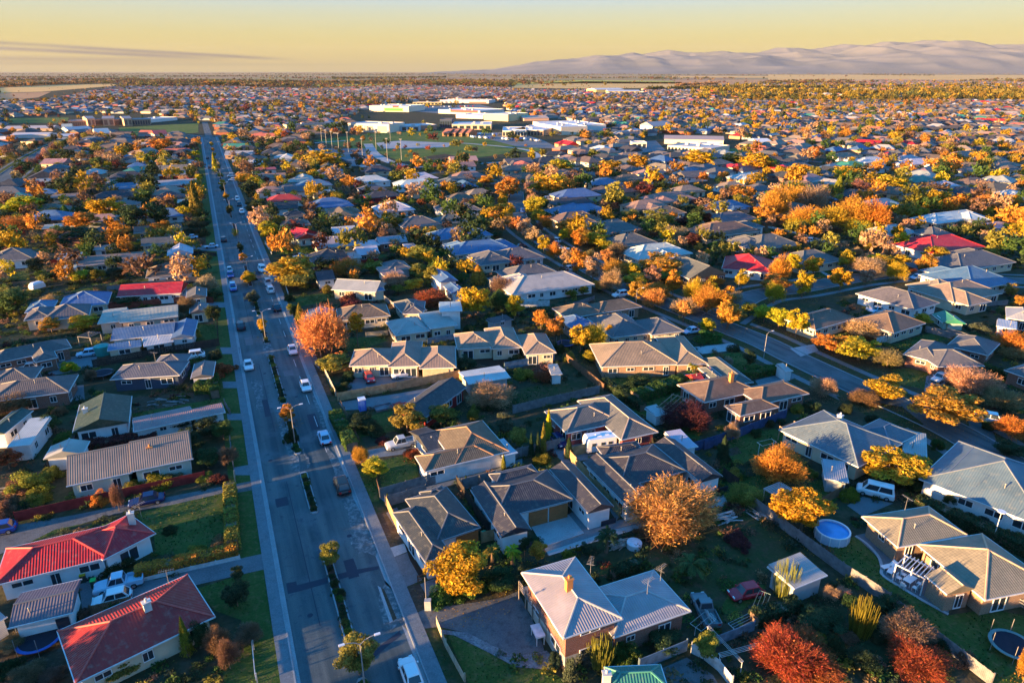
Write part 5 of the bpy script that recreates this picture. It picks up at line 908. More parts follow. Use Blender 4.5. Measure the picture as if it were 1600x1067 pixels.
# ------------------------------------------------------------------ fences
def mk_post(): m = MB(); m.box(-.05, -.05, 0, .05, .05, 1); return m.mesh('post', 'timber')
POST = mk_post()
FN = {'grey': (.22, .22, .23), 'tan': (.45, .32, .17), 'dark': (.06, .05, .045), 'maroon': (.22, .035, .035), 'blue': (.05, .09, .20), 'white': (.6, .62, .62), 'bluegrey': (.18, .26, .33), 'brown': (.20, .12, .075), 'redbrown': (.30, .07, .05), 'cream': (.5, .44, .33)}
def fence(pts, h=1.75, col='grey', style='paling', label=None):
    root = ob('fence', None, loc=(pts[0][0], pts[0][1], 0)); ox, oy = pts[0]; m = MB(); rl = MB(); c = FN[col]
    near = pts[0][1] < 160
    for i in range(len(pts)-1):
        a, b = Vector(pts[i]), Vector(pts[i+1]); L_ = (b-a).length; d = (b-a)/L_; n = Vector((-d.y, d.x)); an = math.atan2(d.y, d.x)
        if style == 'paling':
            st = .16 if near else 1.2; k = 0.0
            while k < L_-.02:
                e = min(k+st-(.012 if near else 0.0), L_); p = a+d*((k+e)/2); m.obox((p.x-ox, p.y-oy), an, e-k, .022, .04+random.uniform(0, .03), h+random.uniform(-.03, .03)); k += st
        elif style == 'solid': p = (a+b)/2; m.obox((p.x-ox, p.y-oy), an, L_, .06, .03, h)
        elif style == 'rail':
            for z in (.35, .75, h-.1): p = (a+b)/2; m.obox((p.x-ox, p.y-oy), an, L_, .04, z, z+.12)
        if style != 'rail':
            for z in (.35, h-.25): p = (a+b)/2+n*.05; rl.obox((p.x-ox, p.y-oy), an, L_, .05, z, z+.09)
        np_ = max(1, int(L_/2.6)) if near else 0
        for j in range(np_+1 if near else 0):
            p = a+d*(L_*j/np_)+n*.10; ob('post', POST, root, (p.x-ox, p.y-oy, 0), an, tuple(x*.8 for x in c), (1.1, 1.1, h+.06))
        for j in range(int(L_//8)+1): q = a+d*(8*j); GT.add(q.x, q.y, .5)
    ob('boards', m.mesh('boards', 'timber'), root, col=c)
    if rl.f: ob('rail', rl.mesh('rail', 'timber'), root, col=tuple(x*.85 for x in c))
    mx_ = (pts[0][0]+pts[-1][0])/2; my_ = (pts[0][1]+pts[-1][1])/2
    nm = {'bluegrey': 'blue grey', 'redbrown': 'red brown'}.get(col, col)
    reg(root, 'fence', f'{nm} {"post and rail" if style == "rail" else "paling" if style == "paling" else "panel"} fence', mx_, my_, label, 'boundary fences')
def fc(*a, **k): fence([g(a[i], a[i+1]) for i in range(0, len(a), 2)], **k)
V('A'); fc(75, 335, 520, 235, 935, 145, h=1.5, col='maroon', style='solid', label='long maroon panel fence between the long pale green house and gravel drive'); fc(1150, 915, 1165, 1067, h=1.2, col='white', style='rail', label='white post and rail fence near the bottom of the left verge'); fc(415, 760, 600, 715, h=1.3, col='brown', label='short brown fence beside the parked white hatchback'); fc(1065, 130, 1068, 160, h=1.0, col='cream')
fc(650, 605, 870, 552, 1090, 503, h=.5, col='white', style='solid', label='low white edging wall along the shared driveway')
V('E'); fc(415, 120, 560, 82, 760, 68, 970, 68, h=1.6, col='redbrown', style='solid', label='dark red panel fence below the long bright red roof'); fc(425, 362, 760, 300, 998, 262, h=1.7, col='dark', label='long dark timber fence in front of the long blue metal roof house'); fc(335, 700, 345, 655, h=1.2, col='bluegrey'); fc(1045, 690, 1060, 820, h=1.2, col='grey', style='rail'); fc(1020, 530, 1045, 575, h=1.2, col='grey'); fc(740, 640, 606, 665, h=1.2, col='white', style='solid'); fc(985, 130, 990, 235, h=1.1, col='dark', style='rail'); fc(0, 935, 80, 928, h=1, col='grey', style='rail')
V('B'); fc(565, 232, 800, 165, 1015, 100, 1212, 40, h=1.8, col='grey', label='long grey paling fence below the brown tiled house'); fc(592, 268, 690, 240, 775, 215, h=1.8, col='grey', label='grey fence bay behind the charcoal townhouse'); fc(595, 270, 655, 400, 697, 418, 697, 385, h=1.8, col='tan', label='new tan timber fence corner beside the charcoal townhouse'); fc(912, 175, 985, 285, 1062, 392, h=1.8, col='dark', label='dark side fence between the charcoal townhouse and first duplex')
fc(1025, 432, 1083, 418, h=1.7, col='tan', label='short new tan gate fence with the green bin'); fc(820, 800, 860, 905, 945, 1062, h=1.1, col='cream', label='cream panel fence along the footpath beside the bottom lawn'); fc(550, 175, 565, 228, h=1.3, col='brown'); fc(738, 610, 775, 595, h=.9, col='brown', style='rail'); fc(940, 190, 1085, 150, h=1.8, col='grey'); fc(1212, 42, 1380, 0, h=1.8, col='grey')
V('C'); fc(408, 58, 520, 185, 632, 315, h=1.8, col='tan', label='new tan fence between the two charcoal duplexes'); fc(1100, 135, 1168, 185, h=1.8, col='dark'); fc(385, 50, 490, 22, h=1.8, col='tan'); fc(722, 1010, 940, 920, h=1.5, col='bluegrey', style='solid', label='blue grey panel fence behind the bright green roof'); fc(958, 930, 1010, 955, 1080, 1010, 1140, 1085, h=1.4, col='white', style='solid', label='curving white panel fence beside the gravel yard'); fc(1075, 895, 1245, 828, h=1.3, col='bluegrey', style='solid'); fc(0, 175, 70, 150, h=1.8, col='grey')
V('D'); fc(212, 262, 420, 420, 620, 570, 835, 712, h=1.7, col='grey', label='long weathered grey boundary fence beside the round pool'); fc(835, 712, 980, 830, 1160, 970, 1300, 1080, h=1.6, col='grey', label='dark lower boundary fence beside the large trampoline lawn'); fc(515, 272, 625, 212, h=1.5, col='brown'); fc(330, 260, 470, 195, h=1.2, col='dark', style='rail'); fc(1400, 710, 1460, 745, h=1.2, col='grey', style='rail')
V('F'); fc(372, 515, 640, 465, 925, 408, h=1.7, col='tan', label='tan timber fence below the cream house with the red car'); fc(315, 395, 362, 492, h=1.5, col='cream', style='solid', label='cream panel fence along the avenue beside the olive kerb tree'); fc(380, 525, 425, 610, 467, 705, h=1.1, col='brown', style='rail', label='brown post and rail fence on the avenue by the shaggy hedge'); fc(1130, 372, 1356, 330, h=1.6, col='bluegrey', style='solid', label='blue grey boundary wall right of the pale workshop'); fc(1168, 572, 1320, 535, 1560, 480, h=1.7, col='grey', label='grey paling fence above the brick house by the caravan'); fc(245, 165, 300, 330, h=1.4, col='brown', style='solid'); fc(780, 255, 905, 235, h=1.4, col='bluegrey', style='solid'); fc(915, 400, 960, 455, h=1.7, col='tan'); fc(500, 225, 600, 215, h=1.2, col='cream'); fc(640, 570, 760, 545, h=1.2, col='brown')
V('G'); fc(385, 328, 470, 395, 560, 470, h=1.6, col='brown', label='weathered brown fence between the worn garden and the hedge'); fc(962, 745, 1170, 680, 1390, 590, h=1.7, col='blue', style='solid', label='long dark blue panel fence behind the green back lawn'); fc(1010, 330, 1180, 400, h=1.0, col='brown', style='rail'); fc(420, 92, 520, 60, h=1.5, col='grey')
V('H'); fc(782, 258, 985, 205, h=1.6, col='white', style='solid', label='white boundary wall between the brown house and brick house'); fc(1002, 200, 1190, 250, h=1.6, col='grey'); fc(985, 130, 1100, 190, h=1.4, col='cream'); fc(1100, 210, 1330, 280, h=1.5, col='grey'); fc(0, 735, 60, 720, h=1.6, col='blue', style='solid')
V('I'); fc(640, 862, 900, 830, 1180, 800, h=1.6, col='grey'); fc(0, 740, 175, 708, h=1.6, col='white'); fc(80, 212, 500, 200, 950, 192, h=1.6, col='cream', style='solid'); fc(300, 700, 480, 680, h=1.5, col='maroon', style='solid'); fc(540, 990, 800, 955, 1010, 925, 1240, 915, h=1.5, col='redbrown', style='solid'); fc(950, 190, 1180, 196, h=1.6, col='maroon', style='solid'); fc(1140, 640, 1290, 650, h=1.3, col='dark')
V('J'); fc(750, 892, 930, 880, h=1.4, col='dark'); fc(130, 575, 170, 640, h=1.2, col='white'); fc(255, 845, 270, 885, h=1.2, col='white'); fc(840, 915, 960, 1010, h=1.5, col='grey'); fc(390, 395, 500, 385, h=1.5, col='cream'); fc(200, 595, 370, 580, h=1.2, col='white', style='rail'); fc(1060, 890, 1290, 880, h=1.6, col='dark'); fc(80, 450, 240, 440, h=1.5, col='redbrown', style='solid')
V('L'); fc(75, 480, 250, 520, 490, 590, h=.8, col='white', style='solid', label='low white wall curving below the dense orange grove'); fc(1400, 540, 1600, 530, h=1.5, col='cream'); fc(1180, 965, 1500, 940, h=1.4, col='grey')
V('K'); fc(120, 960, 300, 945, h=1.6, col='white', style='solid'); fc(1000, 840, 1120, 780, h=1.3, col='cream')
# ------------------------------------------------------------------ vehicles
CARC = dict(white=(.72, .73, .75), black=(.012, .013, .016), dark=(.03, .035, .05), silver=(.42, .45, .48), red=(.42, .015, .03), blue=(.02, .06, .30), pale=(.38, .52, .66), grey=(.16, .18, .2), navy=(.012, .018, .09), green=(.05, .1, .07))
def loft(m, st):
    """st: list of cross-sections (each a list of points, same count)"""
    n = len(st[0])
    for i in range(len(st)-1):
        for k in range(n): m.face([st[i][k], st[i+1][k], st[i+1][(k+1) % n], st[i][(k+1) % n]])
    m.face(list(st[0])); m.face(list(st[-1])[::-1])
CARS = {}
WHM = MB(); WHM.tube((0, -.1, 0), (0, .1, 0), .32, n=14); TYRE = WHM.mesh('tyre', 'tyre'); RM_ = MB(); RM_.tube((0, -.112, 0), (0, .112, 0), .2, n=10); RIM = RM_.mesh('rim', 'rim')
def car_meshes(kind):
    if kind in CARS: return CARS[kind]
    P_ = dict(sedan=(4.5, 1.78, .78, 1.42, -.95, -.35, .95, 1.55), hatch=(4.0, 1.72, .84, 1.48, -.95, -.4, 1.25, 1.8), suv=(4.6, 1.86, .98, 1.72, -1.05, -.55, 1.55, 2.1), ute=(5.1, 1.85, .98, 1.74, -1.15, -.6, .55, .75), van=(4.8, 1.85, 1.05, 1.95, -1.75, -1.1, 2.1, 2.3), pickup=(5.0, 1.85, .95, 1.68, -1.05, -.6, .25, .4))[kind]
    L_, Wd, zb, zt, f0, f1, r1, r0 = P_; hw = Wd/2; b = MB()
    def sec(x, w, zl, zh): return [(x, -w*.9, zl), (x, -w, zl+.18), (x, -w, zh-.16), (x, -w*.86, zh), (x, w*.86, zh), (x, w, zh-.16), (x, w, zl+.18), (x, w*.9, zl)]
    x0, x1 = -L_/2, L_/2; bed = kind in ('ute', 'pickup')
    S = [sec(x0, hw*.84, .34, .62), sec(x0+.15, hw*.95, .24, zb-.16), sec(x0+.6, hw, .2, zb-.06), sec(f0, hw, .2, zb)]
    if bed:
        S += [sec(r0+.05, hw, .2, zb), sec(r0+.1, hw, .2, zb-.35), sec(x1-.12, hw, .25, zb-.35)]; loft(b, S)
        for s in (-1, 1): b.box(r0+.08, s*hw-(.07 if s > 0 else 0), zb-.4, x1, s*hw+(0 if s > 0 else .07), zb+.04)
        b.box(x1-.1, -hw+.07, .4, x1, hw-.07, zb+.03)
    else: S += [sec(r0, hw, .2, zb+.02), sec(x1-.35, hw*.98, .22, zb-.0), sec(x1-.08, hw*.92, .28, zb-.12), sec(x1, hw*.85, .36, zb-.3)]; loft(b, S)
    wt, wb = hw*.70, hw*.86; zt_ = zt
    # roof panel and pillars in body colour, windows set just outside a solid cabin core
    core = [[(f0, -wb, zb-.03), (f0, wb, zb-.03), (f0+.02, wb*.99, zb), (f0+.02, -wb*.99, zb)]]
    b.face([(f1, -wt, zt_), (f1, wt, zt_), (f0, wb, zb-.02), (f0, -wb, zb-.02)][::-1]); b.face([(r1, wt, zt_), (r1, -wt, zt_), (r0, -wb, zb-.02), (r0, wb, zb-.02)][::-1])
    b.face([(f1, -wt, zt_), (r1, -wt, zt_), (r1, wt, zt_), (f1, wt, zt_)]); 
    for s in (-1, 1): b.face([(f0, s*wb, zb-.02), (r0, s*wb, zb-.02), (r1, s*wt, zt_), (f1, s*wt, zt_)])
    b.face([(f1+.06, -wt*.93, zt_+.03), (r1-.06, -wt*.93, zt_+.03), (r1-.06, wt*.93, zt_+.03), (f1+.06, wt*.93, zt_+.03)])
    for q in (((f1, -wt, zt_), (r1, -wt, zt_), (r1-.06, -wt*.93, zt_+.03), (f1+.06, -wt*.93, zt_+.03)), ((f1, wt, zt_), (r1, wt, zt_), (r1-.06, wt*.93, zt_+.03), (f1+.06, wt*.93, zt_+.03)), ((f1, -wt, zt_), (f1, wt, zt_), (f1+.06, wt*.93, zt_+.03), (f1+.06, -wt*.93, zt_+.03)), ((r1, -wt, zt_), (r1, wt, zt_), (r1-.06, wt*.93, zt_+.03), (r1-.06, -wt*.93, zt_+.03))): b.face(list(q))
    for s in (-1, 1): b.box(f0+.15, s*hw-(.0 if s > 0 else .16), zb-.03, f0+.3, s*hw+(.16 if s > 0 else 0), zb+.12)
    def pane(a, t0, t1, off):      # a: bottom-left, bottom-right, top-right, top-left
        A, B, C, D = map(Vector, a); n = (B-A).cross(D-A).normalized()*off
        l = lambda s, t: (A.lerp(B, s)).lerp(D.lerp(C, s), t)+n
        m = MB(); m.face([tuple(l(t0, .1)), tuple(l(t1, .1)), tuple(l(t1, .9)), tuple(l(t0, .9))]); return m
    ws = pane(((f0, -wb, zb-.02), (f0, wb, zb-.02), (f1, wt, zt_), (f1, -wt, zt_)), .07, .93, -.012).mesh('windscreen', 'glass_dark')
    rw = pane(((r0, wb, zb-.02), (r0, -wb, zb-.02), (r1, -wt, zt_), (r1, wt, zt_)), .08, .92, -.012).mesh('rear_window', 'glass_dark')
    sw = []
    for s in (-1, 1):
        a = [(f0, s*wb, zb-.02), (r0, s*wb, zb-.02), (r1, s*wt, zt_), (f1, s*wt, zt_)]; m = MB()
        for t0, t1 in ((.07, .47), (.51, .93)) if not bed or kind == 'ute' else ((.1, .9),): q = pane(a, t0, t1, .012 if s < 0 else -.012); m.v += []; [m.face([q.v[i] for i in range(4)])]
        sw.append(m.mesh('side_window', 'glass_dark'))
    hl = MB(); hl.box(-.05, -.17, -.07, .06, .17, .07); hm = hl.mesh('headlight', 'headlight'); tl = MB(); tl.box(-.04, -.16, -.1, .05, .16, .1); tm = tl.mesh('tail_light', 'tail_lamp')
    CARS[kind] = dict(body=b.mesh('body', 'car_paint'), ws=ws, rw=rw, sw=sw, hl=hm, tl=tm, P=P_); return CARS[kind]
def car(X, Y, ang, kind, col, label=None, anchor=None, extra=''):
    M = car_meshes(kind); P_ = M['P']; root = ob({'ute': 'pickup_truck', 'pickup': 'pickup_truck', 'van': 'van', 'suv': 'parked_car'}.get(kind, 'parked_car'), None, loc=(X, Y, .05), rz=ang); c = CARC[col]
    ob('body', M['body'], root, col=c)
    if Y < 420:
        ob('windscreen', M['ws'], root); ob('rear_window', M['rw'], root)
        for s in M['sw']: ob('side_window', s, root)
        hw = P_[1]/2
        for sx in (-P_[0]*.315, P_[0]*.3):
            for sy in (-hw+.06, hw-.06): w = ob('wheel', TYRE, root, (sx, sy, .31)); 
            
        for o in [o for o in root.children]: 
            pass
        for o in list(root.children):
            if o.name.startswith('wheel') and Y < 200: ob('rim', RIM, o)
        if Y < 260:
            for sy in (-hw*.62, hw*.62): ob('headlight', M['hl'], root, (-P_[0]/2+.09, sy, .56+(.14 if kind != 'sedan' else 0))); ob('tail_light', M['tl'], root, (P_[0]/2-.03, sy*1.12, .66+(.12 if kind != 'sedan' else 0)))
    GT.add(X, Y, 2.2); kn = {'ute': 'double cab pickup', 'pickup': 'old pickup', 'hatch': 'hatchback', 'suv': 'large car'}.get(kind, kind)
    reg(root, 'van' if kind == 'van' else 'pickup' if kind in ('ute', 'pickup') else 'car', f'{dict(dark="dark grey", pale="pale blue").get(col, col)} {kn}{extra}', X, Y, label, 'cars and vans in the streets and drives', anchor); return root
DN = -math.pi/2+AV   # heading: front (-x) ... root angle so that the nose points along the wanted way
AU = AV+math.pi/2    # +x of the car points up the avenue, so the nose points at the camera
CD = """B|390,185,U,suv,black,black large car facing away nearest the charcoal townhouse,black car on the avenue;F|163,292,u,sedan,white,white car beside the pinkish orange avenue tree,;F|230,455,u,sedan,white,white car halfway along the paved shared drive gate,;F|318,690,U,sedan,pale,pale blue car on the right carriageway above the yellow verge tree,
E|1128,362,u,sedan,white,white car on the left carriageway level with the bright red bush,;E|1086,185,U,suv,dark,,;E|1225,18,U,suv,white,,;E|1255,98,U,sedan,dark,,;E|1053,10,u,sedan,blue,,;A|670,250,w,sedan,navy,dark blue sedan on the gravel drive below the maroon fence,dark blue sedan
A|545,632,W,ute,pale,pale blue double cab pickup between the two red roofed houses,pale blue pickup;A|515,700,W,hatch,white,white hatchback parked against the large dark red hipped house,;A|-2,385,w,hatch,blue,blue car cut by the left frame edge,;F|515,420,u,hatch,red,small red car in front of the cream house,small red car;F|675,402,W,ute,white,white pickup with canopy beside the small red car,;F|662,720,W,ute,silver,silver grey pickup on the drive of the brown tiled house,silver grey pickup
G|357,708,u,hatch,navy,dark blue car behind the row of thin conifers,;D|775,214,D,van,white,white minivan under the round golden tree,white minivan;H|1070,418,k,sedan,white,white sedan on the brick house driveway beside the pink tree,white sedan on the driveway;H|1275,605,D,suv,white,white car under the widest golden street tree,;G|638,40,w,suv,white,white car behind the long brown hipped roof house,;G|960,205,w,sedan,pale,pale car in the drive of the slate house with tall windows,
K|380,635,d,van,white,white van driving along the side street,white van;K|530,712,d,suv,white,,;K|415,740,w,suv,white,,;K|330,568,d,suv,white,,;K|140,388,u,hatch,blue,,;K|285,318,w,van,white,,;K|485,578,w,sedan,pale,,;K|170,522,d,sedan,red,,;K|125,600,w,sedan,dark,,;L|310,568,d,suv,white,,;L|890,545,w,ute,white,,;L|910,612,w,suv,white,,;L|955,645,d,suv,white,,;L|795,520,u,van,white,,;L|960,785,w,sedan,pale,,;L|720,982,w,sedan,pale,,
E|400,308,w,hatch,pale,,;E|135,370,w,sedan,white,white sedan on the drive below the red brick house,;E|880,320,w,suv,white,white car behind the grey garage on the left,;E|950,575,w,sedan,blue,,;H|780,108,d,sedan,silver,,;D|1290,70,d,sedan,dark,dark car behind the tan roofed white house at the frame edge,;H|1450,845,w,sedan,dark,,
I|1325,562,U,suv,dark,,;I|1360,745,u,hatch,silver,,;I|1365,772,u,sedan,blue,,;I|1380,845,u,suv,pale,,;I|1565,738,u,suv,white,,;I|1585,822,u,suv,silver,,;I|1595,862,u,sedan,white,,;I|1410,318,u,suv,white,,;I|1418,350,u,suv,dark,,;I|1440,393,u,suv,white,,;I|1260,600,w,sedan,pale,,;I|1110,675,w,sedan,white,,;I|1380,178,w,van,white,,;I|1225,72,U,suv,dark,,;I|1240,127,U,suv,dark,,;I|1140,545,w,sedan,pale,,;I|1385,200,w,sedan,white,,;J|110,735,u,suv,white,,;J|340,660,w,sedan,pale,,;N|60,740,u,suv,white,,"""
CD = CD.replace('white car halfway along the paved shared drive gate', 'white car on the avenue beside the cream panel fence')
for e in CD.replace('\n', ';').split(';'):
    k, r = e.split('|'); u, v, hdg, kd, col, lab, an = r.split(','); V(k); x, y = g(float(u), float(v))
    if hdg in 'uU' and k in 'AEFB' or (k == 'I' and hdg in 'uU'):
        w_, u_ = W(x, y); lanes = (1.95, 4.6, 8.6, 11.0); w2 = min(lanes, key=lambda t: abs(t-w_)); w_ = w2 if abs(w2-w_) < 2.6 else w_; x, y = T(w_, u_) if abs(w_-6) < 8 else (x, y)
    a = {'u': AU, 'U': AU+math.pi, 'w': AV, 'W': AV+math.pi*0, 'd': AV+math.radians(-55), 'D': AV+math.radians(-52), 'k': math.radians(35)}[hdg]
    car(x, y, a, kd, col, lab or None, an or None)
x, y = P(642, 1058); car(x, y, AU+math.pi, 'hatch', 'white', 'white hatchback cut by the bottom edge of the avenue', 'white hatchback at the bottom')
V('C'); x, y = g(1205, 672); car(x, y, AV+math.radians(-8), 'hatch', 'red', 'red hatchback parked on the back lawn grass', 'red hatchback on the lawn')
x, y = g(1020, 752); pk = car(x, y, AV-math.pi/2-math.radians(18), 'pickup', 'grey', 'old grey pickup with a loaded tray beside the blue roof wing', 'old grey pickup')
m = MB()
for k in range(9): m.obox((.85+k*.13, random.uniform(-.3, .3)), random.uniform(-.3, .3), random.uniform(.5, 1.2), .12, .8+random.uniform(0, .2), .95+random.uniform(0, .25))
o = ob('scrap_load', m.mesh('scrap_load', 'painted'), None, (x, y, .05), AV-math.pi/2-math.radians(18), col=(.35, .33, .33)); reg(o, 'scrap', '', x, y, 'loose boards piled in the tray of the old grey pickup')
# ------------------------------------------------------------------ street lamps
def mk_lamp(double):
    m = MB(); m.tube((0, 0, 0), (0, 0, .6), .13, .11, 8); m.tube((0, 0, .6), (0, 0, 7.2), .10, .06, 8); a = []
    for s in ((-1, 1) if double else (1,)):
        pts = [(0, 0, 7.1), (s*.5, 0, 7.55), (s*1.1, 0, 7.75), (s*1.7, 0, 7.82)]; q = MB()
        for i in range(3): q.tube(pts[i], pts[i+1], .05, .045, 6)
        h = MB(); h.box(min(s*1.6, s*2.25), -.14, 7.76, max(s*1.6, s*2.25), .14, 7.88); a.append((q.mesh('arm', 'lamp_steel'), h.mesh('lamp_head', 'trim_white')))
    return m.mesh('pole', 'lamp_steel'), a
LD, LS = mk_lamp(True), mk_lamp(False)
def lamp(X, Y, L_, rz, sc=1.0, label=None):
    r = ob('street_lamp', None, loc=(X, Y, .1), rz=rz, sc=sc); ob('pole', L_[0], r)
    for a, h in L_[1]: q = ob('arm', a, r); ob('lamp_head', h, q)
    reg(r, 'street lamp', 'double arm steel street lamp' if L_ is LD else 'single arm steel street lamp', X, Y, label, 'street lamps')
lamps = [W(*P(568, 1085))[1], W(*P(459, 694))[1], W(*P(411, 530))[1]]; d_ = lamps[2]-lamps[1]
for k in range(9):
    u = lamps[k] if k < 3 else lamps[2]+d_*(k-2)
    lamp(*T(6.5, u), LD, AV, .85, ['double arm street lamp at the bottom of the avenue beside the olive median tree', 'double arm street lamp beside the slim orange median tree', 'double arm street lamp above the round golden topped median tree'][k] if k < 3 else None)
V('H'); lamp(*g(270, 322), LS, 0.4, .75, 'single arm lamp beside the side street below the yellow trees'); V('G'); lamp(*g(1288, 335), LS, .4, .9) if 0 else None
V('K'); lamp(*g(118, 480), LS, 0, .6); lamp(*g(812, 975), LS, 0, .75); lamp(*g(1422, 850), LS, 0, .6); V('B'); 
# slim flood-light masts round the courts
V('N')
mp_ = MB(); mp_.tube((0, 0, 0), (0, 0, 14), .16, .09, 6); mp_.box(-.8, -.1, 13.6, .8, .1, 14.2); FM = mp_.mesh('floodlight_mast', 'lamp_steel')
for u, v in ((415, 680), (443, 695), (478, 705), (520, 720), (578, 712), (668, 765), (822, 765), (752, 705), (910, 770), (840, 640)): x, y = g(u, v); o = ob('floodlight_mast', FM, None, (x, y, 0)); reg(o, 'light mast', 'tall slim floodlight mast', x, y, None, 'floodlight masts at the courts')
# ------------------------------------------------------------------ garden things
def thing(name, cat, label, X, Y, rz=0, z=0, anchor=None, group=None): o = ob(name, None, loc=(X, Y, z), rz=rz); reg(o, cat, label, X, Y, label, group, anchor); return o
def trampoline(X, Y, r, ring, label, net=True):
    t = thing('trampoline', 'trampoline', label, X, Y, z=0, anchor=None); m = MB(); n = 24
    for k in range(n):
        a0, a1 = 2*math.pi*k/n, 2*math.pi*(k+1)/n; m.prism([(r*math.cos(a0), r*math.sin(a0)), (r*math.cos(a1), r*math.sin(a1)), ((r-.35)*math.cos(a1), (r-.35)*math.sin(a1)), ((r-.35)*math.cos(a0), (r-.35)*math.sin(a0))], .72, .78)
    ob('padding', m.mesh('padding', 'painted'), t, col=ring); m = MB(); m.prism([((r-.36)*math.cos(2*math.pi*k/n), (r-.36)*math.sin(2*math.pi*k/n)) for k in range(n)], .73, .75); ob('mat', m.mesh('mat', 'net'), t)
    for k in range(6):
        a = k*math.pi/3; m = MB(); m.tube((r*math.cos(a), r*math.sin(a), 0), (r*math.cos(a), r*math.sin(a), 2.3 if net else .7), .03, n=6); ob('leg', m.mesh('leg', 'lamp_steel'), t)
V('A'); x, y = g(187, 885); trampoline(x, y, 2.2, (.03, .10, .38), 'blue edged trampoline behind the grey garage')
V('D'); x, y = g(1392, 915); trampoline(x, y, 2.1, (.10, .22, .22), 'large dark trampoline with teal edge on the lower right lawn'); V('F'); x, y = g(1405, 265); trampoline(x, y, 1.9, (.03, .05, .2), 'dark trampoline beside the orange trees in a back garden'); V('E'); x, y = g(470, 400); trampoline(x, y, 2.0, (.05, .07, .1), 'black trampoline beside the dark blue weatherboard house', False)
V('D'); x, y = g(578, 405); t = thing('swimming_pool', 'pool', 'round blue above ground pool beside the long fence', x, y, anchor='round blue pool'); m = MB(); n = 32; R_ = 2.05
for k in range(n):
    a0, a1 = 2*math.pi*k/n, 2*math.pi*(k+1)/n; c0, s0, c1, s1 = math.cos(a0), math.sin(a0), math.cos(a1), math.sin(a1); m.prism([(R_*c0, R_*s0), (R_*c1, R_*s1), ((R_-.1)*c1, (R_-.1)*s1), ((R_-.1)*c0, (R_-.1)*s0)], 0, 1.2)
ob('pool_wall', m.mesh('pool_wall', 'painted'), t, col=(.45, .55, .68)); m = MB(); m.prism([((R_-.1)*math.cos(2*math.pi*k/n), (R_-.1)*math.sin(2*math.pi*k/n)) for k in range(n)], .9, 1.0); ob('pool_water', m.mesh('pool_water', 'pool_water'), t)
m = MB()
for k in range(n): a0, a1 = 2*math.pi*k/n, 2*math.pi*(k+1)/n; m.prism([((R_+.06)*math.cos(a0), (R_+.06)*math.sin(a0)), ((R_+.06)*math.cos(a1), (R_+.06)*math.sin(a1)), ((R_-.14)*math.cos(a1), (R_-.14)*math.sin(a1)), ((R_-.14)*math.cos(a0), (R_-.14)*math.sin(a0))], 1.2, 1.27)
ob('rim', m.mesh('pool_rim', 'trim_white'), t)
for k in range(12): a = k*math.pi/6; m = MB(); m.obox(((R_+.04)*math.cos(a), (R_+.04)*math.sin(a)), a, .06, .12, 0, 1.2); ob('leg', m.mesh('leg', 'trim_white'), t)
# patio furniture
def tablem(): m = MB(); m.box(-.8, -.45, .7, .8, .45, .74); return m.mesh('table_top', 'trim_white')
def chairset(): 
    s = MB(); s.box(-.25, -.25, .42, .25, .25, .47); b = MB(); b.box(-.25, .22, .47, .25, .27, .95); l = MB(); l.box(-.02, -.02, 0, .02, .02, .42); return s.mesh('seat', 'trim_white'), b.mesh('backrest', 'trim_white'), l.mesh('leg', 'trim_white')
CH_ = chairset(); TB_ = tablem()
def chair(X, Y, rz, label): 
    t = thing('garden_chair', 'chair', label, X, Y, rz, group='white garden chairs on the patio'); ob('seat', CH_[0], t); ob('backrest', CH_[1], t)
    for a in (-.22, .22):
        for b_ in (-.22, .22): ob('leg', CH_[2], t, (a, b_, 0))
V('D'); x, y = g(930, 615); t = thing('patio_table', 'table', 'white patio table with a folded umbrella on the curved patio', x, y, .6); ob('table_top', TB_, t)
for a in (-.7, .7):
    for b_ in (-.38, .38): ob('leg', CH_[2], t, (a, b_, 0), sc=(1, 1, 1.66))
m = MB(); m.tube((0, 0, .74), (0, 0, 2.4), .03, n=6); m.tube((0, 0, 1.3), (0, 0, 2.3), .10, .03, 8); ob('umbrella', m.mesh('umbrella', 'trim_white'), t)
for k, (dx, dy, rr) in enumerate(((-.6, -.95, 3.14), (.5, -.9, 3.14), (-.5, .95, 0), (.55, .95, 0), (-1.35, 0, 1.57))):
    ca, sa = math.cos(.6), math.sin(.6); chair(x+dx*ca-dy*sa, y+dx*sa+dy*ca, rr+.6, 'white garden chair at the '+('lawn side left corner', 'lawn side right corner', 'house side left corner', 'house side right corner', 'pool end')[k]+' of the patio table')
for k, (u, v) in enumerate(((835, 545), (850, 560))):
    x, y = g(u, v); t = thing('sun_lounger', 'lounger', ('white sun lounger' if k == 0 else 'second white sun lounger')+' at the curved end of the patio', x, y, .3+k*.5); m = MB(); m.box(-.9, -.3, .32, .5, .3, .38); ob('seat', m.mesh('seat', 'trim_white'), t)
    m = MB(); m.face([(.5, -.3, .38), (.5, .3, .38), (1.0, .3, .85), (1.0, -.3, .85)]); m.face([(.5, -.3, .33), (1.04, -.3, .82), (1.04, .3, .82), (.5, .3, .33)]); m.face([(1.0, -.3, .85), (1.0, .3, .85), (1.04, .3, .82), (1.04, -.3, .82)]); ob('backrest', m.mesh('backrest', 'trim_white'), t)
    for a in (-.8, .4): 
        for b_ in (-.25, .25): ob('leg', CH_[2], t, (a, b_, 0), sc=(1, 1, .76))
x, y = g(1085, 690); t = thing('garden_table', 'table', 'white table near the low end of the curved patio', x, y, .9); ob('table_top', TB_, t, sc=(.9, .9, 1)); [ob('leg', CH_[2], t, (a, b_, 0), sc=(1, 1, 1.66)) for a in (-.6, .6) for b_ in (-.33, .33)]
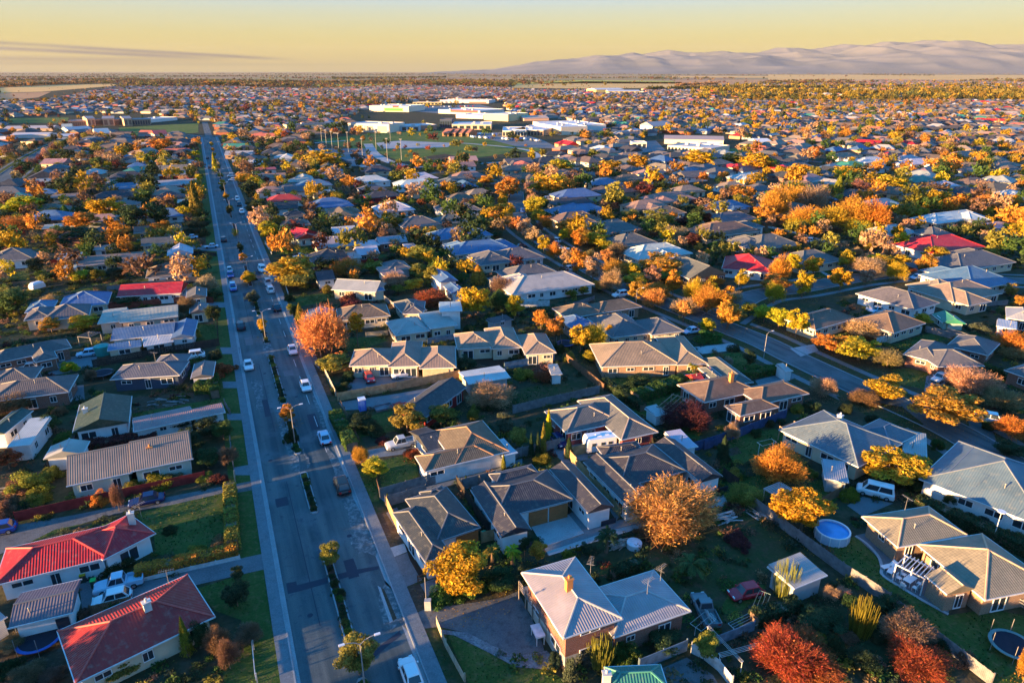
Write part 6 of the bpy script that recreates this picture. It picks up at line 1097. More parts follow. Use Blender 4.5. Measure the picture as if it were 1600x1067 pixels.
def pergola(pa, pb, dep, h, nb, col, label, lat='slat'):
    a, b_ = Vector(pa), Vector(pb); an = math.atan2(b_.y-a.y, b_.x-a.x); W_ = (b_-a).length; t = thing('pergola', 'pergola', label, a.x, a.y, an); 
    for x in (0.1, W_-.1):
        for y in (.1, dep-.1): m = MB(); m.box(x-.06, y-.06, 0, x+.06, y+.06, h); ob('post', m.mesh('post', 'painted'), t, col=col)
    m = MB(); m.box(0, .02, h, W_, .12, h+.15); m.box(0, dep-.12, h, W_, dep-.02, h+.15); ob('beam', m.mesh('beam', 'painted'), t, col=col)
    m = MB()
    for k in range(nb): x = W_*(k+.5)/nb; m.box(x-.04, -.2, h+.152, x+.04, dep+.2, h+.27)
    ob('rafters', m.mesh('rafters', 'painted'), t, col=col)
V('D'); pergola(g(868, 530, 2.3), g(1005, 598, 2.3), 2.6, 2.3, 8, (.62, .63, .66), 'white slatted pergola against the tan house patio')
V('G'); pergola(g(800, 545, 2.0), g(900, 575, 2.0), 6, 2.2, 5, (.3, .2, .13), 'brown timber pergola over the maroon tree')
V('H'); pergola(g(332, 690, 0), g(480, 770, 0), 3.5, 2.4, 6, (.35, .24, .15), 'timber veranda frame at the pale blue hipped house')
V('D'); pergola(g(262, 240, 0), g(325, 280, 0), 3.0, 1.9, 9, (.5, .48, .5), 'pale slatted shade frame beside the timber fence'); V('E'); pergola(g(360, 262, 0), g(420, 268, 0), 3.0, 2.0, 5, (.15, .15, .16), 'small dark garden frame beside the round green tank')
# clothes lines, frames, timber piles, bins
def frame(X, Y, rz, n, ln, wd_, z, label, nm='clothes_line', cat='clothes line', col=(.5, .52, .52)):
    t = thing(nm, cat, label, X, Y, rz)
    for s in (0, ln): m = MB(); m.tube((s, 0, 0), (s, 0, z), .04, n=6); m.tube((s, -wd_/2, z), (s, wd_/2, z), .03, n=5); ob('post', m.mesh('post', 'painted'), t, col=col)
    m = MB()
    for k in range(n): y_ = -wd_/2+wd_*k/(n-1); m.tube((0, y_, z), (ln, y_, z), .018, n=4)
    ob('wires', m.mesh('wires', 'painted'), t, col=col)
V('C'); frame(*g(1150, 835), .5, 6, 3.4, 1.6, .5, 'pale green garden frame beside the red hatchback'); frame(*g(1080, 1010), .3, 4, 5.5, .5, 2.0, 'long pale clothes line near the bottom vegetable beds'); frame(*g(1250, 790), 1.0, 4, 3.5, 1.2, 1.4, 'green garden frame above the clipped bed hedge', col=(.2, .3, .25)); frame(*g(1180, 1040), 2.0, 3, 5, .3, 2.0, 'second pale clothes line crossing beside the red twiggy tree')
V('C'); frame(*g(975, 850), .7, 3, 2.6, 1.4, 1.1, 'low metal trailer frame beside the old grey pickup', 'trailer_frame', 'trailer')
V('H'); frame(*g(245, 760), .4, 2, 2.8, 1.2, 2.0, 'white garden swing set on the green back lawn', 'swing_set', 'swing set', (.6, .65, .65))
def pile(X, Y, n, label, col, rz=0, sp=1.2):
    m = MB()
    for k in range(n): m.obox((random.uniform(-sp, sp), random.uniform(-sp*.6, sp*.6)), random.uniform(-.5, .5), random.uniform(1.2, 2.6), .12, .05+.1*(k//4), .14+.1*(k//4))
    o = ob('timber_pile', m.mesh('timber_pile', 'timber'), None, (X, Y, 0), rz, col=col); reg(o, 'timber pile', label, X, Y, label)
V('C'); pile(*g(1110, 330), 26, 'pale heap of pallet boards behind the huge orange tree', (.55, .5, .5), .3); pile(*g(640, 445), 20, 'stack of timber boards beside the dark palm', (.4, .33, .28), .4); pile(*g(1275, 315), 14, 'pale boards lying on the grass beside the long fence', (.45, .42, .4), -.6); V('F'); pile(*g(645, 525), 8, 'red and white boards lying on the shared drive', (.5, .1, .08), .3)
V('E'); pile(*g(760, 520), 16, 'grey branches and boards heaped on the cleared yard', (.3, .28, .28), .2, 3)
def bin_(X, Y, lid, label):
    m = MB(); m.prism([(-.26, -.3), (.26, -.3), (.26, .3), (-.26, .3)], 0, .95); t = ob('wheelie_bin', m.mesh('wheelie_bin', 'painted'), None, (X, Y, .03), .4, (.03, .05, .04)); m = MB(); m.box(-.3, -.34, .951, .3, .34, 1.04); ob('lid', m.mesh('lid', 'painted'), t, col=lid)
    m = MB(); m.tube((-.28, .28, .1), (.28, .28, .1), .1, n=8); ob('wheel', m.mesh('wheel', 'tyre'), t); reg(t, 'bin', label, X, Y, label)
V('A'); bin_(*g(430, 630), (.02, .5, .1), 'wheelie bin with bright green lid beside the pale blue pickup'); bin_(*g(382, 605), (.6, .42, .02), 'wheelie bin with yellow lid beside the bent red roof house'); V('B'); bin_(*g(1036, 412), (.02, .4, .2), 'green lidded bin behind the short tan gate fence')
V('F'); x, y = g(484, 555); m = MB(); m.box(-.6, -.6, .1, .6, .6, 2.15); t = ob('portable_toilet', m.mesh('portable_toilet', 'painted'), None, (x, y, 0), AV, (.04, .16, .6)); m = MB(); m.box(-.63, -.63, 2.151, .63, .63, 2.35); ob('roof', m.mesh('roof', 'trim_white'), t); m = MB(); m.box(-.35, -.63, .15, .35, -.6, 2.05); ob('door', m.mesh('door', 'painted'), t, col=(.10, .25, .7)); reg(t, 'portable toilet', '', x, y, 'bright blue portable toilet with white roof by the avenue', anchor='blue portable toilet')
V('F'); x, y = g(580, 545); m = MB(); m.box(-1.6, -1, 0, 1.6, 1, .12); m.box(-1.6, -1, .12, -1.5, 1, .35); m.box(1.5, -1, .12, 1.6, 1, .35); m.box(-1.5, -1, .12, 1.5, -.9, .35); m.box(-1.5, .9, .12, 1.5, 1, .35); o = ob('raised_bed', m.mesh('raised_bed', 'timber'), None, (x, y, 0), .5, (.2, .2, .22)); reg(o, 'tray', '', x, y, 'low empty dark tray lying beside the blue portable toilet')
V('G'); x, y = g(540, 735); t = thing('caravan', 'caravan', 'white caravan beside the red brick house', x, y, AV-.15, anchor='white caravan'); m = MB()
loft(m, [[(s, -1.1, .45), (s, -1.1, h_), (s, 1.1, h_), (s, 1.1, .45)] for s, h_ in ((-2.4, 1.5), (-2.3, 2.2), (-2.05, 2.62), (2.3, 2.62), (2.4, 2.55))]); ob('body', m.mesh('body', 'car_paint'), t, col=(.72, .74, .76))
for s in (-1.3, .2, 1.4): ob('window', WP, t, (s, -1.11, 1.7), 0, None, (.7, 1.5, .55))
m = MB(); m.box(-.6, -.4, 2.63, .2, .4, 2.72); m.box(.9, -.25, 2.63, 1.5, .25, 2.7); ob('roof_hatch', m.mesh('roof_hatch', 'trim_white'), t)
for s in (-1, 1): ob('wheel', TYRE, t, (.2, s*1.0, .33))
m = MB(); m.tube((-3.3, 0, .5), (-2.4, 0, .5), .05, n=6); ob('tow_bar', m.mesh('tow_bar', 'lamp_steel'), t)
V('E'); x, y = g(470, 300); m = MB(); m.tube((0, 0, 0), (0, 0, 1.9), 1.5, n=20); t = ob('water_tank', m.mesh('water_tank', 'painted'), None, (x, y, 0), 0, (.02, .25, .22)); m = MB(); m.tube((0, 0, 1.9), (0, 0, 2.3), 1.5, .3, 20); ob('lid', m.mesh('lid', 'painted'), t, col=(.03, .32, .28)); reg(t, 'water tank', '', x, y, 'round green water tank below the long blue metal roof', anchor='round green tank')
V('I'); x, y = g(225, 845); t = thing('caravan', 'caravan', 'small rounded white caravan left of the blue hipped roof', x, y, 1.2); t.scale = (.8, .8, .8); m = MB(); loft(m, [[(s, -1.1, .4), (s, -1.15, h_*.8), (s, -.7, h_), (s, .7, h_), (s, 1.15, h_*.8), (s, 1.1, .4)] for s, h_ in ((-2.2, 1.6), (-1.9, 2.3), (-1.2, 2.6), (1.2, 2.6), (1.9, 2.3), (2.2, 1.6))]); ob('body', m.mesh('body', 'car_paint'), t, col=(.7, .7, .7)); ob('window', WP, t, (-2.05, 0, 1.6), -math.pi/2, None, (1, 2, .6)); [ob('wheel', TYRE, t, (0, s*1.0, .33)) for s in (-1, 1)]
V('C'); x, y = g(700, 448); m = MB(); m.tube((0, 0, 0), (0, 0, .7), .95, n=18); m.tube((0, 0, .7), (0, 0, .8), .95, .5, 18); o = ob('round_table', m.mesh('round_table', 'painted'), None, (x, y, 0), 0, (.6, .65, .7)); reg(o, 'tub', '', x, y, 'white round tub in front of the huge orange tree')
V('C'); x, y = g(262, 870); m = MB(); m.box(-.9, -.5, 1.1, .9, .5, 1.3); t = ob('ute_rack', m.mesh('ute_rack', 'painted'), None, (x, y, 0), 1.9, (.6, .68, .75)); [ob('leg', CH_[2], t, (a, b_, 0), sc=(1.5, 1.5, 2.6)) for a in (-.8, .8) for b_ in (-.4, .4)]; reg(t, 'bench', '', x, y, 'pale blue work bench beside the deck of the red brick house')
# deck and stair along the two storey house
V('C'); a_ = Vector(g(178, 645, 1.4)); b2 = Vector(g(372, 925, 1.4)); an = math.atan2(b2.y-a_.y, b2.x-a_.x); W_ = (b2-a_).length; t = thing('deck', 'deck', 'weathered timber deck along the red brick house', a_.x, a_.y, an); m = MB()
for k in range(10): m.box(0, .02+k*.2, 1.6, W_, .2+k*.2, 1.66)
ob('boards', m.mesh('boards', 'timber'), t, col=(.3, .27, .25)); m = MB()
for z in (1.95, 2.3, 2.6): m.box(0, 0, z, W_, .05, z+.06)
ob('railing', m.mesh('railing', 'timber'), t, col=(.3, .27, .25))
for k in range(7): m = MB(); m.box(-.06+k*W_/6, -.06, 0, .06+k*W_/6, .06, 2.7); ob('post', m.mesh('post', 'timber'), t, col=(.3, .26, .22))
V('B'); x, y = g(775, 725); m = MB(); m.tube((0, 0, 0), (0, 0, 4.2), .05, n=6); t = ob('sign_post', m.mesh('sign_post', 'lamp_steel'), None, (x, y, 0)); m = MB(); m.box(-.35, -.3, 0, .35, .3, 1.3); ob('cabinet', m.mesh('cabinet', 'painted'), t, (.2, -.2, 0), col=(.4, .42, .42)); reg(t, 'post', '', x, y, 'slim grey post with cabinet at the gravel drive entrance')
V('D'); x, y = g(1310, 425); m = MB(); m.tube((0, 0, 4.5), (0, 0, 4.56), .5, n=14); m.tube((0, 0, 0), (0, 0, 4.5), .04, n=5); o = ob('satellite_dish', m.mesh('satellite_dish', 'trim_white'), None, (x, y, 0)); reg(o, 'satellite dish', '', x, y, 'white satellite dish behind the large tan roofed brick house')
# ------------------------------------------------------------------ large buildings in the distance
def block(k, u0, v0, u1, v1, dep, h, wall, roof, label, name='commercial_building', wins=0, cat='building', anchor=None, par=.6, strips=None, ridge=0, wc=None):
    V(k); a, b_ = Vector(g(u0, v0)), Vector(g(u1, v1)); an = math.atan2(b_.y-a.y, b_.x-a.x); W_ = (b_-a).length; t = thing(name, cat, label, a.x, a.y, an, anchor=anchor); h *= .52; ridge *= .7
    m = MB(); m.box(0, 0, 0, W_, dep, h); ob('wall', m.mesh('wall', 'far_wall'), t, col=wall); m = MB()
    if ridge: m.face([(-.5, -.5, h+.02), (W_+.5, -.5, h+.02), (W_+.5, dep/2, h+ridge), (-.5, dep/2, h+ridge)]); m.face([(W_+.5, dep+.5, h+.02), (-.5, dep+.5, h+.02), (-.5, dep/2, h+ridge), (W_+.5, dep/2, h+ridge)]); m.face([(-.5, dep+.5, h+.02), (-.5, -.5, h+.02), (-.5, dep/2, h+ridge)]); m.face([(W_+.5, -.5, h+.02), (W_+.5, dep+.5, h+.02), (W_+.5, dep/2, h+ridge)])
    else:
        m.box(.4, .4, h+.01, W_-.4, dep-.4, h+.12)
        for q in ((0, 0, W_, .4), (0, dep-.4, W_, dep), (0, .4, .4, dep-.4), (W_-.4, .4, W_, dep-.4)): m.box(q[0], q[1], h+.005, q[2], q[3], h+par)
    ro = ob('roof', m.mesh('roof', 'painted'), t, col=roof)
    if not ridge:
        for _ in range(int(W_*dep/500)): x, y = random.uniform(3, W_-5), random.uniform(3, max(3.5, dep-5)); m = MB(); m.box(0, 0, 0, random.uniform(2, 4), 2.5, 1.5); ob('roof_unit', m.mesh('roof_unit', 'painted'), ro, (x, y, h+.13), col=(.5, .5, .5))
    for k_ in range(wins):
        m = MB(); w0 = W_*(k_+.18)/wins; w1 = W_*(k_+.82)/wins; m.box(w0, -.12, h*.12, w1, 0.02, h*.8); ob('window', m.mesh('window', 'glass_dark' if wc is None else 'painted'), t, col=wc or (1, 1, 1))
    if strips:
        for (f0, f1, z0, z1, c) in strips: m = MB(); m.box(W_*f0, -.3, h*z0, W_*f1, -.13, h*z1); ob('fascia_panel', m.mesh('fascia_panel', 'painted'), t, col=c)
    for i in range(0, int(W_), 12): GR.add(*(a+Vector((math.cos(an), math.sin(an)))*i+Vector((-math.sin(an), math.cos(an)))*dep/2), dep/2+5)
PC = (.62, .40, .25); WHC = (.72, .70, .66)
block('M', 432, 548, 552, 545, 22, 9, (.30, .19, .14), (.3, .25, .25), 'brown striped school wing left of the three peach gables', 'school_building', 9, anchor='long school building', wc=(.12, .09, .09))
for i, (u, w) in enumerate(((552, 48), (648, 70), (780, 50))): block('M', u, 548, u+w, 546, 26, 14, PC, (.35, .3, .28), ['first', 'second and tallest', 'third'][i]+' peach coloured block of the long school', 'school_building', 2, wc=(.3, .15, .1), ridge=3)
for u, w, wl_ in ((600, 48, 'between the first and second peach blocks'), (718, 62, 'between the second and third peach blocks'), (830, 112, 'right of the third peach block')): block('M', u, 544, u+w, 541, 20, 11, (.36, .24, .17), (.3, .3, .32), 'brown windowed school wing '+wl_, 'school_building', 7, wc=(.08, .06, .07))
block('M', 945, 528, 1110, 512, 25, 6, WHC, (.6, .6, .6), 'low white hall right of the long school', wins=0); block('M', 430, 598, 576, 590, 20, 7, (.55, .55, .5), (.4, .4, .42), 'grey roofed school hall with a row of windows', wins=8, ridge=3)
block('M', 25, 585, 330, 580, 22, 5, (.6, .45, .35), (.5, .42, .38), 'long low pale school block near the left frame edge', ridge=3); block('M', 70, 625, 300, 622, 18, 5, (.6, .58, .55), (.55, .5, .48), 'second long low pale block near the left frame edge', ridge=2); block('M', 300, 635, 460, 630, 18, 5, (.6, .6, .6), (.5, .52, .55), 'low pale blue roofed block beside the left road', ridge=2)
block('M', 605, 622, 690, 618, 20, 7, (.18, .32, .55), (.6, .55, .5), 'blue walled gabled hall near the old trees', ridge=5); block('M', 970, 632, 1050, 628, 16, 8, (.6, .55, .5), (.55, .08, .06), 'white building with red roof panels beyond the trees', ridge=4); block('M', 395, 590, 455, 588, 16, 9, (.62, .56, .25), (.6, .55, .4), 'pale yellow gabled building by the school', ridge=4)
block('N', 578, 583, 833, 592, 30, 14, (.66, .60, .50), (.5, .5, .5), 'white library building with tall window slots', 'library_building', 3, anchor='white library building', wc=(.3, .3, .28)); block('N', 195, 575, 545, 560, 14, 9, (.60, .48, .36), (.25, .22, .22), 'row of cream and dark terrace blocks beside the library', wins=9, wc=(.14, .07, .06))
block('N', 870, 582, 1020, 582, 25, 9, (.32, .42, .50), (.5, .55, .6), 'blue grey glazed hall beside the library', wins=4); block('N', 1020, 575, 1130, 570, 25, 8, (.35, .22, .17), (.5, .5, .52), 'brown hall beside the library', wins=0)
for i in range(4): block('N', 1165+i*42, 612, 1203+i*42, 614, 14, 5, (.36, .17, .09), (.30, .13, .08), ['first', 'second', 'third', 'fourth'][i]+' small brown gabled shop from the left in the park row', 'shop_building', 1, ridge=5)
block('N', 1150, 560, 1225, 560, 20, 15, (.05, .08, .14), (.1, .1, .12), 'dark glazed tower block behind the brown shops', wins=5); block('N', 1225, 572, 1470, 572, 40, 9, (.60, .48, .33), (.6, .6, .6), 'long cream shopping centre block', wins=6, anchor='cream shopping centre'); block('N', 1425, 512, 1575, 520, 40, 14, (.62, .55, .32), (.6, .58, .5), 'pale yellow box building behind the shopping centre')
block('N', 1540, 615, 1690, 615, 45, 9, (.62, .52, .36), (.55, .6, .65), 'cream blue roofed wing of the shopping centre', wins=8); block('O', 0, 606, 195, 612, 60, 9, (.42, .28, .18), (.6, .62, .66), 'brown fronted wing of the shopping centre with pale roof', wins=10); block('O', 305, 606, 470, 600, 60, 13, (.74, .66, .5), (.7, .7, .7), 'large cream supermarket box at the shopping centre', anchor='large cream supermarket box'); block('O', 130, 560, 300, 590, 50, 11, (.7, .66, .6), (.68, .68, .68), 'white roofed middle hall of the shopping centre')
block('N', 710, 458, 955, 462, 60, 14, (.72, .64, .5), (.7, .68, .6), 'large cream hardware store with a green front panel', anchor='cream hardware store', strips=[(.38, .85, .15, .7, (.05, .42, .06)), (.6, .75, .8, 1.1, (.5, .06, .04))])
block('N', 980, 418, 1160, 418, 30, 8, (.45, .38, .2), (.4, .35, .3), 'low olive shop row beside the hardware store', wins=8); block('N', 1150, 405, 1455, 408, 50, 9, (.6, .56, .55), (.66, .62, .62), 'long pale store behind the car park', strips=[(.6, .95, .1, .5, (.5, .08, .06))]); block('N', 1140, 470, 1400, 480, 60, 9, (.7, .62, .52), (.68, .66, .64), 'long white store with a red fascia', strips=[(.3, .95, .5, 1.15, (.62, .02, .03))], anchor='white store with red fascia'); block('N', 1250, 500, 1420, 505, 40, 7, (.68, .64, .62), (.7, .7, .72), 'low white roofed store in front of the red fascia')
block('O', 255, 374, 330, 374, 20, 9, (.7, .68, .66), (.7, .7, .7), 'small white hall among distant houses'); block('O', 525, 340, 700, 338, 60, 14, (.62, .50, .18), (.62, .62, .62), 'long yellow walled sports hall by the fields', wins=0, ridge=5); block('O', 600, 345, 800, 345, 50, 10, (.5, .38, .18), (.5, .55, .62), 'blue roofed sports hall by the fields', wins=6, ridge=4)
block('O', 875, 585, 1000, 578, 18, 10, (.66, .64, .62), (.3, .3, .32), 'white two storey gabled house among the golden trees', 'house', 6, ridge=5); block('O', 970, 700, 1240, 722, 30, 6, (.68, .60, .46), (.6, .55, .5), 'long cream medical centre with a row of dark windows', wins=12, anchor='cream medical centre'); block('O', 950, 660, 1320, 668, 28, 7, (.68, .62, .5), (.34, .28, .27), 'cream hall with brown ridged roof beside the medical centre', ridge=3); block('O', 1235, 695, 1310, 690, 16, 6, (.55, .62, .68), (.6, .6, .6), 'pale blue wing of the medical centre')
block('O', 750, 690, 840, 690, 12, 8, (.7, .62, .5), (.6, .6, .6), 'small white box building beside the car park', wins=3); block('O', 75, 518, 230, 515, 30, 5, (.6, .4, .3), (.55, .38, .28), 'low tan roofed hall behind the shopping centre', ridge=4); block('O', 1535, 670, 1620, 668, 15, 5, (.55, .65, .75), (.6, .65, .7), 'pale blue house at the far grass strip', 'house', ridge=3)
block('N', 1225, 795, 1385, 790, 14, 5, (.6, .45, .33), (.42, .24, .2), 'brown roofed club house at the park edge', ridge=3)
# tents in the park and rows of parked cars
def far_cars(pts, n, jit=3, lab='parked cars'):
    pass
PM = car_meshes('suv')['body']
def simple_car(x, y, a, c): 
    o = ob('parked_car', PM, None, (x, y, .1), a, CARC[c]); reg(o, 'car', f'{dict(dark="dark grey", pale="pale blue").get(c, c)} parked car', x, y, None, 'cars in the far car parks')
for k, (u0, v0, u1, v1, n) in (('N', (1300, 600, 1600, 612, 16)), ('N', (1320, 620, 1640, 640, 16)), ('O', (490, 560, 720, 556, 14)), ('O', (500, 580, 760, 575, 14)), ('O', (0, 625, 200, 650, 10)), ('N', (980, 435, 1380, 428, 16)), ('O', (600, 690, 800, 700, 8))):
    V(k)
    for i in range(n):
        if random.random() < .2: continue
        t = i/n; x, y = g(u0+(u1-u0)*t, v0+(v1-v0)*t); simple_car(x+random.uniform(-1, 1), y+random.uniform(-1.5, 1.5), AV+math.pi/2, random.choice(('white', 'silver', 'dark', 'pale', 'red', 'white', 'grey', 'blue')))
# ------------------------------------------------------------------ filling in: the rest of the suburb
def inview(X, Y, m=30):
    x, y = w2p(X, Y); return -m < x < 1600+m and y < 1090
def blocked(X, Y):
    x, y = w2p(X, Y)
    for q in NOFILL:
        if inpoly(x, y, q): return True
    return False
rc_ = [('gr', 6), ('br', 6), ('ch', 5), ('tn', 2.5), ('lg', 1.5), ('bl', 1.2), ('pk', 2), ('wh', .5), ('rd', .5), ('tc', .8), ('gn', .25)]
def pick(t): 
    r = random.uniform(0, sum(w for _, w in t))
    for k, w in t:
        r -= w
        if r <= 0: return k
    return t[0][0]
ST = []           # far houses as one mass
cand = []
for iu in range(10, 210):
    for iw in range(-150, 190):
        row = iu % 3
        w = iw*21.5+ (iu*7.3) % 9; u = iu*19.0+(5 if row == 0 else -4 if row == 2 else 0)
        bend = 60*math.sin(w/330+u/500); X, Y = T(w+random.uniform(-2.5, 2.5), u+bend*.35+random.uniform(-2.5, 2.5))
        if Y < 225 or not inview(X, Y): continue
        x, y = w2p(X, Y)
        lim = 137 if x < 1000 else 125
        if y < lim+3*math.sin(x/60): continue
        if x > 1080 and 134 < y < 158 and random.random() < .86: continue
        if blocked(X, Y) or not GR.ok(X, Y, 7) or not GH.ok(X, Y, 9.5 if Y < 500 else 8): continue
        if row == 1 and random.random() < .12 or random.random() < .07: continue
        cand.append((Y, X))
cand.sort(); nh = sum(1 for h in HOUSES if h['category'] == 'house'); NIND = max(0, 292-nh)
for i, (Y, X) in enumerate(cand):
    an = AV+random.choice((0, math.pi/2))+random.uniform(-.12, .12) + .6*math.sin(X/400); w, d = random.uniform(14, 20), random.uniform(9, 12.5)
    dr = Vector((math.cos(an), math.sin(an))); nr = Vector((-dr.y, dr.x)); a = Vector((X, Y))-dr*w/2-nr*d/2; rc = pick(rc_)
    raw = [(a, an, w, d, 'h' if random.random() < .82 else 'g', 2.5)]
    if random.random() < .65: raw.append((a+dr*w*random.choice((.02, .5))+nr*random.choice((-3.3, 3.3)), an, w*.45, d, 'h', 2.5))
    if i < NIND: house(None, rc, random.choice('wccggyb'), raw=raw, lod=2, dens=.8)
    else:
        ST.append((raw, RC[rc], WC[random.choice('ccggyybbb')])); GH.add(X, Y, 7)
def far_house_mass():
    V_ = []; C_ = []
    for raw, rc, wc in ST:
        for (a, an, w, d, k, e) in raw:
            ca, sa = math.cos(an), math.sin(an); G = lambda x, y, z: (a.x+x*ca-y*sa, a.y+x*sa+y*ca, z); h = min(w, d)/2*.45; z1 = e
            if w > d: p, q = (d/2, d/2), (w-d/2, d/2)
            else: p, q = (w/2, w/2), (w/2, d-w/2)
            if k == 'g': p, q = (0, d/2), (w, d/2)
            P_, Q_ = G(*p, z1+h), G(*q, z1+h); A, B, C, D = G(0, 0, z1), G(w, 0, z1), G(w, d, z1), G(0, d, z1)
            tr = [(A, B, Q_), (A, Q_, P_), (C, D, P_), (C, P_, Q_), (D, A, P_), (B, C, Q_)] if w > d or k == 'g' else [(A, B, P_), (C, D, Q_), (B, C, Q_), (B, Q_, P_), (D, A, P_), (D, P_, Q_)]
            o = .45; a0, b0, c0, d0 = G(o, o, 0), G(w-o, o, 0), G(w-o, d-o, 0), G(o, d-o, 0); a1, b1, c1, d1 = [(x, y, z1+.02) for x, y, _ in (a0, b0, c0, d0)]
            wl = []
            for s, t, s1, t1 in ((a0, b0, a1, b1), (b0, c0, b1, c1), (c0, d0, c1, d1), (d0, a0, d1, a1)): wl += [(s, t, t1), (s, t1, s1)]
            V_ += [v for t in tr+wl for v in t]; C_ += [rc]*(18)+[wc]*24
    me = npmesh('distant_houses', np.array(V_), 3, 'far_house', np.array(C_)); ob('distant_houses', me, kind='stuff', label='small roofs of the far suburb running out to the fields')
far_house_mass()
# lots beside the fill houses: trees, shrubs
CN_T = [('g', 3), ('o', 3.5), ('y', .6), ('ol', 3), ('yg', 1), ('gr', 6), ('dk', 8), ('p', 3), ('r', .7), ('br', 3), ('tn', 1), ('m', 1)]
CN_L = [('g', 1.5), ('o', 2), ('ol', 3), ('gr', 3), ('dk', 5), ('p', 2), ('br', 3), ('m', 1), ('y', .8), ('tn', 1)]
CN_R = [('g', 6), ('o', 5), ('y', 2), ('yg', 1.5), ('ol', 4), ('gr', 3), ('dk', 3), ('p', 3), ('br', 2), ('tn', 1)]
FT = []
def scatter_trees(n, y0, y1, gap):
    for _ in range(n):
        Y = math.sqrt(random.uniform(y0*y0, y1*y1)); X = random.uniform(-.78, .78)*Y*1.0
        if not inview(X, Y, 15): continue
        x, y = w2p(X, Y)
        if y < 119 or blocked(X, Y) and random.random() < .95: continue
        if not GR.ok(X, Y, .5) or not GH.ok(X, Y, 1.2 if Y < 900 else -.5) or not GT.ok(X, Y, gap): continue
        if Y > 350 and math.sin(X*.011+1.1*math.sin(Y*.006))*math.sin(Y*.009+X*.003)+.45*math.sin(X*.031)*math.sin(Y*.023) < random.uniform(-.75, .25): continue
        tab = CN_R if x > 1000+random.uniform(-150, 150) else CN_L if x < 420+random.uniform(-150, 150) else CN_T
        c = pick(tab); r = random.uniform(1.2, 2.6)*(1.9 if random.random() < .22 else 1.0); h = r*random.uniform(1.7, 2.5)
        if x > 1080 and 134 < y < 160: c = pick([('yg', 4), ('y', 3), ('g', 3), ('gr', 2), ('dk', 1.5)]); r *= 1.5; h *= 1.5
        FT.append((Y, X, r, h, c)); GT.add(X, Y, r*.8)
scatter_trees(11000, 180, 700, .7); scatter_trees(22000, 700, 1600, .7); scatter_trees(30000, 1600, 4200, 2.0)
FT.sort(); NT = max(0, 296-CNT['tree']); print('trees', CNT, 'fill', len(FT), 'ind', NT, 'houses', nh, len(cand))
for (Y, X, r, h, c) in FT[:NT]:
    k = 'b' if c in ('p', 'br', 'tn') else 'e' if c in ('dk', 'gr', 'm') else random.choice('aae'); tree(X, Y, r, h, k, c, lodf=2)
BL = {0: [crown('ab'[s % 3 == 2], 300, .14 if s % 3 < 2 else .26, s) for s in range(6)], 1: [crown('a', 90, .25, s) for s in range(6)], 2: [crown('a', 20, .5, s) for s in range(4)]}
VV = []; CC = []
def add_far(X, Y, r, h, c):
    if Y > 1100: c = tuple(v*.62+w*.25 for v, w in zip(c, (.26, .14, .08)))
    t = random.choice(BL[0 if Y < 650 else 1 if Y < 1500 else 2]); a = random.uniform(0, 6.28); ca, sa = math.cos(a), math.sin(a); rz = h*.45
    v = np.stack([X+(t[:, 0]*ca-t[:, 1]*sa)*r, Y+(t[:, 0]*sa+t[:, 1]*ca)*r, h-rz*.95+t[:, 2]*rz], 1); VV.append(v); CC.append(np.tile(np.array(c, np.float32)*random.uniform(.75, 1.2), (len(v), 1)))
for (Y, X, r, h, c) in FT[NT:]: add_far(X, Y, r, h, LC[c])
# shelter belts and woods beyond the suburb
def belt(x0, y0, x1, y1, n, hh, cs, th=2.0):
    for _ in range(n):
        t = random.random(); X, Y = P(x0+(x1-x0)*t, y0+(y1-y0)*t); Y += random.uniform(-1, 1)*Y*.004*th; add_far(X, Y, hh*random.uniform(.35, .6), hh*random.uniform(.7, 1.2), LC[random.choice(cs)])
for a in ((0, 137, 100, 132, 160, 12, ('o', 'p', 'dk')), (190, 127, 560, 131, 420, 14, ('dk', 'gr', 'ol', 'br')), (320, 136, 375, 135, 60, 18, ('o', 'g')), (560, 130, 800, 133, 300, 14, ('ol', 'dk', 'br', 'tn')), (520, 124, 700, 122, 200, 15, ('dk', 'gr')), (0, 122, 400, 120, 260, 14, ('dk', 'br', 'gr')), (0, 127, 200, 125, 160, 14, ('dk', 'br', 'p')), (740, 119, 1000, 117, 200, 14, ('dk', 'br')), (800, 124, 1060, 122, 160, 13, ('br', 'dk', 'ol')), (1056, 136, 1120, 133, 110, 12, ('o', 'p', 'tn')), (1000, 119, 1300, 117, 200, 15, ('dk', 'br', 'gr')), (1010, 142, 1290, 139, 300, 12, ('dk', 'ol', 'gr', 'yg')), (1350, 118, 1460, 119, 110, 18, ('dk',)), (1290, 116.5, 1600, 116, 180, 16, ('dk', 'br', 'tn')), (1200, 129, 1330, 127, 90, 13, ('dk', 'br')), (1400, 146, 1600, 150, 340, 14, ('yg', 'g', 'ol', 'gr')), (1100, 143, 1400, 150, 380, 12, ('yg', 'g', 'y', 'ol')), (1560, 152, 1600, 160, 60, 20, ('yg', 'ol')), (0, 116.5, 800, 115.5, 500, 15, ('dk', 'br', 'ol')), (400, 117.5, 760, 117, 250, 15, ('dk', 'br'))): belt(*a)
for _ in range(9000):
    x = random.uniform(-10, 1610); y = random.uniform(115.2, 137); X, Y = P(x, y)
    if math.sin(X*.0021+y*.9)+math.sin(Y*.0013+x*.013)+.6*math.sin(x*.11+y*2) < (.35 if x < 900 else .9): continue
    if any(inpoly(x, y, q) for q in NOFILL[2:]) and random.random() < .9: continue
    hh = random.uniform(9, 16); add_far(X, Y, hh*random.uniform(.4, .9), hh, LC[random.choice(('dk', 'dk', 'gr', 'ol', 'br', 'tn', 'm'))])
print('far tree faces', sum(len(v) for v in VV)//4)
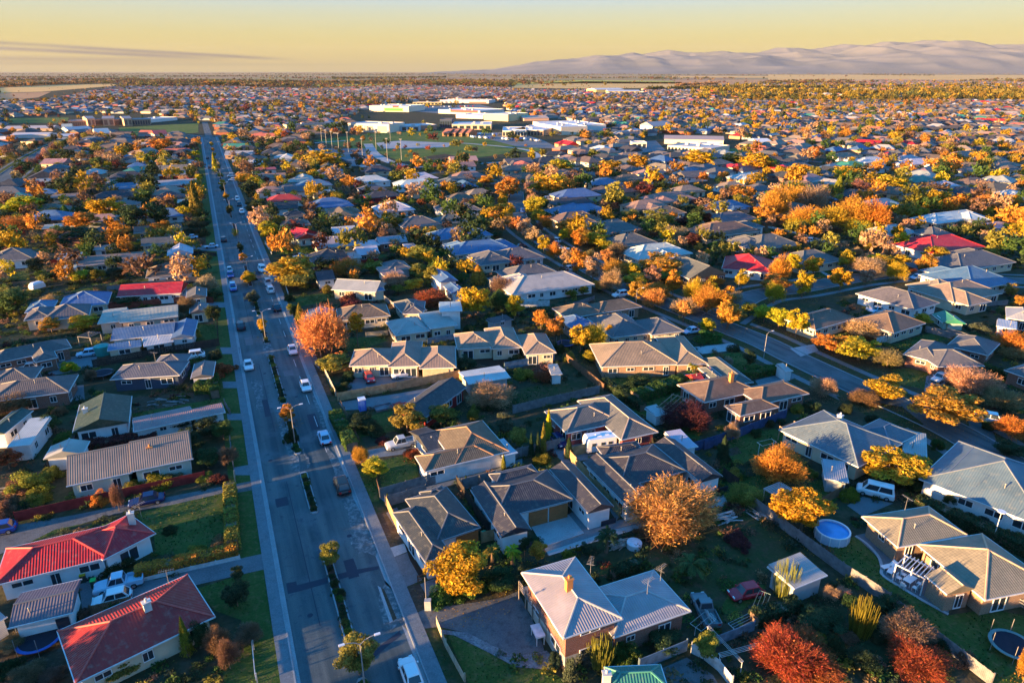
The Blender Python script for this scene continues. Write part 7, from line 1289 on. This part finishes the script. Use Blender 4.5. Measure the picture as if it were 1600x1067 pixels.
ob('distant_trees', npmesh('distant_trees', np.concatenate(VV), 4, 'far_leaf', np.concatenate(CC)), kind='stuff', label='autumn trees massed between the roofs of the far suburb')
# near ground cover in gardens: tufts and low bushes nobody could count
cv = []; cc2 = []; bl = [crown('s', 170, .12, s) for s in range(5)]+[crown('b', 240, .22, s) for s in range(3)]; nadd = 0
for _ in range(30000):
    Y = math.sqrt(random.uniform(45**2, 330**2)); X = random.uniform(-.85, .85)*Y
    if not inview(X, Y, 60): continue
    w, u = W(X, Y)
    if -4 < w < 17.5: continue
    if not GR.ok(X, Y, 3.5) or not GH.ok(X, Y, .9): continue
    n = math.sin(X*.21+1.3)*math.sin(Y*.17+.4)+.5*math.sin(X*.53)*math.sin(Y*.47)
    if any(a_ < X < b_ and c_ < Y < d_ and inpoly(X, Y, q_) for a_, b_, c_, d_, q_ in NOG): continue
    if n < -.1 and random.random() < .6: continue
    r = random.uniform(.35, 1.3); c = pick([('dk', 6), ('gr', 4), ('ol', 2), ('br', 2), ('tn', 1), ('m', .4), ('gg', 1.5), ('yg', .4)]); a = random.uniform(0, 6.28); ca, sa = math.cos(a), math.sin(a); t = random.choice(bl)
    cv.append(np.stack([X+(t[:, 0]*ca-t[:, 1]*sa)*r, Y+(t[:, 0]*sa+t[:, 1]*ca)*r, t[:, 2]*r*random.uniform(.5, 1.1)], 1)); cc2.append(np.tile(np.array(LC[c], np.float32)*random.uniform(.7, 1.2), (len(t), 1))); nadd += 1
ob('undergrowth', npmesh('undergrowth', np.concatenate(cv), 4, 'far_leaf', np.concatenate(cc2)), kind='stuff', label='low dark bushes and plants filling the gardens')
# ------------------------------------------------------------------ unseen trees added outside the frame to shade the near left roofs
q = []
for X, Y, r, h in ((-66, 43, 3.4, 7.0), (-73, 50, 3.0, 6.0), (-70, 36, 3.5, 8), (-95, 78, 4, 8), (-104, 92, 4, 7), (-112, 110, 4, 8), (-128, 128, 4, 9), (-44, 33, 3.5, 8), (-30, 27, 3.2, 7), (-52, 28, 4, 9)):
    q.append(crown('e', 2500, .085, int(abs(X)))*np.array([r, r, h*.48])+np.array([X, Y, h*.5]))
q = np.concatenate(q); ob('added_shade_trees', npmesh('added_shade_trees', q, 4, 'far_leaf', np.tile(np.array([LC['gr']]), (len(q), 1))), kind='stuff', label='evergreens just outside the frame beside the near left gardens')
# leaves fallen under the autumn trees, tufts of grass on the near lawns
q = []; qc = []
for t in THINGS:
    o = t[0]
    if o['category'] != 'tree' or o.location.y > 230: continue
    cr_ = [c for c in o.children if c.name.startswith('crown')][0]; c = np.array(cr_.color[:3]); r = cr_.scale[0]
    if c[0] < .4: continue
    n = int(90*r); a = rng.uniform(0, 6.283, n); d = r*1.5*np.sqrt(rng.uniform(0, 1, n)); p = np.stack([o.location.x+d*np.cos(a)+r*.2, o.location.y+d*np.sin(a), rng.uniform(.05, .12, n)], 1)
    q.append(quads(p, unit(np.array([0, 0, 1.])+rng.normal(size=(n, 3))*.35), rng.uniform(.05, .10, n), .7)); qc.append(np.tile(c*.75, (n*4, 1)))
ob('fallen_leaves', npmesh('fallen_leaves', np.concatenate(q), 4, 'far_leaf', np.concatenate(qc)), kind='stuff', label='fallen leaves scattered under the autumn trees')
q = []; qc = []
for L_ in LAWNS:
    A = np.array(L_); lo = A.min(0); hi = A.max(0)
    if lo[1] > 190: continue
    n = int(min(9000, (hi-lo).prod()*9)); p = rng.uniform(lo, hi, (n, 2)); ins = np.zeros(n, bool)
    for i in range(len(A)):
        (x0, y0), (x1, y1) = A[i], A[(i+1) % len(A)]; ins ^= ((y0 > p[:, 1]) != (y1 > p[:, 1])) & (p[:, 0] < (x1-x0)*(p[:, 1]-y0)/(y1-y0+1e-12)+x0)
    p = p[ins & (p[:, 1] < 200)]; p = p[(np.sin(p[:, 0]*.9)*np.sin(p[:, 1]*.7)+rng.normal(size=len(p))*.5) > -.2]; n = len(p)
    if not n: continue
    c3 = np.stack([p[:, 0], p[:, 1], np.full(n, .07)], 1); q.append(quads(c3, unit(rng.normal(size=(n, 3))*np.array([1, 1, .5])), rng.uniform(.06, .13, n), .9)); col = np.array([.04, .085, .018])*rng.uniform(.6, 1.7, (n, 1)); col[rng.uniform(size=n) < .12] = (.16, .13, .05); qc.append(np.repeat(col, 4, 0))
ob('grass_tufts', npmesh('grass_tufts', np.concatenate(q), 4, 'far_leaf', np.concatenate(qc)), kind='stuff', label='tufts of grass on the lawns and verges')
# ------------------------------------------------------------------ hills
prof = [(700, 112), (770, 109), (800, 104), (830, 98), (870, 94), (900, 92), (930, 87), (960, 88), (985, 82), (1000, 85), (1020, 82), (1040, 78), (1070, 83), (1100, 82), (1125, 80), (1150, 84), (1180, 83), (1210, 75), (1235, 77), (1260, 78), (1310, 70), (1340, 72), (1370, 66), (1400, 68), (1430, 64), (1450, 64), (1475, 67), (1495, 73), (1520, 73), (1545, 70), (1570, 70), (1600, 71), (1650, 74), (1700, 70)]
YH = 21000.0
def prof_h(xp):
    for i in range(len(prof)-1):
        if prof[i][0] <= xp <= prof[i+1][0]: t = (xp-prof[i][0])/(prof[i+1][0]-prof[i][0]); yy = prof[i][1]+(prof[i+1][1]-prof[i][1])*t; return yy
    return 112
def elev(y): v = (y-533.5)/FPX; return -(math.sin(TH)+math.cos(TH)*v)/(math.cos(TH)-math.sin(TH)*v)
NX, NY = 420, 90; vs = np.zeros((NY, NX, 3)); from mathutils import noise as mn
for i in range(NX):
    xp = 690+(1010)*i/(NX-1); hr = max(0, CH+YH*elev(prof_h(xp))); Xr = YH*(xp-800)/FPX/(math.cos(TH)+math.sin(TH)*.39)
    for j in range(NY):
        t = j/(NY-1); Y = 13500+t*9500; env = max(0, 1-abs(Y-YH)/7500)**1.15 if Y < YH else max(0, 1-(Y-YH)/2500); X = Xr*(.72+.28*Y/YH)
        q = Vector((X/2900, Y/2900, 1.7)); rg = 1-abs(mn.noise(q))*2.0; rg2 = 1-abs(mn.noise(q*2.3+Vector((3, 1, 0))))*2; n3 = mn.noise(q*6)+.5*abs(mn.noise(q*13))*2
        a = env; hh = hr*(a*(.80+.0*rg)+a*(1-a)*1.1*(rg*.45+rg2*.3+.25)) + hr*a*.2*(1 if a > .93 else (rg*.6+rg2*.4)) + n3*15*a
        vs[j, i] = (X, Y, max(-2, hh-3))
m = MB(); V2 = vs.reshape(-1, 3); m.v = [tuple(p) for p in V2]
for j in range(NY-1):
    for i in range(NX-1): m.f.append((j*NX+i, j*NX+i+1, (j+1)*NX+i+1, (j+1)*NX+i))
m.uv = [None]*len(m.f); m.mi = [0]*len(m.f)
mt, N, L, b = mat('hazy_hill', .95, .1); p = geo(N).outputs['Position']
c = mixc(N, L, noise(N, L, p, .0009, 6, .42, .6), (.20, .20, .20), (.15, .16, .165)); L.new(c, b.inputs[0])  # grey tones stand in for part of the haze over the hills
ob('hills', m.mesh('hills', 'hazy_hill', True), kind='structure')
finish_labels()
# ------------------------------------------------------------------ haze
mt = bpy.data.materials.new('haze'); mt.use_nodes = True; hn = mt.node_tree.nodes; hn.clear(); pv = hn.new('ShaderNodeVolumePrincipled'); om = hn.new('ShaderNodeOutputMaterial'); mt.node_tree.links.new(pv.outputs[0], om.inputs[1])
pv.inputs['Color'].default_value = (.42, .47, .52, 1); pv.inputs['Density'].default_value = 1.9e-5; pv.inputs['Anisotropy'].default_value = .0
MATS['haze'] = mt; m = MB(); m.box(-30500, -3500, -3, 30500, 30500, 960); ob('haze', m.mesh('haze', 'haze'), kind='stuff')
SC.cycles.volume_step_rate = 10; SC.cycles.volume_max_steps = 32
